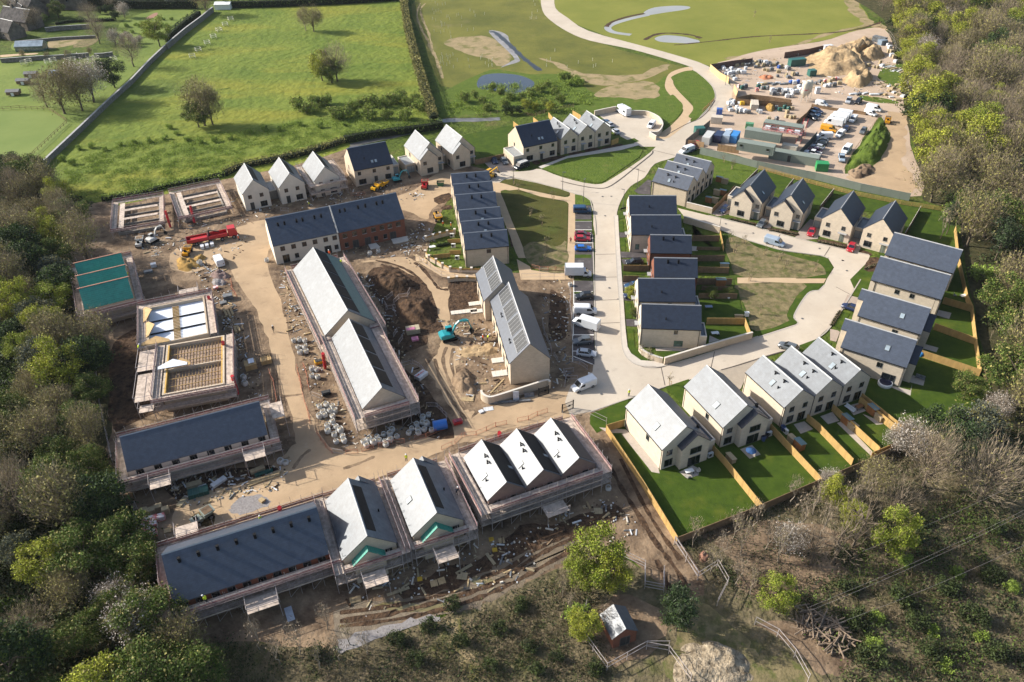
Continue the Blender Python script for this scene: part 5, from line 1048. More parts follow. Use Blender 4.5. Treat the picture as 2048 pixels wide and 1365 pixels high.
for q in (('smallvan','white',960,85,1080,110,'white van at the top left of the depot car park'),('pickup','silver',1460,20,1440,60,'grey pickup at the top of the depot car park'),('suv','black',1640,35,1600,75,'black car beside the grey pickup at the top'),('van','white',1930,175,2043,200,'long white van in the top right corner of the car park'),('smallvan','white',1870,260,1990,300,'white car van below the long white van'),
 ('suv','navy',870,215,990,250,'dark blue car topmost in the row by the plank fence'),('suv','dblue',830,270,950,310,'blue car second in the row by the plank fence'),('car','black',790,330,890,380,'black car third in the row by the plank fence'),
 ('bigvan','white',1340,290,1220,270,'white van farthest in the row of four white vans'),('bigvan','white',1290,340,1180,320,'second white van in the row of four white vans'),('bigvan','white',1240,390,1130,370,'third white van in the row of four white vans'),('bigvan','white',1180,445,1070,425,'nearest white van in the row of four white vans'),
 ('smallvan','white',1540,375,1480,440,'white van standing right of the row of four'),('van','orange',1090,555,1220,580,'yellow van in the middle of the car park'),('car','navy',1410,545,1360,600,'dark car right of the yellow van'),('smallvan','white',1300,650,1250,690,'small white van below the yellow van'),('suv','grey',1730,585,1690,640,'grey car by the low rail at the right'),
 ('van','white',1000,690,890,690,'white van at the top of the lower parked row'),('suv','grey',960,765,860,750,'dark grey car second in the lower parked row'),('suv','black',930,815,830,800,'black car third in the lower parked row'),('car','silver',890,875,770,845,'silver blue car fourth in the lower parked row'),('car','plum',830,935,730,910,'plum coloured car fifth in the lower parked row'),('pickup','white',790,1000,650,970,'white pickup sixth in the lower parked row'),('suv','navy',800,1090,700,1060,'dark blue car last in the lower parked row'),
 ('van','white',1420,940,1370,990,'white van alone near the lower rail'),('pickup','lblue',1330,1090,1340,1160,'pale blue pickup alone near the bottom rail')):
    PK(q[0], q[1], 'Q3', *q[2:], group=G2)
PK('van','white','R1',1690,1250,1650,1180,'white van parked on the haul road below the red lorry')
# ---------------------------------------------------------------- plant and machines
def M_(nm, label, fr, x, y, x2, y2, cat):
    a, b_ = Z(fr, x, y), Z(fr, x2, y2); d = b_ - a; return empty(nm, (a.x, a.y, .05), math.atan2(d.y, d.x), label, cat)
def excavator(root, col, s=1.0, swing=0.0, reach=1.0):
    c = PT[col]
    for sy in (-1, 1):
        b = MB(); pr = [(-1.7,.35),(-1.5,.08),(1.5,.08),(1.7,.35),(1.7,.55),(1.45,.78),(-1.45,.78),(-1.7,.55)]; b.add([(x*s,(sy*.95-.25)*s,z*s) for x,z in pr]+[(x*s,(sy*.95+.25)*s,z*s) for x,z in pr], [tuple(range(8)), tuple(range(15,7,-1))]+[(i,(i+1)%8,8+(i+1)%8,8+i) for i in range(8)]); b.build('track', tyre, root)
    b = MB(); b.box(-.9*s,.9*s,-.7*s,.7*s,.45*s,.95*s); b.build('undercarriage', chassis, root)
    h = MB(); h.loft([ring(-2.0*s,1.1*s,1.0*s,1.2*s,1.15*s,1.0*s,1.9*s), ring(-1.2*s,1.2*s,1.0*s,1.25*s,1.15*s,1.1*s,2.1*s), ring(.2*s,1.2*s,1.0*s,1.25*s,1.15*s,1.1*s,1.9*s), ring(1.0*s,1.1*s,1.0*s,1.2*s,1.15*s,1.0*s,1.35*s)]); house = h.build('engine_house', c, root); house.rotation_euler = (0,0,swing)
    k = MB(); k.box(-.35*s,.95*s,.35*s,1.15*s,1.35*s,2.75*s); cb = k.build('cab', vglass, house); k = MB(); k.box(-.4*s,.95*s,.32*s,1.18*s,2.75*s,2.85*s)
    for x in (-.33,.93):
        for y in (.37,1.13): k.box((x-.05)*s,(x+.05)*s,(y-.05)*s,(y+.05)*s,1.3*s,2.76*s)
    k.build('cab_roof', c, cb)
    bm_ = MB(); P_ = [(.7,1.4),(1.7,3.6),(2.6,4.3),(4.6*reach,3.9)]
    for (x0,z0),(x1,z1) in zip(P_[:-1],P_[1:]): bm_.tube((x0*s,-.2*s,z0*s),(x1*s,-.2*s,z1*s),.26*s,4)
    boom = bm_.build('boom', c, house); st = MB(); st.tube((4.4*reach*s,-.2*s,4.1*s),(5.3*reach*s,-.2*s,1.6*s),.2*s,4,r2=.13*s); st.tube((3.2*s,-.2*s,4.6*s),(4.3*reach*s,-.2*s,4.4*s),.09*s,5); stick = st.build('stick', c, boom)
    bk = MB(); bk.add([(x*s,y*s,z*s) for y in (-.7,.3) for x,z in ((5.3*reach,1.7),(5.75*reach,1.2),(5.5*reach,.5),(4.9*reach,.4),(4.8*reach,.9))], [(0,1,2,3,4),(9,8,7,6,5),(1,6,7,2),(2,7,8,3),(3,8,9,4),(0,5,6,1)]); bk.build('bucket', chassis, boom); return root
excavator(M_('excavator','teal excavator digging beside the solar panelled terrace','S5',580,165,760,120,'excavator'), 'teal', 1.0, R(0))
excavator(M_('mini_excavator','small teal excavator between the wide house and the silver gable','B',840,975,1050,930,'excavator'), 'teal', .72)
excavator(M_('excavator','grey excavator working by the low scaffold shells','R1',800,990,960,900,'excavator'), 'gwhite', .8)
def dumper(root, col, skipc=None):
    c = PT[col]; b = MB(); b.box(-1.9,-.2,-.75,.75,.55,1.25); b.box(-.4,1.4,-.5,.5,.5,.8); b.build('chassis', c, root); k = MB()
    k.loft([[(.1,-.85,.95),(.1,.85,.95),(.1,1.0,1.75),(.1,-1.0,1.75)],[(1.2,-.8,.9),(1.2,.8,.9),(1.6,1.0,1.7),(1.6,-1.0,1.7)],[(1.6,-.75,1.1),(1.6,.75,1.1),(2.1,.95,1.65),(2.1,-.95,1.65)]], cap=True); k.box(.25,1.75,-.82,.82,1.72,1.78,1); k.build('skip', [PT[skipc or col], soil], root)
    r_ = MB(); 
    for y in (-.6,.6): r_.tube((-.9,y,1.2),(-.9,y,2.6),.05,5)
    r_.tube((-.9,-.6,2.6),(-.9,.6,2.6),.05,5); r_.build('roll_bar', chassis, root); s_ = MB(); s_.box(-1.3,-.8,-.3,.3,1.25,1.5); s_.box(-1.4,-1.25,-.3,.3,1.3,1.9); s_.build('seat', tyre, root); wheels(root, (-1.2,1.1), .95, .5, .4); return root
dumper(M_('site_dumper','yellow dumper parked in front of the wide dark roofed house','B',620,1060,700,1030,'dumper'), 'yellow')
dumper(M_('site_dumper','yellow dumper left of the first one on the spoil','B',540,1090,600,1050,'dumper'), 'yellow')
dumper(M_('site_dumper','yellow dumper with brown skip below the green gables','L',260,800,300,880,'dumper'), 'yellow', 'orange')
dumper(M_('site_dumper','red dumper standing alone on the pale yard','B',1240,1060,1250,1000,'dumper'), 'sred')
dumper(M_('site_dumper','grey dumper standing in straw coloured mud by the eight flue roof','R5',1120,1030,1170,1000,'dumper'), 'sage')
dumper(M_('site_dumper','yellow dumper on the sand heap below the red lorry','R1',1270,1150,1300,1100,'dumper'), 'orange')
dumper(M_('site_dumper','white dumper beside the grey excavator','R1',620,1030,640,960,'dumper'), 'gwhite')
t = M_('telehandler','yellow telehandler at the end of the six gabled terrace','L',1030,190,1150,130,'telehandler'); b = MB(); b.box(-2.1,1.5,-.9,.9,.5,1.1); b.box(-2.1,-.8,-.9,.3,1.1,1.6); b.build('chassis', PT['yellow'], t); b = MB(); b.box(-.6,.8,.2,.95,1.1,2.5); c = b.build('cab', vglass, t); b = MB(); b.box(-.65,.85,.15,1.0,2.5,2.6); b.build('cab_roof', PT['yellow'], c); b = MB(); b.tube((-1.9,-.45,1.9),(2.6,-.45,2.6),.22,4); b.tube((2.5,-.45,2.6),(3.0,-.45,1.3),.12,4); bo = b.build('boom', PT['yellow'], t); b = MB(); b.box(2.9,3.0,-1.0,.1,.6,1.4); b.box(3.0,4.1,-.85,-.75,.6,.68); b.box(3.0,4.1,-.15,-.05,.6,.68); b.build('fork', chassis, bo); wheels(t, (-1.4,1.2), 1.1, .6, .45)
a, b_ = Z('R1', 1270, 1040), Z('R1', 1960, 900); d = b_ - a; L_ = d.length
t = empty('flatbed_lorry', (a.x, a.y, .05), math.atan2(d.y, d.x), 'long red dropside lorry on the haul road', 'lorry'); b = MB(); xs = 0; xe = L_ - 2.6
b.box(0, xe, -1.2, 1.2, 1.1, 1.25); b.build('bed', PT['sred'], t)
for sy in (-1, 1):
    for x0, x1 in ((0, xe * .52), (xe * .53, xe)): b = MB(); b.box(x0, x1 - .08, sy * 1.2 - .05, sy * 1.2 + .05, 1.25, 2.0); b.build('dropside', PT['sred'], t)
for x in (0, xe * .525, xe - .05): b = MB(); b.box(x - .06, x + .06, -1.2, 1.2, 1.25, 2.1); b.build('bulkhead', PT['dred'], t)
b = MB(); b.box(xe * .1, xe * .5, -.9, .9, 1.26, 1.6); b.build('timber_load', PT['sred'], t); b = MB(); b.loft([ring(L_-2.4,1.1,.7,1.2,.9,1.1,3.0), ring(L_-.5,1.1,.7,1.2,.9,1.1,3.0), ring(L_-.2,1.1,.7,1.2,.9,1.05,1.9), ring(L_-.1,1.0,.7,1.1,.9,1.0,1.4)]); cab_ = b.build('cab', PT['sred'], t); b = MB(); b.add([(L_-.44,-1.0,2.8),(L_-.44,1.0,2.8),(L_-.17,1.0,1.95),(L_-.17,-1.0,1.95)], [(0,1,2,3)]); b.build('windscreen', vglass, cab_); b = MB(); b.box(0, L_-.4, -.5, .5, .6, 1.1); b.build('chassis', chassis, t); wheels(t, (1.0, 2.2, xe * .55, L_ - 4.2, L_ - 1.2), 1.2, .5, .35)
b = MB(); b.tube((xe * .56, 0, 1.3), (xe * .56, 0, 3.2), .2, 6); b.tube((xe*.56, 0, 3.2), (xe * .56 + 2.6, .2, 2.2), .15, 4); b.build('loader_crane', chassis, t)
# ---------------------------------------------------------------- people
hiv = mat('hi_vis_yellow', (.60,.72,.02), .7, vary=.05); hivo = mat('hi_vis_orange', (.75,.12,.02), .7, vary=.05); trous = mat('dark_trousers', (.018,.02,.03), .9); skin = mat('skin', (.42,.24,.16), .6); helm = mat('white_helmet', (.7,.7,.68), .4); redcl = mat('red_clothes', (.35,.03,.03), .8); hairm = mat('dark_hair', (.02,.015,.012), .8)
def person_mesh(jacket, pose):
    J = {'p':(0,0,.95),'w':(0,0,1.12),'c':(0,0,1.35),'n':(0,0,1.5),'h':(.02,0,1.62),'t':(.02,0,1.75)}
    lean = .55 if pose == 'bend' else (.05 if pose == 'walk' else 0)
    def tl(p, base=.95):
        x, y, z = p; dz = z - base; return (x + dz * math.sin(lean), y, base + dz * math.cos(lean))
    for k in 'wcnht': J[k] = tl(J[k])
    st = .28 if pose == 'walk' else .05
    V = [J['p'],J['w'],J['c'],J['n'],J['h'],J['t']]; E_ = [(0,1),(1,2),(2,3),(3,4),(4,5)]; Rr = [.15,.135,.17,.06,.10,.075]
    def chain(root, pts, rad):
        last = root
        for p, r_ in zip(pts, rad): V.append(p); Rr.append(r_); E_.append((last, len(V) - 1)); last = len(V) - 1
        return last
    hands = []
    for sy, sg in ((-1, 1), (1, -1)):
        chain(0, [(0, sy*.1, .88), (sg*st*.6+.03, sy*.11, .48), (sg*st, sy*.12, .09), (sg*st+.16, sy*.13, .05)], [.095,.062,.045,.04])
        sh = tl((0, sy*.2, 1.42)); el = tl((.02+sg*-st*.4, sy*.26, 1.15)); ha = (el[0]+.14-sg*st*.3, sy*.24, el[2]-.22) if pose != 'bend' else (el[0]+.15, sy*.2, el[2]-.25)
        chain(2, [sh, el, ha, (ha[0]+.03, ha[1], ha[2]-.07)], [.065,.048,.032,.036]); hands.append((ha, sy))
    me = bpy.data.meshes.new('person_cage'); me.from_pydata(V, E_, []); o = bpy.data.objects.new('cage', me); COL.objects.link(o)
    m1 = o.modifiers.new('s', 'SKIN'); m1.use_smooth_shade = True; m2 = o.modifiers.new('d', 'SUBSURF'); m2.levels = 1
    for i, v in enumerate(me.skin_vertices[0].data): v.radius = (Rr[i], Rr[i]); v.use_root = i == 0
    dg = bpy.context.evaluated_depsgraph_get(); out = bpy.data.meshes.new_from_object(o.evaluated_get(dg)); bpy.data.objects.remove(o)
    bm = bmesh.new(); bm.from_mesh(out)
    for ha, sy in hands:                                             # four fingers and a thumb on each palm
        for k in range(5):
            L2 = (.07,.085,.09,.08,.06)[k]; y = ha[1] + (k - 1.5) * .018 if k < 4 else ha[1] - sy * .045; b = MB(); q = (ha[0] + .035, y, ha[2] - .10); b.tube(q, (q[0] + .03, y, q[2] - L2), .009, 5, r2=.006)
            base = [bm.verts.new(v) for v in b.v]
            for f in b.f: bm.faces.new([base[i] for i in f])
    bm.to_mesh(out); bm.free()
    for m_ in (trous, jacket, skin): out.materials.append(m_)
    nz = J['n']
    for p in out.polygons:
        c = p.center; dh = (Vector(c) - Vector(J['h'])).length; hd = min((Vector(c) - Vector(h_[0])).length for h_ in hands)
        p.material_index = 2 if dh < .17 or hd < .09 else (0 if c.z < .93 else 1); p.use_smooth = True
    return out, J
PM = {}
def person(fr, x, y, jacket, label, pose='stand', rz=0.0, z=0.0, hat=True):
    k = (jacket.name, pose)
    if k not in PM: PM[k] = person_mesh(jacket, pose)
    me, J = PM[k]; p = Z(fr, x, y, z); o = link('person', me, None, (p.x, p.y, z + .03), rz); tag(o, label, 'person'); hh = J['t']; b = MB()
    b.lathe([(.155, -.07), (.15, 0), (.11, .07), (.04, .10)] if hat else [(.12, -.1), (.13, -.02), (.09, .05), (.03, .065)], (hh[0], hh[1], hh[2] - .01), 10); b.build('helmet' if hat else 'hair', helm if hat else hairm, o, smooth=True); return o
person('W',695,1330, redcl, 'person in red walking on the buff path beside the red cars', 'walk', R(80), hat=False)
person('Q2',1650,1235, hiv, 'person in yellow hi vis standing on the road by the verge', 'stand', R(120))
person('N',450,290, hivo, 'worker in orange hi vis beside the teal excavator trench', 'stand', R(30))
person('N',510,290, hiv, 'worker in yellow hi vis bending over the trench', 'bend', R(10))
person('O',660,290, hiv, 'worker in yellow hi vis bending behind the pale terrace roof', 'bend', R(200))
person('L',455,930, hivo, 'worker in orange standing by the piered wall', 'stand', R(10)); person('L',340,910, hivo, 'worker in orange beside the yellow dumper with brown skip', 'stand', R(90))
person('R1',1970,975, hivo, 'worker in orange next to the red lorry cab', 'stand', R(200))
person('R2',935,590, hiv, 'worker in yellow at the eave of the green roofs', 'stand', R(120), 4.3)
person('R3',330,1110, hiv, 'worker in yellow at the corner of the open shell', 'bend', R(30), 4.3)
person('R5',1780,1060, hiv, 'worker in yellow standing at the top eave of the eight flue roof', 'stand', R(-20), 4.1)
person('R6',690,1055, hiv, 'worker in yellow bending on the deck below the eight flue roof', 'bend', R(160), 4.05)
person('R7',915,330, hiv, 'worker in yellow on the deck beside the dark underlay panels', 'bend', R(90), 4.45)
person('R7',770,215, hivo, 'worker in orange at the top end of the upper silver roof', 'bend', R(120), 4.45)
person('R7',50,1180, trous, 'person in dark clothes walking on the haul road by the barriers', 'walk', R(-60))
person('S1',1100,135, hiv, 'worker in yellow on the scaffold behind the small rooflight roof', 'stand', R(90), 4.35)
person('S1',1670,520, trous, 'worker in dark clothes crouching on the deck beside the sawtooth roofs', 'bend', R(60), 4.35)
# ---------------------------------------------------------------- building site goods
bagm = mat('bulk_bag_fabric', (.56,.55,.52), .85, vary=.18, scale=2.5, bump=.05, bscale=6); fillm = mat('stone_fill', (.42,.35,.25), .95, vary=.3, scale=9, bump=.05, bscale=20)
b = MB(); n = 10
def rsq(r, z, k=.75): return [(r * (1 if abs(math.cos(t)) > .924 else .97) * max(-k*1.25, min(k*1.25, math.cos(t)*1.15)), r * max(-k*1.25, min(k*1.25, math.sin(t)*1.15)), z) for t in [2*math.pi*i/12 for i in range(12)]]
b.loft([rsq(.42,0), rsq(.52,.2), rsq(.55,.55), rsq(.5,.82), rsq(.44,.95), rsq(.36,.88), rsq(.34,.78)]); BAGM = b.mesh('bulk_bag', bagm)
b = MB(); b.lathe([(.36,.7),(.38,.8),(.22,.9),(.02,.95)], (0,0,0), 10); BAGF = b.mesh('bag_fill', fillm)
b = MB(); b.tube((-.35,-.3,.85),(0,-.32,1.12),.03,4); b.tube((0,-.32,1.12),(.35,-.3,.85),.03,4); b.tube((-.35,.3,.85),(0,.32,1.12),.03,4); b.tube((0,.32,1.12),(.35,.3,.85),.03,4); BAGL = b.mesh('lifting_loop', bagm)
def bags(fr, s, where, s_=1.0):
    os_ = []
    for u, v in PX(fr, s):
        p = at(u, v, .45); o = link('bulk_bag', BAGM, None, (p.x, p.y, .03), rnd.uniform(0, 6)); k = s_ * rnd.uniform(.92, 1.15); o.scale = (k, k, k * rnd.uniform(.85, 1.05)); link('bag_fill', BAGF, o); link('lifting_loop', BAGL, o); tag(o, 'x', 'bulk bag', 'white bulk bags ' + where); os_.append(o)
    number(os_, '{n} bulk bag from the left ' + where); return os_
bags('R8','165,250 235,240 300,250 215,325 300,325 245,395 320,385','by the lower end of the upper silver roof')
bags('R8','385,590 440,600 385,675 455,690','by the red chute of the lower silver roof')
bags('S3','450,190 530,170 600,190 490,250 570,240 630,240 510,290 600,300 450,300','beside the end of the haul road barriers')
bags('S3','600,360 540,410 545,470 640,420 690,460 620,510 715,530 640,590 730,580','at the bend of the haul road')
bags('S3','950,590 1015,570 985,630 1065,600 1105,535 1130,580 1180,505 1250,500 1275,455 1195,590 1255,570 1205,620 1330,530','below the stepped scaffold end')
bags('S3','1465,490 1500,440 1555,390 1570,450 1620,370 1670,390 1640,450 1575,490 1725,455 1625,310 1690,285','next to the blue drum')
bags('T7','1640,75 1670,80','at the edge of the haul road'); bags('O','1450,905 1560,870','below the red brick terrace'); bags('R1','1430,1275','on the sand heap', 1.1); bags('O','90,995','left of the pale terrace'); bags('S2','1815,950','at the right corner of the wide scaffold'); bags('Q1','415,300','beside the asphalt bays'); bags('R4','1575,430 1590,500','behind the wooden crate')
packm = mat('tan_block_pack', (.36,.29,.18), .9, vary=.12, scale=2); redpack = mat('red_printed_wrap', (.46,.10,.085), .5, col2=(.58,.52,.50), scale=1.1, ramp=(.46,.54)); wrap = mat('white_shrink_wrap', (.58,.59,.60), .35, vary=.12, scale=1.4); gwrap = mat('grey_wrap', (.19,.195,.20), .5, vary=.35, scale=1.5); blwrap = mat('blue_wrap', (.04,.12,.42), .5, vary=.25, scale=1.2); palm = mat('pallet_wood', (.42,.31,.17), .85, vary=.15, scale=2); tarp_g = mat('dark_green_tarpaulin', (.012,.085,.07), .5, vary=.2, scale=1); pinkwrap = mat('pink_wrap', (.48,.16,.26), .5, vary=.15)
def pack(label, fr, x, y, sx, sy, sz, rz, m, z=0, name='pallet_pack', cat='pack', pal=True, tiltv=0):
    p = Z(fr, x, y, z); o = empty(name, (p.x, p.y, z + .03), rz, label, cat)
    b = MB(); n = max(1, round(sx / .9)); k = .12 if pal else 0
    for i in range(n): w = sx / n; b.rbox((-sx/2 + w * (i + .5), 0, k), w - .03, sy, sz - k, 0)
    b.build('wrapped_load', m, o)
    if pal:
        c = MB()
        for y_ in (-sy/2 + .08, 0, sy/2 - .08): c.box(-sx/2, sx/2, y_ - .06, y_ + .06, 0, .12)
        c.build('pallet', palm, o)
    o.rotation_euler = (tiltv, 0, rz); return o
q = R(22)
for i, (x, y) in enumerate(((455,960), (540,955), (620,915), (700,945))): pack('%s tan block pack from the left in the row by the left hedge' % ORD[i], 'R5', x, y, 1.2, 1.0, 1.2, q, packm)
for i, (x, y) in enumerate(((465,1050), (560,1040), (650,1020), (470,1110), (560,1105), (480,1165), (560,1200))): pack('red and white wrapped pack, %s by the left hedge row' % ORD[i], 'R5', x, y, 1.25, 1.1, 1.0, q, redpack)
pack('tan board stack under the long slate roof scaffold', 'R5', 1020, 640, 2.6, 1.1, .7, q, packm); pack('dark green tarpaulin covered stack below the long slate roof', 'R5', 1070, 730, 3.4, 1.7, .9, q, tarp_g, pal=False); pack('pale slate pack standing below the long slate roof', 'R5', 1300, 610, 2.8, 1.0, .6, R(50), wrap); pack('tan board lying beside the brick packs', 'R5', 880, 830, 2.2, 1.0, .3, R(70), packm)
pack('tan timber bundle on the haul road edge', 'R5', 1740, 470, 2.6, .9, .6, R(32), packm); pack('green sheeted bundle on the haul road edge', 'R5', 1810, 500, 3.2, .8, .4, R(27), tarp_g, pal=False)
for i in range(3): pack('%s of three long pale timbers on the haul road edge' % ['top', 'middle', 'bottom'][i], 'R5', 1830 - i * 10, 540 + i * 22, 5.6, .35, .25, R(27), palm, name='timber_length', cat='timber', pal=False)
pack('open timber mortar box on the stone patch', 'R5', 1790, 815, 1.0, .8, .5, R(-40), palm, name='mortar_box', cat='box', pal=False)
for i, (x, y) in enumerate(((715,1150), (1110,1180), (1230,1145))): pack('empty pallet, %s from the left beside the eight flue roof' % ORD[i], 'R5', x, y, 1.2, 1.0, .16, q + i, palm, name='empty_pallet', cat='pallet')
pack('wooden crate with white sheet on top beside the haul road', 'R4', 1665, 320, 2.4, 2.0, 1.4, q, ply, name='wooden_crate', cat='crate'); pack('white sheet lying on the wooden crate', 'R4', 1660, 240, 1.2, 1.6, .05, q, insul, z=1.46, name='insulation_sheet', cat='sheet', pal=False)
pack('wooden crate with upright battens beside the haul road', 'R4', 1840, 260, 2.2, 1.6, 1.1, q, ply, name='wooden_crate', cat='crate')
for k in range(2):
    b = MB()
    for i in range(6): b.box(-.9 + i * .34, -.84 + i * .34, -.6 + k * .7, -.1 + k * .7, 0, .12)
    o = b.build('timber_batten', palm); o.location = Z('R4', 1820, 180, 1.15); o.rotation_euler = (0, 0, q); tag(o, ['left', 'right'][k] + ' bundle of battens on the second wooden crate', 'batten')
for i, (x, y, a) in enumerate(((1510,600,-60), (1560,610,-62), (1600,585,-64), (1650,830,-65), (1690,820,-60))): pack('long tan timber bundle, %s from the left beside the open shell' % ORD[i], 'R3', x, y, 3.4 if i < 3 else 2.4, .5, .5, R(a), palm, name='timber_bundle', cat='timber', pal=False)
pack('dark grey packs in the shade right of the green roofs', 'R2', 1285, 440, 1.3, 1.1, 1.0, q, wrap); pack('white sheet pack in the shade right of the green roofs', 'R2', 1210, 520, 2.0, 1.1, .6, q, gwrap); pack('grey crate pile behind the open shell corner', 'R3', 1550, 400, 2.2, 1.5, 1.2, q, gwrap); pack('grey board stack in front of the crate pile', 'R3', 1480, 460, 1.6, 1.2, .4, q, gwrap); pack('red wrapped goods beside the gravel heaps', 'R3', 1380, 265, 1.2, 1.0, .7, q, redpack)
for i, x in enumerate((1470, 1535, 1605)): pack('white window pack, %s of three beside the red lorry' % ['left', 'middle', 'right'][i], 'R1', x, 1075 - i * 18, .9, 1.6, .9, q, wrap)
pack('cream block pack with pink top in the muddy dig', 'R8', 1600, 150, 3.0, 1.9, 1.2, R(15), mat('cream_block', (.42,.36,.25), .9, vary=.12, scale=2)); pack('pink wrapped pack below the cream blocks', 'R8', 1625, 245, 1.5, 1.3, .5, R(15), pinkwrap); pack('pink sheet on the cream block pack', 'R8', 1570, 110, 1.9, .9, .06, R(15), pinkwrap, z=1.25, name='pink_sheet', cat='sheet', pal=False)
pack('white barrier stack with red stripe in the dig', 'R8', 1700, 690, 2.6, 1.5, .9, R(52), wrap); pack('red strap stack on the white barriers', 'R8', 1680, 650, 2.5, .35, .1, R(52), redpack, z=.93, name='red_strap', cat='strap', pal=False)
pack('pale pallet lying flat by the curved wall', 'S5', 738, 672, 2.4, 1.2, .16, R(-5), palm, name='empty_pallet', cat='pallet'); pack('white sheet flat beside the road', 'S5', 912, 752, 1.9, 1.1, .1, R(12), wrap, name='white_sheet', cat='sheet', pal=False); pack('small white sheet left of the other on the roadside', 'S5', 852, 777, .9, .8, .3, R(30), wrap, name='white_sheet', cat='sheet', pal=False)
pack('grey steel beams along the foot of the curved wall', 'N', 820, 1130, 8.2, .5, .35, R(5), gwrap, name='steel_beam', cat='beam', pal=False); pack('upright white panel leaning on the curved wall', 'N', 905, 1100, 1.2, .12, 1.9, R(8), wrap, name='white_board', cat='board', pal=False, tiltv=-.3); pack('grey board leaning at the right of the curved wall', 'N', 1085, 1060, 2.0, .1, 1.0, R(8), gwrap, name='grey_board', cat='board', pal=False, tiltv=-.4)
pack('long plank propped in the soil by the blank gable', 'N', 645, 910, 5.0, .3, .15, R(58), palm, name='timber_plank', cat='plank', pal=False)
pack('pale panel lying on the mud at the bottom left', 'R6', 1530, 1170, 2.6, 1.1, .1, R(-65), mat('pale_blue_panel', (.45,.47,.52), .5), name='pale_board', cat='board', pal=False)
for i, (x, y, sx, a) in enumerate(((550,790,1.2,-75), (595,775,1.2,-70), (90,885,1.7,15), (945,540,1.0,10))): pack('empty pallet, %s on the mud below the silver houses' % ORD[i], 'T8', x, y, sx, 1.1, .16, R(a), palm, name='empty_pallet', cat='pallet')
for i, (x, y, sx, a) in enumerate(((880,645,2.6,-58), (715,745,1.6,-10), (1510,365,1.5,0), (725,705,3.0,35), (340,835,3.6,22))): pack('pale board lying on the mud, %s below the scaffolds' % ORD[i], 'T8', x, y, sx, .5 if i not in (1, 2) else 1.3, .1, R(a), packm, name='timber_board', cat='board', pal=False)
for i, (x, y) in enumerate(((885,533), (905,595), (467,765))): pack('small yellow crate, %s on the mud' % ORD[i], 'T8', x, y, .8, .7, .25, R(10), yellowp, name='yellow_crate', cat='crate', pal=False)
# patio slabs by the dig terrace
for i, (f, x, y, sx, sy) in enumerate((('O',1505,815,2.4,2.6), ('O',1850,735,4.2,2.6), ('M',760,1150,3.2,1.5), ('M',600,1260,6.0,1.4), ('M',780,1255,3.0,1.4), ('N',660,560,2.8,1.6), ('N',680,740,3.2,1.8))):
    pack('pale concrete patio pad, %s beside the unfinished terraces' % ORD[i], f, x, y, sx, sy, .2, R(22 if f == 'O' else 10), copem, name='patio_pad', cat='slab', pal=False)
# rubbish chutes hung from the scaffolds
def chute(label, fr, x, y, x2, y2, z=5.4):
    top = Z(fr, x, y, z); bot = Z(fr, x2, y2, .3); d = bot - top; o = empty('rubbish_chute', (bot.x, bot.y, 0), 0, label, 'chute', 'red rubbish chutes on the scaffolds'); n = 6
    for i in range(n):
        p = top + d * (i / n) - Vector((bot.x, bot.y, 0)); p2 = top + d * ((i + 1.15) / n) - Vector((bot.x, bot.y, 0)); b = MB(); b.tube(p, p2, .36, 10, r2=.27); b.build('chute_section', redtube, o)
    return o
chute('red chute at the right corner of the left low shell','R1',960,560,1030,780,4.6); chute('red chute across the right low shell','R1',1300,490,1360,720,4.6); chute('red chute beside the lower silver roof','R8',515,405,545,580); chute('upper red chute on the right of the open shell','R3',1275,370,1325,505); chute('lower red chute on the right of the open shell','R3',1470,985,1500,1135); chute('red chute at the corner of the joist floored shell','R4',1445,410,1510,610); chute('short red chute behind the eight flue roof','R6',1425,80,1445,150,5.0); chute('orange red chute behind the sawtooth roofs','S2',640,355,645,410,4.0)
# pedestrian barriers, site fence panels and orange mesh
b = MB()
for z in (.15, 1.05): b.tube((-1.1,0,z),(1.1,0,z),.035,5)
for x in (-1.1, 1.1): b.tube((x,0,0),(x,0,1.1),.035,5); b.tube((x,-.3,.02),(x,.3,.02),.03,4)
BAR_F = b.mesh('barrier_frame', galv); b = MB()
for k in range(10): b.tube((-1.0 + k * .22, 0, .15), (-1.0 + k * .22, 0, 1.05), .012, 3)
BAR_B = b.mesh('barrier_infill', galv); BAR_O = b.mesh('barrier_infill', MATS.get('orange_barrier') or mat('orange_barrier', (.50,.20,.11), .6, vary=.2)); BAR_FO = BAR_F.copy(); BAR_FO.materials.clear(); BAR_FO.materials.append(MATS['orange_barrier'])
def barriers(fr, s, where, org=False, step=2.3, scale=1.0):
    pts = GP(fr, s); os_ = []
    for a, b_ in zip(pts[:-1], pts[1:]):
        d = b_ - a; n = max(1, round(d.length / (step * scale)))
        for i in range(n):
            p = a + d * ((i + .5) / n); o = link('pedestrian_barrier', BAR_FO if org else BAR_F, None, (p.x, p.y, .03), math.atan2(d.y, d.x) + rnd.uniform(-.12, .12)); o.scale = (scale,) * 3; link('barrier_infill', BAR_O if org else BAR_B, o); tag(o, 'x', 'barrier', ('orange barriers ' if org else 'steel barriers ') + where); os_.append(o)
    number(os_, '{n} %s barrier from the left %s' % ('orange' if org else 'steel', where))
barriers('S4','250,585 320,525','in the muddy dig by the far heap'); barriers('S4','320,620 375,560 460,545 480,490','curving between the two soil heaps'); barriers('S4','235,620 270,670 320,660 335,720','left of the nearer soil heap'); barriers('S5','110,150 150,100','at the foot of the upper silver roof'); barriers('S5','150,220 200,150','below those at the upper silver roof'); barriers('S5','160,400 280,370 330,400 400,470','around the white barrier stack'); barriers('S5','400,730 480,735 560,820 560,890','around the blue drum')
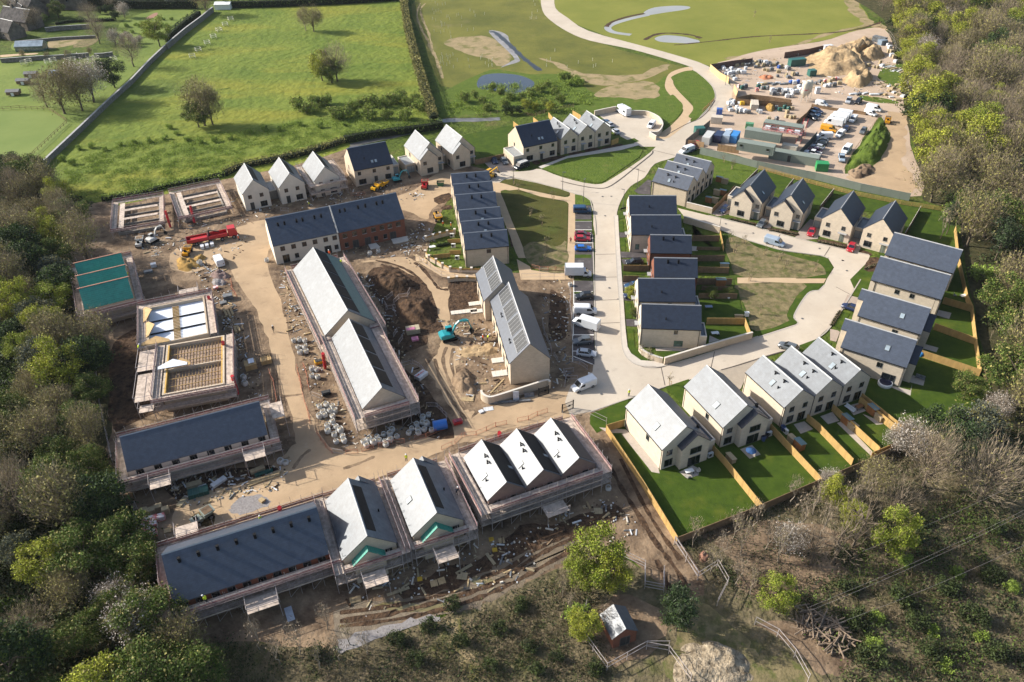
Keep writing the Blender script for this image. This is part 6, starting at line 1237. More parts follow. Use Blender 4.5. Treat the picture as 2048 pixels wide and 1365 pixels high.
barriers('Q2','550,600 720,640 900,750','below the last asphalt bay'); barriers('Q2','630,780 430,800 490,920 450,1060','left of the van with open door'); barriers('Q2','490,920 700,930','behind the van with open door'); barriers('N','1260,30 1290,200 1360,360 1400,480 1490,590','along the back of the solar panelled terrace'); barriers('M','1640,710 1740,715','at the end of the dark lawn'); barriers('S3','590,710 720,740','at the inside of the haul road bend'); barriers('S3','360,60 470,110','by the black generator')
barriers('R8','205,580 240,720 270,900 330,1100 370,1240','along the left edge of the haul road bags', True); barriers('R8','290,560 330,700 350,850','in front of the white bags', True); barriers('S3','420,500 520,650 600,740','on the haul road bend', True); barriers('S3','740,740 900,720 1100,660 1280,620 1420,600','below the row of bags', True); barriers('S3','1540,570 1660,550 1780,490 1900,450','right of the row of bags', True); barriers('S2','0,560 150,480 250,400 400,380 600,290 720,270','behind the sawtooth scaffold', True); barriers('S2','850,240 940,220 1060,170 1150,140','behind the right sawtooth gable', True); barriers('R3','1480,200 1590,170 1600,280 1680,400','round the gravel heaps', True); barriers('O','1210,150 1380,140','behind the brick terrace', True); barriers('O','260,350 390,350','behind the pale terrace'); barriers('M','1525,660 1640,690 1960,700','along the edge of the dark lawn end', True); barriers('Q5','330,590 400,530 470,460 540,390','with red and white boards on the road bend', True); barriers('R4','1870,380 1920,500 1950,650 1970,820','along the haul road by the slate roof', True)
railfence('wire site fence along the buff path above the solar terrace','M','0,590 150,690 300,800 480,790 780,800',1.9,galv,2,3.4,'site_fence',r=.03); railfence('wire site fence below the buff path right of the solar terrace','M','1390,825 1640,822 1830,820 1990,822',1.9,galv,2,3.4,'site_fence',r=.03); railfence('tall wire fence beside the asphalt bays','Q1','385,390 425,580 400,780 440,1000 435,1362',1.9,galv,2,3.4,'site_fence',r=.03); railfence('wire fence panels along the track by the timber fence','X','1348,1090 1395,1160',2.0,galv,2,3.4,'site_fence',r=.04); railfence('wire fence corner enclosing rubble in the scrub','T9','5,560 135,770 250,695 310,800 250,920',2.0,galv,2,3.4,'site_fence',r=.04); railfence('wire fence round the brick substation','T8','1440,930 1400,1080 1560,1300 1790,1170 1920,1170',2.0,galv,2,3.4,'site_fence',r=.04); railfence('wire fence right of the substation','T8','1790,1175 1920,1200 2046,1365',2.0,galv,2,3.4,'site_fence',r=.04); railfence('leaning wire fence panels behind the tall green tree','T8','1650,640 1780,700 1780,820 1890,840 1890,730',2.0,galv,3,3.0,'site_fence',r=.045); railfence('long wire fence in the lower scrub beside the log pile','T9','470,1030 600,1100 700,1220 780,1365',2.0,galv,2,3.4,'site_fence',r=.04); railfence('wire fence down the left edge of the site','X','193,720 200,800 215,870 228,930',2.0,galv,2,3.4,'site_fence',r=.03); railfence('wire fence below the left slate roof packs','R5','370,900 365,1050 380,1180',2.0,galv,2,3.0,'site_fence',r=.03); railfence('green mesh gate fence at the corner of the verge','S6','0,335 145,405',1.9,galv,2,2.6,'site_fence',r=.03); railfence('wire fence along the wood beside the depot','Q6','1480,290 1560,340 1620,420 1660,580 1760,660 1850,780 1850,900',2.0,galv,2,3.4,'site_fence',r=.03); railfence('rusty fence at the right of the big side lawn','X','1962,738 1972,800 1976,830',1.6,timber_d,2,2.4,'rail_fence',r=.04)
# gates
for lab, f, x, y, x2, y2 in (('dark steel site gate left of the road entrance','N',1210,1050,1345,1010), ('dark steel site gate right of the road entrance','N',1530,1270,1680,1210)):
    a, b_ = Z(f, x, y), Z(f, x2, y2); d = b_ - a; L_ = d.length; o = empty('site_gate', (a.x, a.y, 0), math.atan2(d.y, d.x), lab, 'gate'); g = MB()
    for z in (.15, 1.1, 2.0): g.box(0, L_, -.03, .03, z - .04, z + .04)
    for k in range(int(L_ / .14)): g.box(k * .14, k * .14 + .025, -.012, .012, .15, 2.0)
    g.box(L_*.55, L_*.75, -.02, .02, .9, 1.3); g.build('gate_leaf', blackm, o); p = MB()
    for xx in (0, L_): p.box(xx - .08, xx + .08, -.08, .08, 0, 2.2)
    p.build('gate_post', blackm, o)
# blue drum, generator, skips, bins
b = MB(); b.lathe([(.95,-1.3),(1.0,-1.2),(1.0,1.2),(.95,1.3)], (0,0,0), 18); o = b.build('plastic_drum', PT['blue']); o.location = Z('S3', 1820, 400, 1.0); o.rotation_euler = (0, R(90), R(15)); tag(o, 'big blue plastic drum lying at the right end of the bag row', 'drum'); b = MB(); b.lathe([(.85,1.31),(.7,1.33)], (0,0,0), 18); b.build('drum_mouth', blackm, o)
for lab, f, x, y, c in (('red plastic barrow tub right of the blue drum','S2',190,260,'sred'), ('black generator between the bag clusters','S3',530,60,'black'), ('yellow topped generator by the red chute','R8',470,530,'yellow'), ('white lidded box on the roadside bags','O',960,0,'white')):
    p = Z(f, x, y); o = empty('site_box', (p.x, p.y, .03), R(20), lab, 'equipment'); b = MB(); b.loft([[(-.8,-.5,.15),(.8,-.5,.15),(.8,.5,.15),(-.8,.5,.15)],[(-.9,-.6,.8),(.9,-.6,.8),(.9,.6,.8),(-.9,.6,.8)]]); b.build('housing', PT[c], o); b = MB(); b.box(-.7,.7,-.42,.42,.8,.95); b.build('lid', chassis if c != 'sred' else PT['dred'], o)
def skip(label, f, x, y, c, rz, L_=3.6, W_=1.8, H_=1.3):
    p = Z(f, x, y); o = empty('waste_skip', (p.x, p.y, .03), rz, label, 'skip'); b = MB()
    b.loft([[(-L_*.35,-W_/2,0),(L_*.35,-W_/2,0),(L_*.35,W_/2,0),(-L_*.35,W_/2,0)],[(-L_/2,-W_/2,H_),(L_/2,-W_/2,H_),(L_/2,W_/2,H_),(-L_/2,W_/2,H_)]], cap=False); b.add([(-L_*.47,-W_/2,H_*.8),(L_*.47,-W_/2,H_*.8),(L_*.47,W_/2,H_*.8),(-L_*.47,W_/2,H_*.8)],[(0,1,2,3)],1); b.build('skip_body', [PT[c], soil], o); b = MB()
    for sy in (-1,1): b.box(-L_/2, L_/2, sy*W_/2-.05, sy*W_/2+.05, H_-.1, H_+.04)
    b.build('skip_rim', PT[c], o)
skip('green skip on the pale yard left of the gabled terrace','B',1470,1030,'green',R(0),2.2,1.6,1.1)
# brick substation
o_ = gable_front('brick_substation', (13.6,64.6), 18.5, 3.7, 4.3, 1.35, redb, slate_n, 'small red brick substation with slate roof in the scrub', eh=2.5); o_.o['category'] = 'substation'; o_.win('x0', 1.8, .05, 1.6, 2.0, 'ddoor')
# ---------------------------------------------------------------- heaps
def heap(label, pts_px, fr, hgt, m, name='soil_heap', n=2, cat='heap', seed=1):
    """a mound over an outline: concentric rings lifted with noise"""
    pts = smoothpoly(GP(fr, pts_px), 0, 5); c = sum(pts, Vector()) / len(pts); rs = random.Random(seed); K = 14; N_ = len(pts); b = MB(); vs = []
    from mathutils import noise
    for k in range(K + 1):
        t = k / K
        for p in pts:
            q = p.lerp(c, t); e = min(1, t * 1.7); z = hgt * (e * e * (3 - 2 * e)) * (.72 + .55 * noise.noise(Vector((q.x * .22 + seed * 7, q.y * .22, 0)))) + .62 * min(1, t * 6) * noise.fractal(Vector((q.x * .7, q.y * .7, seed)), 1, 2, 4) * min(1, hgt)
            vs.append((q.x - c.x, q.y - c.y, max(z, .02 - .2 * (k == 0))))
    fs = [(k * N_ + i, k * N_ + (i + 1) % N_, (k + 1) * N_ + (i + 1) % N_, (k + 1) * N_ + i) for k in range(K) for i in range(N_)]; b.add(vs, fs); b.v.append((0, 0, vs[-1][2])); n0 = len(b.v) - 1
    o = b.build(name, m, smooth=True); o.location = (c.x, c.y, 0); return tag(o, label, cat)
heap('dark soil heap on the far side of the muddy dig','130,300 230,255 380,300 500,370 600,470 480,520 300,540 160,520 100,420','S4',2.2,darksoil,seed=3); heap('dark soil heap nearer the cream blocks','340,600 480,560 640,520 700,640 740,760 640,850 480,820 370,760','S4',2.0,darksoil,seed=4); heap('tan soil ridge beside the wheel tracks','600,460 700,400 760,440 810,540 800,640 700,640 620,580','S5',2.0,soil,seed=5); heap('loose spoil patch by the terrace back doors','640,240 800,210 980,200 1000,300 860,310 700,320','S5',.7,sand,seed=6)
heap('golden sand heap under the red lorry','1110,1230 1180,1200 1300,1220 1420,1260 1450,1340 1300,1400 1130,1360','R1',1.6,mat('golden_sand',(.36,.22,.07),.95,vary=.2,scale=1.2),'sand_heap',seed=7); heap('golden sand pile beside the white bag','1330,1190 1440,1170 1520,1190 1500,1240 1390,1260','R1',.9,MATS['golden_sand'],'sand_heap',seed=8); heap('dark gravel heap at the corner of the open shell','1290,80 1360,30 1480,20 1570,70 1560,130 1400,150','R3',1.5,mat('pink_gravel',(.24,.17,.15),.95,vary=.25,scale=2),'gravel_heap',seed=9); heap('grey gravel heap in front of the dark one','1310,150 1380,120 1500,140 1540,180 1450,230 1340,220','R3',1.0,grav,'gravel_heap',seed=10)
heap('straw coloured mud patch round the grey dumper','930,1040 1000,960 1180,900 1270,980 1250,1090 1050,1140','R5',.35,mat('straw_mud',(.15,.10,.04),.95,col2=(.04,.028,.014),scale=1.5,bump=.2),'mud_patch',seed=11); heap('straw coloured mud along the top eave of the eight flue roof','1350,1090 1500,1010 1700,930 1720,960 1560,1040 1400,1110','R5',.3,MATS['straw_mud'],'mud_patch',seed=12)
heap('big tan spoil heap at the back of the depot','230,640 520,600 800,500 1000,420 1250,340 1330,430 1360,510 1180,580 1050,700 1180,800 1260,900 1130,960 840,960 500,990 300,860','Q6',5.0,sand,seed=13); heap('tan spoil heap beside the dark trench','1050,620 1180,560 1300,530 1420,570 1510,650 1400,720 1200,740 1080,690','Q6',3.5,sand,seed=14); heap('tan spoil heap at the near end of the depot spoil','800,1010 1000,950 1130,900 1270,900 1310,1000 1240,1100 1080,1170 900,1120','Q6',4.2,sand,seed=15); heap('orange sand heap in the plank bay','1480,500 1560,480 1660,500 1680,560 1600,600 1500,570','Q5',1.8,MATS['golden_sand'],'sand_heap',seed=16); heap('red sand heap in the materials yard','1080,880 1180,840 1300,840 1380,890 1300,930 1160,930','Q4',.8,mat('red_sand',(.42,.17,.09),.95,vary=.1,scale=1),'sand_heap',seed=17)
heap('long green bank between car park and track','1000,1000 1080,860 1200,700 1240,735 1270,785 1250,860 1190,960 1100,995','T3',2.6,rgrass,'grass_bank',cat='bank',seed=18); heap('brown spoil at the end of the green bank','1010,1010 1090,960 1150,960 1180,1000 1120,1040 1050,1050','T3',1.2,soil,seed=19); heap('stony spoil mound at the bottom of the scrub','20,1180 150,1120 330,1150 450,1260 430,1400 20,1400','T9',1.6,mat('stony_spoil',(.38,.31,.22),.95,col2=(.13,.10,.065),scale=1.1,bump=.4,bscale=2.5),'spoil_mound',seed=20); heap('low soil heap in the scrub by the wire fence corner','145,620 180,600 215,630 200,665 155,665','T9',.9,mat('rust_soil',(.25,.13,.09),.95,vary=.2,scale=2),seed=21)
# log pile
lg = mat('grey_log', (.23,.17,.12), .9, vary=.2, scale=3, island=.35); logs = []
b = MB(); b.tube((-1.6,0,0),(1.6,0,0),.12,7,r2=.09); LOG = b.mesh('log', lg); rs = random.Random(5); base = [Z('T9', x, y) for x, y in ((760,960),(860,1000),(950,1040),(1020,1130),(960,1200),(820,1100),(740,1040),(900,1120))]
for i in range(130):
    a, c = rs.choice(base), rs.choice(base); p = a.lerp(c, rs.random()); o = link('log', LOG, None, (p.x + rs.uniform(-.6,.6), p.y + rs.uniform(-.6,.6), rs.uniform(.15, 1.25)), rs.uniform(-.5, 2.2)); o.rotation_euler[1] = rs.uniform(-.2,.2); k = rs.uniform(.5, 1.15); o.scale = (k, 1, 1); tag(o, 'grey log in the tangled log pile at the lower right', 'log', 'tangled log pile'); logs.append(o)
# ---------------------------------------------------------------- depot
def container(label, f, x, y, z, rz, L_, W_, H_, c, name='shipping_container', cat='container', windows=(), stack=False, door=None):
    p = Z(f, x, y, z); o = empty(name, (p.x, p.y, z + .03), rz, label, cat); b = MB(); n = int(L_ / .3); pr = []
    b.box(-L_/2, L_/2, -W_/2, W_/2, .1, H_ - .05); b.build('shell', PT[c], o); r = MB()
    for k in range(n + 1):
        xx = -L_/2 + L_ * k / n
        if k % 2 == 0: r.box(xx - .08, xx + .08, -W_/2 - .035, W_/2 + .035, .15, H_ - .12)
    for zz in (.05, H_ - .12): r.box(-L_/2 - .04, L_/2 + .04, -W_/2 - .05, W_/2 + .05, zz, zz + .14)
    r.build('rib_frame', PT[c], o)
    for (xx, w_, h_, zz) in windows: fm, pm = win_mesh(w_, h_, 'win'); k = link('window', fm, o, (xx, -W_/2 - .05, zz)); link('pane', pm, k)
    if door is not None: fm, pm = win_mesh(.95, 2.05, 'ddoor'); k = link('door', fm, o, (door, -W_/2 - .05, .12)); link('panel', pm, k)
    return o
cr = R(-27)
container('bright green container behind the sage hoarding','Q3',950,1310,0,R(-10),3.4,2.4,2.5,'lgreen'); container('big dark green container in the materials yard','Q4',1790,660,0,R(12),6.4,2.6,2.6,'dteal'); container('small dark green box right of the grey packs','Q6',335,960,0,R(10),2.6,2.2,2.3,'dteal'); container('dark green container in the depot entrance corner','Q5',260,1010,0,R(5),3.0,2.4,2.4,'dteal'); container('white container beside the blue containers','Q5',420,1150,0,R(62),6.0,2.4,2.5,'gwhite')
for i, (x, y, c, n) in enumerate(((620,1130,'navy','left dark blue'), (770,1130,'lblue','middle grey blue'), (910,1130,'sky','right bright blue'))): container('%s topped container in the blue row' % n, 'Q5', x, y, 0, R(62), 4.6, 2.4, 2.5, c)
container('lower sage site cabin under the front stacked cabin','Q5',1300,1330,0,cr,11.0,3.0,2.7,'sage','site_cabin','cabin'); container('upper sage site cabin with two small windows','Q5',1305,1330,2.75,cr,11.0,3.0,2.7,'sage','site_cabin','cabin',windows=((-4.2,.9,.8,1.3),(3.8,.9,.8,1.3)))
container('sage cabin behind the stacked pair','Q5',1440,1100,0,cr,11.0,3.0,2.7,'sage','site_cabin','cabin'); container('upper sage cabin behind the stacked pair','Q5',1440,1100,2.75,cr,11.0,3.0,2.7,'sage','site_cabin','cabin')
container('sage cabins under the red railed roof deck','Q3',230,590,0,cr,12.0,3.0,2.7,'sage','site_cabin','cabin'); container('upper sage cabin carrying the red railed roof deck','Q3',230,590,2.75,cr,12.0,3.0,2.7,'sage','site_cabin','cabin',windows=((-3,.9,.8,1.3),(2,.9,.8,1.3)))
container('long low sage cabin with an open door behind the hoarding','Q3',430,1140,0,cr,14.5,3.0,2.7,'sage','site_cabin','cabin',door=-1.2); container('small cream twin store between the cabins','Q3',350,960,0,cr,4.6,2.2,2.2,'cream','site_store','container')
p = Z('Q3', 230, 590, 5.5); o = empty('roof_deck_rail', (p.x, p.y, 5.55), cr, 'red railed deck with wrapped packs on the cabin roof', 'railing'); b = MB()
for y in (-1.45, 1.45):
    for z in (.55, 1.1): b.box(-6, 6, y - .03, y + .03, z - .03, z + .03)
    for k in range(9): b.box(-6 + k * 1.5 - .03, -6 + k * 1.5 + .03, y - .03, y + .03, 0, 1.15)
b.build('guard_rail', PT['sred'], o); b = MB(); b.box(-6,6,-1.48,1.48,.0,.2); b.build('toe_board', netpink, o)
for i, x in enumerate((-4.6, -2.6, -.4, 2.2, 4.4)):
    b = MB(); b.box(-.8,.8,-.55,.55,.2,.9); k = b.build('wrapped_pack', [wrap, gwrap, wrap, redpack, wrap][i]); q_ = Matrix.Rotation(cr, 3, 'Z') @ Vector((x, .2 * (-1) ** i, 0)); k.location = (p.x + q_.x, p.y + q_.y, 5.57); k.rotation_euler = (0, 0, cr); tag(k, 'wrapped pack, %s from the left on the red railed deck' % ORD[i], 'pack')
p = Z('Q3', 560, 760); o = empty('stair_tower', (p.x, p.y, 0), R(60), 'red and pale stair up to the railed cabin deck', 'stair'); b = MB(); b.add([(-3,-.6,0),(-3,.6,0),(3,.6,5.4),(3,-.6,5.4),(-3,-.6,-.0),(-2.7,.6,0),(3.3,.6,5.4),(3.3,-.6,5.4)], [(0,1,2,3)])
for k in range(16): b.box(-3 + k * .38, -2.7 + k * .38, -.6, .6, k * .34, k * .34 + .06)
b.build('tread', deckm, o); b = MB()
for y in (-.65, .65): b.tube((-3,y,1),(3,y,6.4),.06,5); b.tube((-3,y,0),(-3,y,1),.05,4); b.tube((3,y,0),(3,y,6.4),.06,4); b.tube((0,y,0),(0,y,3.7),.05,4)
b.build('hand_rail', PT['sred'], o)
p = Z('Q4', 1905, 1330); o = empty('mortar_silo', (p.x, p.y, 0), 0, 'tall cream mortar silo with red band beside the white packs', 'silo'); b = MB(); b.lathe([(.15,1.2),(1.2,3.2),(1.25,6.6),(1.0,7.1),(.3,7.3)], (0,0,0), 18); b.build('silo_tank', PT['cream'], o, smooth=True); b = MB(); b.lathe([(1.27,4.2),(1.29,4.3),(1.29,4.5),(1.27,4.6)], (0,0,0), 18); b.build('red_band', redpack, o); b = MB()
for x, y in ((-1,-1),(1,-1),(1,1),(-1,1)): b.tube((x,y,0),(x,y,3.4),.08,5)
b.build('silo_leg', PT['gwhite'], o)
p = Z('Q4', 1975, 1300); o = empty('mortar_silo', (p.x, p.y, 0), 0, 'second cream silo right behind the banded one', 'silo'); b = MB(); b.lathe([(.15,1.2),(1.2,3.2),(1.25,6.4),(1.0,6.9),(.3,7.1)], (0,0,0), 18); b.build('silo_tank', PT['cream'], o, smooth=True); b = MB()
for x, y in ((-1,-1),(1,-1),(1,1),(-1,1)): b.tube((x,y,0),(x,y,3.4),.08,5)
b.build('silo_leg', PT['gwhite'], o)
def yard(f, s, where, mats_, size=(1.3,1.1,1.2), jit=.5):
    os_ = []; rs = random.Random(len(s) * 3)
    for u, v in PX(f, s):
        p = at(u, v, .4); k = rs.uniform(.75, 1.25); m_ = rs.choice(mats_); key = ('yp', m_.name, size, rs.randint(0, 2))
        if key not in PM:
            b = MB(); w_, d_, h_ = size
            b.loft([[(-w_/2,-d_/2,.12),(w_/2,-d_/2,.12),(w_/2,d_/2,.12),(-w_/2,d_/2,.12)],[(-w_/2,-d_/2,h_*.85),(w_/2,-d_/2,h_*.85),(w_/2,d_/2,h_*.85),(-w_/2,d_/2,h_*.85)],[(-w_*.38,-d_*.4,h_),(w_*.42,-d_*.36,h_*.97),(w_*.38,d_*.4,h_),(-w_*.42,d_*.38,h_*.95)]])
            c = MB(); c.box(-w_/2-.02,w_/2+.02,-d_/2,d_/2,0,.12); PM[key] = (b.mesh('yard_pack', m_), c.mesh('pallet', palm))
        a_, c_ = PM[key]; o = link('yard_pack', a_, None, (p.x, p.y, .03), R(15) + rs.uniform(-jit, jit)); o.scale = (k, k, rs.uniform(.8, 1.3)); link('pallet', c_, o); tag(o, 'x', 'pack', 'packs ' + where); os_.append(o)
    number(os_, '{n} pack from the left ' + where)
W_ = [wrap, wrap, wrap, gwrap]; GW = [wrap, gwrap, gwrap, packm]
yard('Q4','420,700 450,740 480,800 520,760 540,820 580,740 580,800 620,790 660,760 690,800 720,780 780,800 820,800 470,850 610,880 650,920','in the white stacks behind the pale hoarding', W_); yard('Q4','640,620 680,660 700,600 760,590 790,640 830,600 860,660 900,590 920,650 960,620 1000,650 1040,610 1070,670 1110,590 1160,600 1180,660 1220,620 1250,660 1290,620 1330,650 1370,650 850,720 1030,690','along the back of the materials yard', GW); yard('Q4','1430,640 1460,700 1500,680 1460,780 1610,700 1640,730 1200,740 1260,760 1330,740 1440,860 1600,850 1720,830 1800,830 1640,880','in the middle of the materials yard', GW + [blwrap]); yard('Q4','1690,980 1750,990 1820,980 1930,980 1990,1000','beside the blue sheeted pile', [wrap, wrap, blwrap]); yard('Q4','1130,990 1190,1000 1290,990 1370,1000 1450,980 1540,1000 1610,990','in the pipe row of the materials yard', GW, (2.4,.9,.6)); yard('Q4','720,1070 780,1090 840,1060 1090,1060 1150,1090 1060,1130 1200,1080','in the dark and red goods row', [gwrap, redpack, tarp_g, redpack]); yard('Q4','1250,1090 1340,1130 1400,1120 1460,1130 1380,1180 1340,1190 1450,1200 1520,1130 1560,1190 1600,1150 1640,1200 1680,1120 1720,1170 1760,1100 1800,1150 1840,1060 1870,1120 1620,1240 1700,1230','in the white stacks before the silos', W_); yard('Q5','820,440 860,400 900,420 880,460 960,420 1010,430 1060,450 1100,430 820,540 850,560 960,520 1010,540 960,600 1040,580 1110,590 1180,610','behind the road in the plank bay', W_ + [yellowp]); yard('Q5','1700,520 1760,560 1850,520 1920,540 1990,540 1900,600 1360,590 1400,610','round the mixer in the plank bay', [wrap, gwrap, tarp_g, packm]); yard('Q5','1890,680 1960,700 2020,700 1700,740 1560,740 1620,770','behind the red railed cabins', GW)
yard('Q6','40,620 120,630 470,590 560,560 620,530','along the hoarding by the big spoil heap', [gwrap, blwrap, wrap]); yard('Q6','400,1080 470,1060 520,1090 560,1050 620,1060 680,1020 740,1010 780,1080 700,1110 620,1120 560,1120','below the big spoil heap', [wrap, packm, redpack, gwrap]); yard('Q6','1540,480 1570,520 1560,580 1600,590 1600,650 1640,670 1660,740 1240,800 1320,820 1380,830 1450,800 1420,760','along the wood fence of the depot', [wrap, wrap, packm, packm]); yard('Q6','1000,1240 1080,1240 1180,1230 1330,1250 1420,1240','in the row of long sheets near the pickup', [wrap, gwrap], (3.0,1.0,.5)); yard('Q6','1560,1120 1620,1150 1700,1100 1560,1190 1640,1220 1720,1250 1780,1280 1500,1250 1600,1290 1700,1330 1780,1150 1820,1160','in the scattered timber by the wood', [wrap, packm, packm, palm], (1.8,1.2,.6))
for i in range(9): pack('long pale timber in the sheet stack by the depot wood, %s' % ORD[i], 'Q6', 1500 + i * 33, 800 + i * 10 + (i % 3) * 12, 4.2, .7, .25, R(20 + i * 3), wrap if i % 2 else packm, name='timber_length', cat='timber', pal=False)
for i in range(10): pack('scattered broken timber near the depot corner, %s' % ORD[i], 'Q6', 1350 + i * 38, 1050 + (i * 37) % 60 + i * 12, 3.2, .25, .2, R(-40 + i * 23), packm, name='timber_length', cat='timber', pal=False)
pack('grey site hut at the far corner of the depot','Q6',1400,430,5.5,2.6,2.2,R(-48),gwrap,pal=False,name='site_hut',cat='hut'); pack('grey blue hut beside it at the wood edge','Q6',1450,470,3.2,2.4,2.0,R(20),mat('grey_blue_sheet',(.20,.25,.30),.5),pal=False,name='site_hut',cat='hut'); pack('white and grey trailer by the hoarding of the depot','Q6',590,540,4.0,2.0,1.6,R(14),wrap,pal=False,name='trailer_box',cat='trailer'); pack('tall white cupboard right of the silos','Q6',425,1240,1.6,1.2,2.3,R(5),wrap,pal=False,name='white_cupboard',cat='cupboard'); pack('long stack of cream boards in the plank bay','Q5',1280,520,2.6,5.2,2.0,R(-12),mat('cream_board',(.52,.45,.36),.7,vary=.1),name='board_stack'); pack('big cream board stack at the depot entrance','Q5',580,800,3.8,2.6,2.3,R(-15),MATS['cream_board'],name='board_stack'); pack('blue sheeted stack at the depot entrance','Q5',630,650,2.0,1.8,2.2,R(-15),blwrap,pal=False,name='sheeted_stack'); pack('green and white welfare unit beside the cabins','Q5',1190,900,2.6,1.6,1.8,R(-20),mat('green_white',(.10,.32,.16),.5,vary=.3,scale=1),pal=False,name='welfare_unit',cat='cabin'); pack('pale grey pack on the depot floor','Q5',810,960,2.2,1.6,.7,R(5),wrap)
# mini roller and old plant at the bank
dumper(M_('site_dumper','rusty dumper parked at the top of the green bank','T3',1245,720,1250,680,'dumper'), 'orange')
# ---------------------------------------------------------------- street furniture and gardens
def lamp(label, f, x, y, h, rz, z0=0):
    p = Z(f, x, y); o = empty('street_lamp', (p.x, p.y, 0), rz, label, 'street lamp', 'street lamps'); b = MB(); b.tube((0,0,0),(0,0,h),.09,6,r2=.05); b.build('lamp_post', mat('lamp_grey',(.10,.10,.10),.5) if 'lamp_grey' not in MATS else MATS['lamp_grey'], o); b = MB(); b.box(-.1,.85,-.11,.11,h-.04,h+.06); b.build('lamp_head', MATS['lamp_grey'], o); return o
lamp('street lamp on the corner grass above the parking bays','W',985,400,7.0,R(60)); lamp('street lamp beside the black name board','W',1885,560,6.0,R(150)); lamp('street lamp by the grey forecourt','I',335,660,6.0,R(180)); lamp('street lamp on the left side island','L',1365,290,6.0,R(-60)); lamp('street lamp at the triangle kerb','C',985,1340,5.5,R(0)); lamp('street lamp at the corner of the long garden wall','J',1420,150,5.0,R(90)); lamp('street lamp in the far bend grass','T3',300,500,6.0,R(10))
p = Z('W', 1900, 580); o = empty('name_board', (p.x, p.y, 0), R(25), 'black street name board at the top corner of the street row', 'sign'); b = MB(); b.box(-1.0,1.0,-.04,.04,.45,.85); b.build('board', blackm, o); b = MB()
for x in (-.8,.8): b.box(x-.05,x+.05,-.05,.05,0,.9)
b.build('post', blackm, o)
shed_w = mat('orange_shed_timber', (.30,.12,.035), .8, vary=.12, scale=2, stretch=(1,1,.2)); shed_p = mat('pale_store_timber', (.40,.31,.19), .85, vary=.1, scale=2); shed_r = mat('teal_shed_roof', (.12,.19,.20), .5, vary=.15, scale=1)
def shed(label, f, x, y, rz, L_=1.9, W__=1.2, H_=1.75, w=shed_w, r_=shed_r):
    p = Z(f, x, y); o = empty('garden_shed', (p.x, p.y, .05), rz, label, 'shed'); b = MB(); b.add([(-L_/2,-W__/2,0),(L_/2,-W__/2,0),(L_/2,W__/2,0),(-L_/2,W__/2,0),(-L_/2,-W__/2,H_),(L_/2,-W__/2,H_),(L_/2,W__/2,H_-.2),(-L_/2,W__/2,H_-.2)], [(0,3,2,1),(4,5,6,7),(0,1,5,4),(1,2,6,5),(2,3,7,6),(3,0,4,7)]); b.build('shed_wall', w, o); b = MB(); b.add([(-L_/2-.1,-W__/2-.12,H_+.03),(L_/2+.1,-W__/2-.12,H_+.03),(L_/2+.1,W__/2+.12,H_-.2),(-L_/2-.1,W__/2+.12,H_-.2),(-L_/2-.1,-W__/2-.12,H_+.1),(L_/2+.1,-W__/2-.12,H_+.1),(L_/2+.1,W__/2+.12,H_-.13),(-L_/2-.1,W__/2+.12,H_-.13)], [(0,3,2,1),(4,5,6,7),(0,1,5,4),(1,2,6,5),(2,3,7,6),(3,0,4,7)]); b.build('shed_roof', r_, o); b = MB(); b.box(-.4,.4,-W__/2-.02,-W__/2+.01,.05,H_-.2); b.build('shed_door', w, o); return o
ga = R(-66)
shed('teal roofed shed in the first terrace garden','S8',165,790,ga); shed('pale log store next to the first garden shed','S8',100,730,ga,1.5,1.0,1.2,shed_p,shed_p); shed('teal roofed shed in the second terrace garden','S8',590,570,ga); shed('pale store next to the second garden shed','S8',645,620,ga,1.6,1.2,1.3,shed_p,shed_p); shed('teal roofed shed in the last terrace garden','S8',820,480,ga); shed('pale store next to the last garden shed','S8',885,540,ga,1.6,1.2,1.3,shed_p,shed_p); shed('pale bin store behind the blue parasol house','S7',340,425,ga,1.9,.9,1.1,shed_p,shed_p)
for i, (x, y, c) in enumerate(((1575,560,0), (1660,590,1), (1540,760,1), (1630,760,0), (1420,870,0), (1510,880,1))): shed('%s shed, %s in the yards of the grey roofed trio' % (('orange', 'pale')[c], ORD[i]), 'I', x, y, R(-30), 1.8, 1.1, 1.6, (shed_w, shed_p)[c], (shed_r, shed_p)[c])
shed('teal topped shed in the upper street garden','J',1435,890,R(-3),2.2,1.3,1.7); shed('pale blue topped store by the sunlit brown fence','J',1490,645,R(-3),2.0,.8,1.1,shed_p,mat('blue_felt',(.25,.36,.40),.5)); shed('pale bench store at the end of the bush garden','K',1690,310,R(-3),1.8,.6,.7,shed_p,shed_p); shed('white box at the garden corner by the soil plot','K',1795,290,R(0),.8,.8,1.0,whitep,whitep)
hpm = mat('heat_pump_white', (.60,.60,.57), .5)
def heatpump(label, f, x, y, rz):
    p = Z(f, x, y); o = empty('heat_pump', (p.x, p.y, .05), rz, label, 'heat pump', 'white heat pumps'); b = MB(); b.box(-.55,.55,-.22,.22,.1,1.0); b.build('casing', hpm, o); b = MB(); b.tube((-.15,-.24,.55),(-.15,-.215,.55),.33,14); b.build('fan_grille', chassis, o); b = MB(); b.box(-.6,.6,-.3,.3,0,.1); b.build('base', copem, o)
for i, (f, x, y, rz, d) in enumerate((('S7',168,395,ga+R(90),'behind the left detached silver house'), ('S7',660,220,ga+R(90),'behind the right detached silver house'), ('S7',800,195,ga,'behind the left end of the silver terrace'), ('M',440,235,R(0),'in the top small back garden'), ('M',458,375,R(0),'in the middle small back garden'), ('M',510,540,R(0),'in the lower small back garden'))): heatpump('white heat pump ' + d, f, x, y, rz)
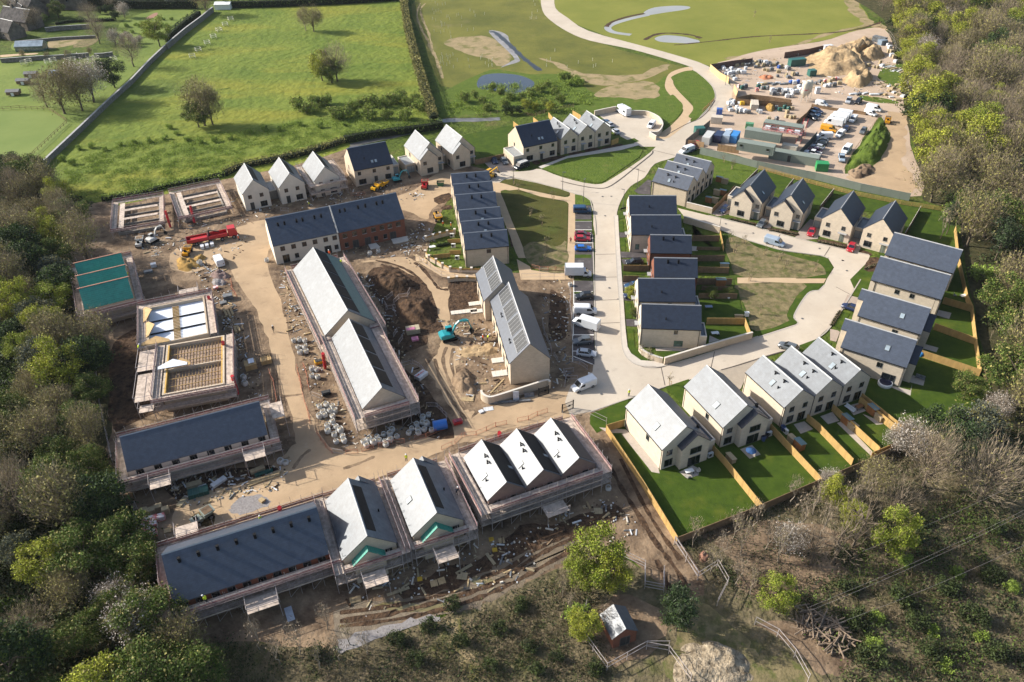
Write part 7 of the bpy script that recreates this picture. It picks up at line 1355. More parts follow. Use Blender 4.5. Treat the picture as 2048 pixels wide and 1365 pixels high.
def table(label, f, x, y, top, rz=0):
    p = Z(f, x, y); o = empty('garden_table', (p.x, p.y, .05), rz, label, 'table'); b = MB(); b.box(-.8,.8,-.45,.45,.68,.74); b.build('table_top', top, o); b = MB()
    for sx in (-.7,.7):
        for sy in (-.38,.38): b.box(sx-.04,sx+.04,sy-.04,sy+.04,0,.68)
    b.build('leg_frame', chassis, o)
def chair(label, f, x, y, m_, rz, L_=.6):
    p = Z(f, x, y); o = empty('garden_chair', (p.x, p.y, .05), rz, label, 'chair'); b = MB(); b.box(-L_/2,L_/2,-.3,.3,.32,.42); b.build('seat', m_, o); b = MB(); b.box(-L_/2,L_/2,.24,.32,.42,.9); b.build('backrest', m_, o); b = MB()
    for sx in (-1,1):
        for sy in (-.26,.26): b.box(sx*(L_/2-.05)-.03,sx*(L_/2-.05)+.03,sy-.03,sy+.03,0,.32)
    b.build('leg_frame', chassis, o)
wick = mat('pale_wicker', (.45,.42,.38), .8)
table('white round topped table on the patio of the left silver house','S6',885,840,whitep,.3); chair('pale chair left of the patio table','S6',870,880,wick,2.5); chair('pale chair right of the patio table','S6',965,830,wick,-1.2); table('brown table on the last terrace patio','S8',705,440,shed_w,.4); chair('white bench on the last terrace patio','S8',620,450,whitep,R(-60),2.2); chair('dark seat beside the brown table','S8',740,430,chassis,R(-60)); chair('dark wicker sofa behind the lowest grey roofed house','F',1180,1180,gwrap,R(-34),1.8); table('pale table on the paved yard by the boundary fence','F',1750,110,whitep,.3); chair('grey chair on the paved yard by the boundary fence','F',1640,90,gwrap,1.2); table('white table behind the corner street house','K',1360,555,whitep,.1); chair('white seat beside that white table','K',1400,550,whitep,1.6); table('grey blue table in the bush garden','K',1275,195,mat('grey_blue_top',(.2,.24,.34),.5),0); table('white table in the middle small back garden','M',170,400,whitep,.2)
p = Z('S7', 505, 380); o = empty('parasol', (p.x, p.y, .05), 0, 'blue octagonal parasol on the patio of the right silver house', 'parasol'); b = MB(); b.tube((0,0,0),(0,0,1.5),.03,6); b.build('pole', rimm, o); b = MB(); b.lathe([(1.0,1.05),(.5,1.3),(.03,1.45)], (0,0,0), 8); b.build('canopy', mat('blue_canvas',(.012,.06,.17),.8), o)
p = Z('F', 720, 1255); o = empty('hot_tub', (p.x, p.y, .05), 0, 'round dark hot tub with white rim behind the lowest grey roofed house', 'hot tub'); b = MB(); b.lathe([(1.35,0),(1.4,.3),(1.4,.65),(1.3,.75)], (0,0,0), 22); b.build('tub_wall', whitep, o); b = MB(); b.lathe([(1.18,.74),(1.18,.79),(.02,.8)], (0,0,0), 22); b.build('cover', mat('navy_cover',(.012,.014,.04),.4), o)
p = Z('F', 1210, 840, .8); o = empty('round_cover', (p.x, p.y, .05), 0, 'bright blue domed barbecue cover beside the blue flat roof', 'barbecue'); b = MB(); b.lathe([(.35,0),(.5,.5),(.55,.9),(.4,1.25),(.05,1.35)], (0,0,0), 14); b.build('cover', PT['sky'], o); b = MB(); b.lathe([(.4,0),(.36,.1)], (0,0,0), 10); b.build('base', chassis, o)
for i, (x, y) in enumerate(((1310,1075), (1430,1060), (1550,1080))): p = Z('J', x, y); b = MB(); b.lathe([(.22,0),(.3,.35),(.32,.5)], (0,0,0), 10); o = b.build('plant_pot', whitep); o.location = (p.x, p.y, .05); tag(o, 'white pot, %s of three in the bush garden' % ['left', 'middle', 'right'][i], 'plant pot')
wb = [mat('dark_bin', (.02,.022,.025), .5), mat('blue_bin', (.03,.06,.16), .5), mat('green_bin', (.02,.09,.04), .5)]
for i, (f, x, y, c) in enumerate((('J',400,430,0), ('G',1940,960,0), ('G',1990,930,1), ('S7',615,265,1), ('S7',640,240,0), ('S7',775,170,1), ('S8',25,640,1), ('K',265,300,0))):
    p = Z(f, x, y); o = empty('wheelie_bin', (p.x, p.y, .05), R(20 * i), '%s coloured wheelie bin, %s' % (('black', 'blue', 'green')[c], ['beside the upper cream street house', 'left one behind the right silver house', 'right one behind the right silver house', 'by the blue parasol fence', 'next to the blue parasol bin', 'at the terrace end wall', 'near the first garden shed', 'before the corner street house'][i]), 'bin'); b = MB(); b.loft([[(-.22,-.25,.1),(.22,-.25,.1),(.22,.25,.1),(-.22,.25,.1)],[(-.29,-.33,1.0),(.29,-.33,1.0),(.29,.33,1.0),(-.29,.33,1.0)]]); b.build('bin_body', wb[c], o); b = MB(); b.box(-.31,.31,-.36,.36,1.0,1.08); b.build('lid', wb[c], o)
# chicken arks and barrel in the paddock, bird hide posts, tree guards
ark_r = mat('ark_roof', (.12,.12,.12), .7); 
for i, (x, y) in enumerate(((505,1215), (385,1325), (230,1500))):
    p = Z('Q7', x, y); o = empty('chicken_ark', (p.x, p.y, 0), R(5), 'small dark roofed field hut, %s of three in the paddock' % ['farthest', 'middle', 'nearest'][i], 'hut'); b = MB(); b.box(-2.2,2.2,-1.4,1.4,.4,1.7); b.build('hut_wall', timber_d, o); b = MB(); b.xprism([(-1.6,1.65),(1.6,1.65),(0,2.3)], -2.5, 2.5); b.build('hut_roof', ark_r, o); b = MB(); b.box(-.5,.5,-1.5,-1.38,.1,1.3); b.build('hut_door', whitep, o)
p = Z('Q7', 890, 1215); b = MB(); b.lathe([(1.3,-2.2),(1.35,-2.1),(1.35,2.1),(1.3,2.2)], (0,0,0), 18); o = b.build('water_bowser', PT['lblue']); o.location = (p.x, p.y, 1.4); o.rotation_euler = (0, R(90), R(5)); tag(o, 'pale blue round tank in the paddock', 'tank'); b = MB(); b.box(.6,1.35,-1.6,-1.2,-1.0,1.0) ; b.box(.6,1.35,1.2,1.6,-1.0,1.0); b.build('tank_stand', chassis, o)
hv = mat('tree_guard_wood', (.55,.52,.42), .8)
def guardpost(lab, f, s, n0, h=1.3, w=.6):
    os_ = []
    for u, v in PX(f, s):
        p = at(u, v); key = ('tg', w, h)
        if key not in PM:
            b = MB(); 
            for sx in (-1,1):
                for sy in (-1,1): b.box(sx*w-.05,sx*w+.05,sy*w-.05,sy*w+.05,0,h)
            for z in (.4*h,.95*h):
                for sy in (-1,1): b.box(-w,w,sy*w-.03,sy*w+.03,z-.08,z+.08); b.box(sy*w-.03,sy*w+.03,-w,w,z-.08,z+.08)
            PM[key] = b.mesh('tree_guard', hv)
        o = link(n0, PM[key], None, (p.x, p.y, 0), rnd.uniform(0, 1)); tag(o, 'x', 'tree guard', 'tree guards ' + lab); os_.append(o)
    number(os_, '{n} wooden tree guard from the left ' + lab)
guardpost('in the meadow beside the wall', 'Q8', '930,745 1005,660 1120,570 1200,490 1270,405 1350,335 1420,265', 'tree_guard', 1.6, 1.1); guardpost('in a row across the paddock', 'Q7', '380,1030 460,1000 760,1010 845,985 1080,990 1160,970 1440,975 1520,950 1800,965', 'tree_guard', 1.8, 1.0)
tubem = mat('tree_tube', (.52,.50,.36), .7); b = MB(); b.tube((0,0,0),(0,0,1.3),.09,6); TUBE = b.mesh('tree_tube', tubem); os_ = []
rs = random.Random(11)
for f, x0, x1, y0, y1, n in (('T2',540,650,20,230,26), ('T2',560,900,320,410,30), ('T2',1110,1160,0,120,8), ('T2',680,860,60,200,10), ('T2',1200,1600,300,400,10)):
    for i in range(n): p = Z(f, rs.uniform(x0, x1), rs.uniform(y0, y1)); o = link('tree_tube', TUBE, None, (p.x, p.y, 0)); tag(o, 'x', 'tree tube', 'pale tree tubes in the east field'); os_.append(o)
number(os_, '{n} pale sapling tube from the left in the east field')
# manor and outbuildings at the far top left
man = mat('old_stone', (.17,.145,.12), .95, vary=.25, scale=.5); manr = mat('stone_tiles', (.085,.078,.075), .9, vary=.3, scale=.6)
for (f, x, y, ang, w_, d_, eh, rise, lab) in (('Q7',520,200,-40,22,9,5,5,'old stone house with steep dark roof at the top left corner'), ('Q7',900,150,-6,30,11,6,6,'long stone manor with dark roof at the top left'), ('Q7',330,430,-25,18,9,4,4.5,'stone barn with brown roof at the left edge'), ('Q7',120,560,-32,17,8,3.5,4,'lower stone barn at the left edge beside the walled garden'), ('Q7',430,300,-50,14,7,4,4,'small stone cottage between the barn and the old house'), ('Q7',20,640,60,7,5,3,2,'grey hut at the left edge')):
    p = Z(f, x, y); h = House('stone_house', (p.x - w_ / 2, p.y), ang, w_, d_, eh, rise, man, manr, lab, 'house'); h.wins('y0', [(w_ * .25, eh - 2, 1.0, 1.2), (w_ * .5, eh - 2, 1.0, 1.2), (w_ * .75, eh - 2, 1.0, 1.2)]); b = MB(); b.box(w_ * .3, w_ * .3 + 1.2, d_/2 - .5, d_/2 + .5, eh + rise * .6, eh + rise + 1.5); b.build('chimney', man, h.o)
p = Z('Q7', 430, 820); h = House('greenhouse', (p.x - 5, p.y), 3, 12, 5, 2.2, 1.6, glass_g, skyl, 'glass greenhouse in the walled garden at the left', 'greenhouse')
p = Z('Q8', 1290, 130); h = House('garden_hut', (p.x - 3, p.y), 0, 8, 5, 2.4, .8, whitep, whitep, 'white shed at the end of the top hedge', 'shed')
for i, (f, x, y) in enumerate((('Q8',690,15), ('Q8',950,8), ('Q8',400,-10))): p = Z(f, x, y); h = House('far_cottage', (p.x - 5, p.y), 5, 11, 7, 3, 3, rendr, manr, 'pale cottage, %s behind the top hedge' % ORD[i], 'house')
# ---------------------------------------------------------------- vegetation
def leafmat(name, c, c2, isl=.5, tr=.13): return mat(name, c, .75, col2=c2, scale=.55, island=isl, trans=tr, spec=.25, detail=3)
LM = dict(spring=leafmat('spring_leaves', (.33,.34,.035), (.22,.25,.028)), green=leafmat('green_leaves', (.095,.135,.02), (.055,.085,.014)), dark=leafmat('dark_leaves', (.036,.06,.018), (.02,.036,.011)), olive=leafmat('olive_buds', (.21,.19,.055), (.14,.125,.045)), twig=leafmat('bare_twigs', (.30,.24,.17), (.18,.14,.095), .3, .12), grey=leafmat('grey_green_leaves', (.105,.115,.08), (.065,.075,.05)), bloom=leafmat('white_blossom', (.55,.51,.45), (.36,.31,.27), .2, .3), bramble=leafmat('bramble_leaves', (.05,.07,.016), (.022,.03,.01), .55), straw=leafmat('dead_stems', (.17,.135,.08), (.09,.065,.038), .4, .1), hedge=leafmat('hedge_leaves', (.085,.125,.022), (.045,.075,.014), .5), lush=leafmat('lush_grass_leaves', (.23,.30,.05), (.14,.20,.03), .35, .2), gold=leafmat('yellow_green_leaves', (.24,.28,.03), (.15,.19,.022)))
bark = mat('bark', (.14,.11,.08), .95, vary=.25, scale=2); palebark = mat('pale_bark', (.30,.25,.19), .9, vary=.25, scale=2)
def cards(rs, P, size, up=0.0, asp=1.6, dirs=None):
    """leaf sized diamonds at points P (n,3)"""
    n = len(P); a = rs.normal(size=(n, 3)) if dirs is None else dirs + rs.normal(size=(n, 3)) * .35; a[:, 2] += up; a /= np.linalg.norm(a, axis=1)[:, None]
    b_ = np.cross(a, rs.normal(size=(n, 3))); b_ /= np.linalg.norm(b_, axis=1)[:, None]; s = size * rs.uniform(.55, 1.35, n)[:, None]
    V = np.empty((n * 4, 3)); V[0::4] = P - a * s * asp / 2; V[1::4] = P + b_ * s / 2; V[2::4] = P + a * s * asp / 2; V[3::4] = P - b_ * s / 2; return V
def cardmesh(name, parts):
    """parts: [(V, material)]"""
    me = bpy.data.meshes.new(name); V = np.concatenate([v for v, m in parts]); n = len(V) // 4
    me.vertices.add(len(V)); me.vertices.foreach_set('co', V.astype(np.float32).ravel()); me.loops.add(n * 4); me.loops.foreach_set('vertex_index', np.arange(n * 4, dtype=np.int32)); me.polygons.add(n)
    me.polygons.foreach_set('loop_start', np.arange(0, n * 4, 4, dtype=np.int32)); idx = np.concatenate([np.full(len(v) // 4, i, dtype=np.int32) for i, (v, m) in enumerate(parts)]); me.polygons.foreach_set('material_index', idx)
    for v, m in parts: me.materials.append(m)
    me.update(calc_edges=True); return me
def clumps(rs, H, Rr, base, nc, shape='round'):
    C = []
    while len(C) < nc:
        p = rs.uniform(-1, 1, 3); l = np.linalg.norm(p)
        if l > 1 or l < .35: continue
        z = p[2]; k = 1.0
        if shape == 'cone': k = max(.12, .95 - (z + 1) / 2 * .85)
        if shape == 'tall': k = .75 + .25 * math.cos(z * 1.5)
        C.append((p[0] * Rr * k, p[1] * Rr * k, base + (z + 1) / 2 * (H - base)))
    return np.array(C)
def limbs(rs, H, Rr, C, m, tr=.22, k=9):
    b = MB(); top = H * .62; pts = [Vector((rs.normal() * .12 * i, rs.normal() * .12 * i, top * i / 4)) for i in range(5)]
    for i in range(4): b.tube(pts[i], pts[i + 1], tr * (1 - i * .2), 6, r2=tr * (1 - (i + 1) * .2))
    for c in C[:k]:
        j = rs.integers(1, 5); b.tube(pts[j], Vector(c), tr * .42, 4, r2=.03)
    return b.mesh('trunk', m)
TREES = {}
def treeproto(kind, v):
    key = (kind, v)
    if key in TREES: return TREES[key]
    rs = np.random.default_rng(hash(kind) % 1 + sum(map(ord, kind)) * 10 + v); name, m2 = 'tree', bark
    if kind in ('spring', 'green', 'dark', 'gold', 'grey'):
        H, Rr = {'spring': (9.5, 3.9), 'green': (8.5, 4.0), 'dark': (8.5, 3.6), 'gold': (9, 3.8), 'grey': (7.5, 3.6)}[kind]; C = clumps(rs, H, Rr, 1.6, 34); lm = LM[kind]; P = []
        for c in C:
            n = int(rs.integers(190, 330)); d = rs.normal(size=(n, 3)); d /= np.linalg.norm(d, axis=1)[:, None]; P.append(c + d * rs.uniform(.35, 1.25, (n, 1)) * np.array([1.15, 1.15, .8]))
        P = np.concatenate(P); parts = [(cards(rs, P, .175), lm), (cards(rs, P[::6] + rs.normal(size=P[::6].shape) * .3, .22), LM['olive' if kind != 'dark' else 'green'])]; name = {'spring': 'spring_tree', 'green': 'leafy_tree', 'dark': 'dark_tree', 'gold': 'yellow_green_tree', 'grey': 'grey_willow'}[kind]
    elif kind in ('bare', 'olive', 'bloom', 'sparse'):
        H, Rr = (9.5, 3.4) if kind != 'bloom' else (7.0, 2.8); C = clumps(rs, H, Rr, 2.4, 46 if kind != 'sparse' else 22); P, D = [], []
        for c in C:
            n = 64 if kind != 'sparse' else 22; o_ = np.array([0, 0, H * .35]); u = (c - o_) / np.linalg.norm(c - o_); P.append(c + rs.normal(size=(n, 3)) * .8); D.append(np.tile(u, (n, 1)) + np.array([0, 0, .5]))
        P, D = np.concatenate(P), np.concatenate(D); parts = [(cards(rs, P, .036, asp=28, dirs=D), LM['twig'])]
        if kind == 'olive': Q = P[rs.random(len(P)) < .7] + rs.normal(size=(1, 3)) * .2; parts.append((cards(rs, Q, .2), LM['olive']))
        if kind == 'bloom': Q = P[rs.random(len(P)) < .8]; Q = Q + rs.normal(size=Q.shape) * .2; parts.append((cards(rs, Q, .19, asp=1.2), LM['bloom']))
        if kind == 'bare': Q = P[rs.random(len(P)) < .12]; parts.append((cards(rs, Q, .16), LM['olive']))
        name = {'bare': 'bare_tree', 'olive': 'budding_tree', 'bloom': 'blossom_tree', 'sparse': 'sparse_tree'}[kind]; m2 = palebark if kind == 'bare' and v % 2 else bark
    elif kind == 'pine':
        H, Rr = 10.5, 2.6; C = clumps(rs, H, Rr, 3.2, 30); P = np.concatenate([c + rs.normal(size=(70, 3)) * np.array([.65, .65, .35]) for c in C]); parts = [(cards(rs, P, .16, asp=4), LM['dark']), (cards(rs, P[::4], .14, asp=4), LM['grey'])]; name = 'pine_tree'
    elif kind == 'thin':
        H, Rr = 7.5, 1.2; C = clumps(rs, H, Rr, 3.6, 16); P = np.concatenate([c + rs.normal(size=(14, 3)) * .35 for c in C]); D = np.tile([0, 0, 1.0], (len(P), 1)); parts = [(cards(rs, P, .045, asp=18, dirs=D), LM['twig']), (cards(rs, P[::3], .14), LM['olive' if v % 2 else 'twig'])]; name = 'thin_tree'; m2 = palebark
    elif kind in ('bush', 'obush', 'bbush'):
        H, Rr = 3.2, 2.2; C = clumps(rs, H, Rr, .2, 20); P = np.concatenate([c + rs.normal(size=(60, 3)) * .42 for c in C]); P[:, 2] = np.abs(P[:, 2]); parts = [(cards(rs, P, .26), LM[{'bush': 'lush', 'obush': 'lush', 'bbush': 'bramble'}[kind]])]; name = {'bush': 'green_bush', 'obush': 'olive_bush', 'bbush': 'bramble_bush'}[kind]
        if kind == 'obush': parts.append((cards(rs, P[::2] + .05, .2), LM['olive'])); parts.append((cards(rs, P[::2], .04, asp=14, dirs=np.tile([0, 0, 1.0], (len(P[::2]), 1))), LM['twig']))
    elif kind == 'sapling':
        H, Rr = 3.4, .7; C = clumps(rs, H, Rr, 1.6, 8); P = np.concatenate([c + rs.normal(size=(12, 3)) * .2 for c in C]); parts = [(cards(rs, P, .04, asp=10, dirs=np.tile([0, 0, 1.0], (len(P), 1))), LM['twig']), (cards(rs, P[::2], .12), LM['olive'])]; name = 'young_tree'
    r = empty(name); tr = {'sapling': .05, 'thin': .10, 'bush': .08, 'obush': .08, 'bbush': .06, 'pine': .16}.get(kind, .24)
    link('trunk', limbs(rs, H, Rr, C, m2, tr, 14 if kind in ('bare', 'olive', 'bloom', 'sparse') else 7), r); link('crown', cardmesh('crown', parts), r)
    if kind == 'sapling': b = MB(); b.box(.25,.33,-.3,-.22,0,1.3); b.box(.25,.33,.22,.3,0,1.3); b.box(.25,.33,-.3,.3,1.0,1.1); b.build('stake', palm, r)
    TREES[key] = r; r['new'] = 1; return r
ntree = [0]
def tree(kind, p, s=1.0, v=None, sz=None):
    v = ntree[0] % 3 if v is None else v; ntree[0] += 1; q = treeproto(kind, v)
    if q.get('new'): del q['new']; o = q
    else: o = dup(q)
    o.location = (p.x, p.y, 0); o.rotation_euler = (0, 0, rnd.uniform(0, 6.28)); k = s * rnd.uniform(.92, 1.08); o.scale = (k, k, (sz or s) * rnd.uniform(.92, 1.08)); return o
DESC = dict(spring='pale spring green tree', green='mid green leafy tree', dark='dark evergreen tree', gold='yellow green tree', grey='grey green willow', bare='bare brown tree', olive='olive budding tree', bloom='white blossoming tree', pine='dark pine tree', sparse='sparse grey tree', thin='thin leafless tree', bush='green bush', obush='olive bush', bbush='bramble bush', sapling='staked young tree')
def inpoly(x, y, pg):
    c = False; j = len(pg) - 1
    for i in range(len(pg)):
        if (pg[i][1] > y) != (pg[j][1] > y) and x < (pg[j][0] - pg[i][0]) * (y - pg[i][1]) / (pg[j][1] - pg[i][1]) + pg[i][0]: c = not c
        j = i
    return c
def poisson(s, dist, seed, lim=2140, xmin=-90, ymax=1480):
    pg = [(p.x, p.y) for p in GP('X', s)]; rs = random.Random(seed); x0, x1 = min(p[0] for p in pg), max(p[0] for p in pg); y0, y1 = min(p[1] for p in pg), max(p[1] for p in pg); out = []
    for _ in range(26000):
        x, y = rs.uniform(x0, x1), rs.uniform(y0, y1)
        if not inpoly(x, y, pg): continue
        u, v = proj((x, y, 2))
        if u > lim or u < xmin or v > ymax: continue
        if all((x - a) ** 2 + (y - b_) ** 2 > dist * dist for a, b_ in out): out.append((x, y))
    return [Vector((x, y, 0)) for x, y in out]
def wood(pts, pick, zones, where, seed, smin=.8, smax=1.25):
    rs = random.Random(seed); by = {}
    for p in pts:
        u, v = proj(p); k = pick(u, v, rs); o = tree(k, p, rs.uniform(smin, smax) * (smin * .9 if 'bush' in k else 1)); z = next((n for lim, n in zones if v < lim), zones[-1][1]); by.setdefault((k, z), []).append(o)
        tag(o, 'x', 'tree' if 'bush' not in k else 'bush', ('%ss ' % DESC[k]) + where)
    for (k, z), os_ in by.items(): number(os_, '{n} %s from left, %s' % (DESC[k], z))
def choose(rs, table):
    r = rs.random() * sum(w for k, w in table)
    for k, w in table:
        r -= w
        if r <= 0: return k
    return table[-1][0]
ZR = [(90, 'right wood level with the far ponds'), (170, 'right wood level with the tan spoil'), (250, 'right wood beside the parked rows'), (330, 'right wood beside the grass bank'), (420, 'right wood beside the hoarding end'), (520, 'right wood above the grey roofs'), (620, 'right wood beside the upper grey roofs'), (740, 'right wood beside the lower grey roofs'), (9999, 'right wood below the grey roofs')]
def pickR(u, v, rs):
    edge = u < 1795 + v * .13 + 60
    if v < 340: return choose(rs, [('spring', 4.5 if edge else 1.2), ('gold', 1.2 if edge else .3), ('bare', 4), ('olive', 4), ('dark', .8), ('bloom', .35), ('green', .6)])
    if v < 560: return choose(rs, [('bare', 3.5), ('olive', 3.5), ('pine', .9), ('green', 1.8), ('bloom', .3), ('dark', .8), ('bush', .8)])
    return choose(rs, [('green', 3.5), ('olive', 2.6), ('dark', 1.2), ('bare', 2.0), ('bush', 1.6), ('spring', .7), ('grey', .5)])
wood(poisson('1792,-20 1800,60 1808,110 1822,200 1842,290 1852,340 1862,410 1915,455 1942,560 1968,660 1984,790 2010,880 2500,880 2900,500 2600,-60 1790,-60', 7.6, 1, lim=2180), pickR, ZR, 'of the right hand wood', 2, 1.15, 1.7)
ZL = [(430, 'left wood below the stone wall end'), (540, 'left wood above the green roofs'), (650, 'left wood beside the green roofs'), (760, 'left wood beside the open shell'), (880, 'left wood beside the joist shell'), (1010, 'left wood beside the long slate roof'), (1130, 'left wood beside the block packs'), (1260, 'left wood beside the eight flue roof'), (9999, 'left wood in the bottom corner')]
def pickL(u, v, rs):
    if v < 560: return choose(rs, [('olive', 3), ('bare', .8), ('spring', 2.2), ('green', 3.5), ('dark', 1.4)])
    if v < 860: return choose(rs, [('gold', 1.6), ('spring', 2), ('green', 3), ('dark', 1.8), ('olive', 1.5), ('grey', .8)])
    if v < 1060: return choose(rs, [('olive', 2.6), ('gold', 1.2), ('green', 3), ('dark', 2), ('bare', .5), ('bush', .6)])
    return choose(rs, [('olive', 1.6), ('green', 2.6), ('grey', 1.4), ('dark', 2), ('bush', 1), ('bare', .5), ('spring', 1)])
LP = [p for p in poisson('-200,345 20,352 66,376 120,412 150,432 172,462 130,482 118,520 130,600 140,660 200,706 205,860 200,965 270,1068 300,1170 330,1290 420,1330 420,1480 -300,1480', 5.6, 3, xmin=-60, ymax=1420) if not (inpoly(*proj(p), [(-100,705),(30,705),(40,770),(15,860),(-100,980)]) or inpoly(*proj(p), [(-100,1195),(85,1190),(60,1270),(20,1300),(-100,1290)]))]
wood(LP, pickL, ZL, 'of the left hand wood', 4, .8, 1.3)
# single trees of the meadow, gardens and scrub
def one(kind, u, v, s, label, f='X', v_=None, sz=None):
    p = Z(f, u, v); o = tree(kind, p, s, v_, sz); tag(o, label, 'tree' if 'bush' not in kind else 'bush'); return o
for a in (('bare',95,215,1.3,'pale brown tree leftmost of the clump by the stone wall'),('olive',130,228,1.76,'big olive tree at the front of the clump by the stone wall'),('olive',165,222,1.56,'olive tree right of the big one in the wall clump'),('bloom',188,205,1.95,'pink white blossoming tree in the wall clump'),('olive',155,200,1.43,'olive tree at the back of the wall clump'),('dark',230,176,1.37,'round dark evergreen beside the stone wall'),('bare',268,134,1.3,'brown bare tree with forked trunk behind the stone wall'),('gold',320,94,1.49,'tall pale green tree where the stone wall darkens'),('olive',415,30,1.49,'round olive tree at the top of the dark wall'),('olive',628,64,1.23,'small brown green tree alone at the top of the meadow'),('bare',612,62,0.98,'thin bare tree beside the small brown green one'),('spring',645,162,1.23,'sunlit green tree at the left of the meadow pair'),('bare',675,163,1.56,'dark brown tree at the right of the meadow pair'),('green',664,166,1.04,'dark lower tree in the middle of the meadow pair'),('olive',410,252,1.62,'big round olive tree in the middle of the lower meadow'),('green',398,255,1.04,'small green tree at the left foot of the big meadow tree'),('olive',426,250,1.17,'olive tree at the right foot of the big meadow tree'),
  ('green',118,36,0.98,'bright green cone tree beside the manor garden'),('bare',185,55,1.17,'bare tree at the corner of the walled garden'),('bare',225,20,1.17,'dark bare tree by the manor hedge'),('bare',30,40,1.69,'big bare tree between the old barns'),('bare',200,88,1.17,'bare tree above the short garden wall'),('bloom',232,92,0.91,'white blossom bush at the edge of the orchard'),('bloom',250,36,0.91,'pale blossom tree beside the red garden path'),('bare',75,60,1.04,'brown tree left of the oval lawn'),
  ('gold',1192,1168,0.95,'tall bright yellow green tree in front of the sawtooth scaffold'),('spring',1222,1185,0.75,'lower bright green tree leaning right of the tallest one'),('gold',1160,1180,0.7,'lower yellow green tree left of the tallest one'),('gold',1545,1222,0.66,'round yellow green tree beside the log pile'),('pine',1352,1262,0.95,'dark pine right of the brick substation'),('dark',1352,1250,0.7,'dark bushy tree behind the pine by the substation'),('spring',1168,1275,0.55,'small green tree left of the brick substation'),('bush',1155,1240,0.8,'green bush at the fence left of the substation'),
  ('bloom',1812,912,1.0,'white blossoming tree outside the last terrace garden corner'),('bloom',1790,905,0.8,'smaller white blossoming tree left of the corner one'),('bloom',1575,1105,0.8,'thin white blossoming tree against the back fence'),('bloom',1655,975,0.55,'small white blossom sapling against the back fence'),('thin',1385,1095,1.0,'thin budding tree at the left end of the back fence'),('spring',1660,1010,0.6,'pale green tree below the back fence'),('spring',1700,1060,0.55,'pale green tree lower down below the back fence'),('gold',1772,1112,0.85,'tall yellow green tree at the edge of the brambles'),('sparse',1665,1130,1.2,'pale grey bare tree in the middle of the scrub'),('sparse',1705,1095,1.2,'pale grey bare tree right of the first one'),('sparse',1620,1130,1.0,'grey bare tree left in the scrub'),('bare',1845,975,1.3,'spreading bare tree by the lower wood edge'),('bare',1955,1005,1.4,'wide fan shaped bare tree at the right edge'),('pine',1905,940,1.1,'dark pine left of the fan shaped bare tree'),('sparse',1780,1040,1.1,'bare tree above the brambles'),('olive',1740,985,0.8,'olive tree between the fence and brambles'),('green',1925,800,0.8,'light green tree standing on the big side lawn'),('dark',1895,925,1.0,'dark leafy tree below the big side lawn'),('dark',1865,890,1.0,'dark tree at the lower end of the side lawn'),('grey',1940,880,1.1,'grey green tree at the lower end of the side lawn'),('bloom',1985,840,0.8,'white blossoming tree by the rusty fence'),
  ('bloom',290,1275,1.1,'pale pink blossoming tree at the bottom left'),('bloom',245,1225,0.9,'grey white blossoming tree beside the eight flue roof'),('olive',175,520,1.3,'large bare olive tree above the green roofs'),('bare',140,470,1.1,'dark bare tree beside the low shells'),('bloom',485,1215,0.5,'yellowing small tree in front of the eight flue roof'),('pine',1892,470,0.9,'grey pine behind the rightmost cream gable'),('thin',1880,478,1.2,'leaning pale trunked tree in the cornered garden')):
    one(*a[:5], sz={'gold': a[3] * 1.35, 'spring': a[3] * 1.2}.get(a[0]) if a[2] > 1000 else None)
def rowof(kind, f, s, label, s_=1.0, jit=.15):
    os_ = [tree(kind, p, s_ * rnd.uniform(1 - jit, 1 + jit)) for p in GP(f, s)]
    for o in os_: tag(o, 'x', 'tree' if 'bush' not in kind else 'bush', DESC[kind] + 's ' + label)
    number(os_, '{n} %s from the left %s' % (DESC[kind], label))
rowof('obush','X','598,222 618,226 632,212 655,210 672,238 690,236 705,226 722,214 745,212 765,216 786,208 800,200 815,214 830,205 842,220 775,238 740,238 812,240','in the thicket at the lower right of the meadow',1.15)
rowof('bush','X','160,300 185,296 210,302 240,292 270,288 300,286 330,280 355,270 340,258 375,282 400,288 430,285 460,280 500,268 530,262 560,262 600,252 640,256 690,252 125,322 145,330','along the wet lower edge of the meadow',.5)
rowof('obush','X','930,205 950,196 965,208 985,180 1000,188 1020,200 1045,198 1062,192 1080,185 1095,175 1110,190 1130,160 1120,208 975,222 1010,215 1055,214 1090,212','around the dark pond',.85)
rowof('spring','X','1050,222 1070,222 1100,224','below the dark pond',.38); rowof('dark','X','1012,230 1026,230 1040,228','in front of the dark pond',.42)
rowof('bush','T2','1300,470 1340,460 1380,480 1400,500 1330,500','on the bank right of the dark pond',.8)
rowof('olive','Q7','380,925 760,940 1090,925 1430,880','along the garden wall in the paddock',.4)
rowof('dark','Q7','1590,230 1690,225 1790,215 1830,330','clipped in the manor garden',.5)
rowof('bush','Q7','330,340 380,250 540,380 620,370 700,330','between the old barns',.9)
rowof('bloom','Q8','40,520 90,500 140,530 180,560 40,580 200,600 260,560','in the orchard',.42); rowof('bush','Q8','200,330 240,350 310,330 330,430 160,430 90,350 60,420 260,480 450,340 540,330 600,350 660,260 560,260 720,380 700,430','in rows of the orchard',.5)
rowof('thin','X','1420,1150 1440,1128 1465,1080 1480,1110 1505,1060 1530,1100 1555,1125 1590,1105 1600,1060 1625,1030 1640,1075 1690,1030 1720,1010 1580,1010 1470,1170 1500,1190','in the open scrub below the back fence',1.0)
rowof('thin','X','560,1330 600,1310 640,1340 680,1322 655,1260 700,1290 520,1300 735,1310','at the bottom edge beside the muddy track',.9)
rowof('thin','X','1125,1195 1140,1230 1210,1255','around the tall yellow green tree',.7)
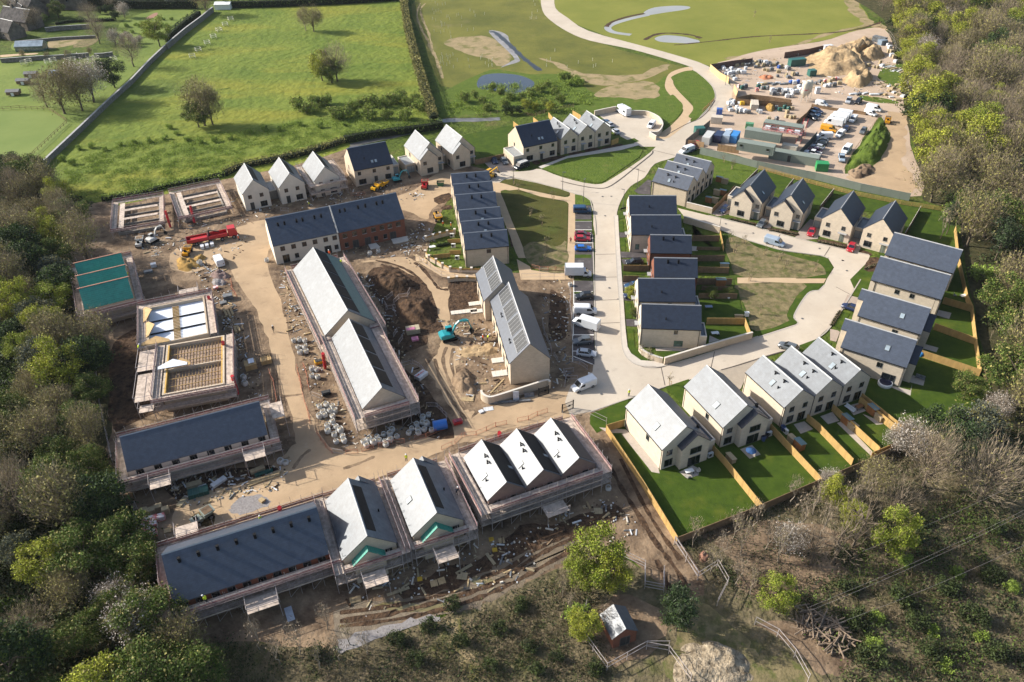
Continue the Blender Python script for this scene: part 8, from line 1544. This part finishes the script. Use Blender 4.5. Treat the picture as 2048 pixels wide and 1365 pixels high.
rowof('bbush','X','630,1310 790,1285 860,1260 905,1215 920,1290 1000,1265 1060,1300 1040,1215 980,1340 1075,1345 1110,1320 830,1330 1190,1345','in the dark scrub below the muddy track',.5)
rowof('bbush','X','1700,1180 1800,1200 1890,1180 1980,1160 1720,1250 1830,1250 1940,1240 1740,1330 1860,1310 1990,1310 1980,1060 1830,1080 1680,1110','in the bramble thicket at the lower right',.75)
rowof('bush','X','1750,1240 1865,1270 1910,1150 1810,1130 1960,1280 2020,1180 1745,1295 1890,1340','rising through the bramble thicket',.5)
rowof('sapling','I','1640,270 1780,380','on the rough green by the hoarding'); rowof('sapling','L','1365,285 1620,760 1770,900 1430,395 1940,510','on the dark green square'); rowof('sapling','M','1720,410 1715,590','on the worn end of the green square'); rowof('sapling','J','1580,300 1760,340 1640,460 1840,840','on the seeded soil of the close'); rowof('sapling','T6','500,550 530,210 620,240 650,290 820,300','on the close greens'); rowof('sapling','K','460,890 350,830 740,1240','at the corner verges'); rowof('sapling','T3','210,650 370,460 470,100 560,250','in the bend grass and far field')
rowof('spring','X','1802,64 1820,112 1838,160 1822,198 1852,212 1840,258 1848,300 1862,342 1814,40','at the depot wood edge',1.6); rowof('bare','X','1764,22 1776,-8 1792,24 1800,-20','at the far wood tip',1.3)
# hedges
def hedge(label, f, s, w=2.0, h=2.2, m='hedge', dens=26, name='hedge', size=.32):
    pts = smoothpoly(GP(f, s), 0, 3, closed=False); rs = np.random.default_rng(len(s)); P = []; q0 = np.array(pts[0]); b = MB()
    for a, c in zip(pts[:-1], pts[1:]):
        d = c - a; L = d.length; nrm = Vector((-d.y, d.x, 0)).normalized(); n = int(L * dens)
        t = rs.random(n); x = rs.uniform(-1, 1, n); z = rs.random(n) ** .6; k = w / 2 * (1.15 - .35 * z) * rs.uniform(.75, 1.1, n)
        edge = rs.random(n) < .55; z = np.where(edge, z, .9 + .18 * rs.random(n)); x = np.where(edge, np.sign(x), x)
        P.append(np.array(a)[None] + np.outer(t, np.array(d)) + np.outer(x * k, np.array(nrm)) + np.outer(z * h, [0, 0, 1])); ang = math.atan2(d.y, d.x); mid = (a + c) / 2 - pts[0]; b.rbox((mid.x, mid.y, 0), L + .1, w * .6, h * .7, ang)
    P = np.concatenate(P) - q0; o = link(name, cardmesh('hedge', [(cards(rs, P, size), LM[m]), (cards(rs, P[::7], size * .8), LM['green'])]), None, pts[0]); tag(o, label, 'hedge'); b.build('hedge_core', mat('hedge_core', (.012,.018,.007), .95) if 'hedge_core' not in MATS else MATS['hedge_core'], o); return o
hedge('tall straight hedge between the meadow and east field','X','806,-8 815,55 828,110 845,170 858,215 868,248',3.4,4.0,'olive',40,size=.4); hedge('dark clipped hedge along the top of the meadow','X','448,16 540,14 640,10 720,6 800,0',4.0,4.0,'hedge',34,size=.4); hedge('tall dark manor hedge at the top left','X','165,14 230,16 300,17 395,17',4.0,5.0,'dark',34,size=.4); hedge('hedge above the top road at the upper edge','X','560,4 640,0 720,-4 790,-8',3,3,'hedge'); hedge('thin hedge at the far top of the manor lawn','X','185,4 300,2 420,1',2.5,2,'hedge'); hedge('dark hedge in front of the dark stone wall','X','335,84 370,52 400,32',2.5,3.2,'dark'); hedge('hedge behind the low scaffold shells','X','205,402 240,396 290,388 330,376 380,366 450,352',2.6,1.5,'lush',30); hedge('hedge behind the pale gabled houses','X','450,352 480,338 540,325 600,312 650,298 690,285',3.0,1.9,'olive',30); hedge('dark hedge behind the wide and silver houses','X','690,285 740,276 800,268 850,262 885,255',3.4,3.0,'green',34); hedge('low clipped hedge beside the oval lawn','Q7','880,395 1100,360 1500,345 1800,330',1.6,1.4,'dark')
rs = np.random.default_rng(5)
for lab, f, s in (('clipped hedge strip in the last close bed','D','1540,1225 1960,1310'), ('shrub strip along the cream gable bed','D','780,1045 1210,1110'), ('leafless shrub strip before the leftmost cream gable','D','170,870 540,955'), ('stone edged shrub strip beside the blue car drive','F','10,480 130,290'), ('shrub strip beside the rightmost cream gable bed','E','660,920 880,830')): hedge(lab, f, s, .7, .55, 'straw', 40, 'shrub_strip', .14)
hedge('dark shrub strip in the small back garden','M','230,370 400,340', 1.0, .8, 'dark', 50, 'shrub_strip', .15)
for i, (f, x, y, s_) in enumerate((('J',1310,1045,.33), ('J',1545,1045,.33), ('J',1340,1085,.28), ('Q1',1690,620,.45), ('Q1',1730,960,.3))): one('green' if i != 3 else 'spring', x, y, s_, 'round potted bush, %s in the street house gardens' % ORD[i], f)
# ground cover nobody could count
def cover(name, s, n, m, h, size, seed, label, asp=1.6, up=0.0, clump=1.0, f='X', cat='undergrowth'):
    pg = [(p.x, p.y) for p in GP(f, s)]; rs = np.random.default_rng(seed); x0, x1 = min(p[0] for p in pg), max(p[0] for p in pg); y0, y1 = min(p[1] for p in pg), max(p[1] for p in pg); P = []
    cx = rs.uniform([x0, y0], [x1, y1], (int(n / 45), 2)); cx = np.array([c for c in cx if inpoly(c[0], c[1], pg)])
    per = max(8, int(n / max(1, len(cx)))); P = np.repeat(cx, per, 0) + rs.normal(size=(len(cx) * per, 2)) * clump; hh = np.repeat(rs.uniform(.25, 1.0, len(cx)), per) * h
    P = np.column_stack([P, hh * rs.random(len(P)) ** .7]); o = link(name, cardmesh(name, [(cards(rs, P, size, up, asp), LM[m])])); tag(o, label, cat, kind='stuff'); return o
SC_ = '330,1262 520,1300 700,1295 860,1250 1010,1200 1130,1150 1180,1180 1190,1230 1230,1400 300,1420'; BR = '1570,1200 1700,1110 1860,1000 2080,880 2200,900 2200,1460 1640,1460 1700,1330 1620,1250'; OP = '1360,1090 1600,985 1830,885 1900,960 1700,1110 1560,1200 1420,1190'
cover('bramble', SC_, 15000, 'bramble', .6, .18, 1, 'dark bramble scrub below the muddy track'); cover('dead_grass', SC_, 14000, 'straw', .8, .07, 2, 'dead stems in the scrub below the muddy track', 9, 1.2); cover('bramble', BR, 17000, 'bramble', 1.3, .25, 3, 'bramble thicket at the lower right'); cover('green_shoots', BR, 9000, 'green', 1.2, .2, 4, 'fresh green shoots in the bramble thicket'); cover('dead_grass', BR, 22000, 'straw', 1.0, .08, 5, 'dead stems in the bramble thicket', 9, 1.2); cover('dead_grass', OP, 11000, 'straw', .7, .07, 6, 'dead stems on the open scrub below the back fence', 9, 1.0); cover('bramble', OP, 9000, 'bramble', .5, .16, 7, 'low weeds on the open scrub below the back fence')
cover('undergrowth', '1770,30 1790,110 1815,230 1842,330 1855,400 1912,430 1948,600 1980,780 2020,890 2200,880 2200,-20 1780,-20', 60000, 'bramble', 2.2, .45, 8, 'dark undergrowth of the right hand wood', clump=1.6); cover('undergrowth', '-60,350 30,352 80,372 150,405 180,430 130,480 125,600 150,650 215,700 215,860 210,975 290,1062 325,1250 420,1330 420,1420 -60,1420', 60000, 'bramble', 1.8, .36, 9, 'dark undergrowth of the left hand wood', clump=1.4)
cover('ivy_bank', '0,1080 120,1000 240,1010 290,1075 300,1170 240,1270 120,1250 60,1200', 16000, 'bramble', 1.2, .3, 10, 'low dark ivy bank at the lower left')
cover('rank_grass', '120,330 260,285 400,275 560,250 700,232 850,215 866,244 700,285 560,315 440,344 300,380 170,404', 46000, 'lush', .5, .12, 11, 'rank tussocky grass along the wet meadow edge', 4, 1.5); cover('rushes', '880,190 1000,170 1140,160 1200,205 1130,225 900,232', 9000, 'lush', .8, .18, 12, 'rank grass around the dark pond', 4, 1.5)
# overhead wires at the lower right
b = MB(); ends = [((780,930),(2300,230)), ((800,945),(2300,250)), ((960,1020),(2300,440)), ((1100,600),(2300,50))]
for (x0, y0), (x1, y1) in ends:
    A_, B_ = Z('T9', x0, y0, 8), Z('T9', x1, y1, 8); pr = A_
    for i in range(1, 13): q = A_.lerp(B_, i / 12); q.z -= 1.2 * math.sin(math.pi * i / 12); b.tube(pr, q, .011, 4); pr = q
o = b.build('overhead_wire', galv, None); tag(o, 'thin overhead wires crossing the bramble thicket', 'wire')

def rubble(name, polys, n, seed, label, mats_):
    rs = np.random.default_rng(seed); b = MB()
    for f, st, k in polys:
        pg = [(p.x, p.y) for p in GP(f, st)]; x0, x1 = min(p[0] for p in pg), max(p[0] for p in pg); y0, y1 = min(p[1] for p in pg), max(p[1] for p in pg); c = 0; ctr = rs.uniform([x0, y0], [x1, y1], (40, 2))
        while c < k * n:
            q = ctr[rs.integers(40)] + rs.normal(size=2) * 2.2
            if not inpoly(q[0], q[1], pg): q = rs.uniform([x0, y0], [x1, y1])
            if not inpoly(q[0], q[1], pg): continue
            s_ = rs.uniform(.1, .34); l = s_ * rs.choice([1, 1, 1.6, 5]); b.rbox((q[0], q[1], 0), l, s_ * .8, s_ * rs.uniform(.3, .9) + .04, rs.uniform(0, 6), int(rs.integers(len(mats_))), rs.uniform(-.3, .3)); c += 1
    o = b.build(name, mats_, fix=False); tag(o, label, 'rubble', kind='stuff')
BOXES = [packm, copem, wrap, soil, darksoil, palm, gwrap]
rubble('rubble', [('X','560,540 590,540 700,860 830,840 850,880 690,900 640,850 570,640',1.3), ('X','690,540 760,560 800,640 850,760 880,880 830,830 770,700',.8), ('X','340,500 450,540 480,640 520,740 545,860 490,780 440,640 400,560',1.2), ('X','880,640 1000,640 1010,790 920,800',.7), ('X','430,400 690,370 830,360 850,400 640,415 500,440',1.1), ('X','330,960 560,930 590,900 560,980 360,1020',.8), ('X','660,1130 960,1080 1230,990 1300,1060 1000,1180 700,1240',1.2), ('X','230,430 520,420 480,520 300,520',1.0), ('X','850,440 880,470 850,540 720,510 640,500 800,480',.8), ('X','1080,560 1140,560 1140,780 1090,780',.5)], 420, 3, 'loose rubble, offcuts and debris strewn over the building site', BOXES)
rubble('debris', [('T3','380,340 900,330 1000,500 1000,560 700,520 380,540',1.0), ('T3','1100,330 1360,380 1370,620 1160,600 1040,560',.7)], 300, 4, 'loose debris strewn between packs in the depot', BOXES)
for i, (f, x, y) in enumerate((('Q1',1215,380),('Q1',1400,610),('W',1420,275),('W',1620,270),('W',1480,715),('Q2',1250,775),('Q2',1140,1200),('T6',850,170),('T6',985,240),('T6',1010,300),('T6',750,580),('I',1510,1060),('I',1680,1205),('E',365,805))):
    b = MB(); b.lathe([(.28,0),(.28,.02)], (0,0,0), 14); p = Z(f, x, y); o = b.build('manhole_cover', MATS['lamp_grey']); o.location = (p.x, p.y, .13); tag(o, '%s manhole cover from the top list of the estate roads' % ORD[i], 'manhole cover', 'manhole covers')
number([o for o in COL.objects if o.name.startswith('manhole_cover')], '{n} dark manhole cover from the left in the estate roads')
# ---------------------------------------------------------------- camera, sun, sky
cam = bpy.data.cameras.new('camera'); co = bpy.data.objects.new('camera', cam); COL.objects.link(co)
cam.sensor_width = 36; cam.lens = FPX / 2048 * 36; cam.clip_start = 1; cam.clip_end = 6000
M4 = Matrix(((RT.x, -DN.x, -FW.x, 0), (RT.y, -DN.y, -FW.y, 0), (RT.z, -DN.z, -FW.z, H0), (0, 0, 0, 1))); co.matrix_world = M4
SC.camera = co
AZ, EL = R(-14), R(29)
tow = Vector((-math.cos(AZ) * math.cos(EL), -math.sin(AZ) * math.cos(EL), math.sin(EL)))
sd = bpy.data.lights.new('sun', 'SUN'); sd.energy = 4.3; sd.angle = R(.55); sd.color = (1, .955, .87)
so = bpy.data.objects.new('sun', sd); COL.objects.link(so); so.rotation_euler = tow.to_track_quat('Z', 'Y').to_euler(); so.location = (-200, 100, 300)
w = bpy.data.worlds.new('World'); SC.world = w; w.use_nodes = True; nt = w.node_tree
sky = nt.nodes.new('ShaderNodeTexSky'); sky.sky_type = 'NISHITA'; sky.sun_disc = False; sky.sun_elevation = EL
sky.sun_rotation = math.atan2(tow.x, tow.y); sky.air_density = 1.0; sky.dust_density = 2.0; sky.ozone_density = .6
nt.links.new(sky.outputs[0], nt.nodes['Background'].inputs[0]); nt.nodes['Background'].inputs[1].default_value = .105
vs = SC.view_settings; vs.view_transform = 'Standard'; vs.look = 'None'; vs.gamma = 1.0; vs.exposure = 1.1; vs.use_curve_mapping = False
SC.cycles.max_bounces = 6; SC.cycles.diffuse_bounces = 2; SC.cycles.glossy_bounces = 2; SC.cycles.transmission_bounces = 2; SC.cycles.transparent_max_bounces = 4; SC.cycles.volume_bounces = 0

b = MB(); b.box(-900, 900, -400, 1500, -1, 108); hz = b.mesh('haze', []); hm = bpy.data.materials.new('haze'); hm.use_nodes = True; n = hm.node_tree; n.nodes.clear()
ou = n.nodes.new('ShaderNodeOutputMaterial'); pv_ = n.nodes.new('ShaderNodeVolumePrincipled'); pv_.inputs['Density'].default_value = .000035; pv_.inputs['Color'].default_value = (.86, .92, 1, 1); n.links.new(pv_.outputs[0], ou.inputs['Volume'])
hz.materials.append(hm); ho = link('haze', hz); ho['kind'] = 'stuff'; ho['label'] = 'thin pale haze over the whole valley'
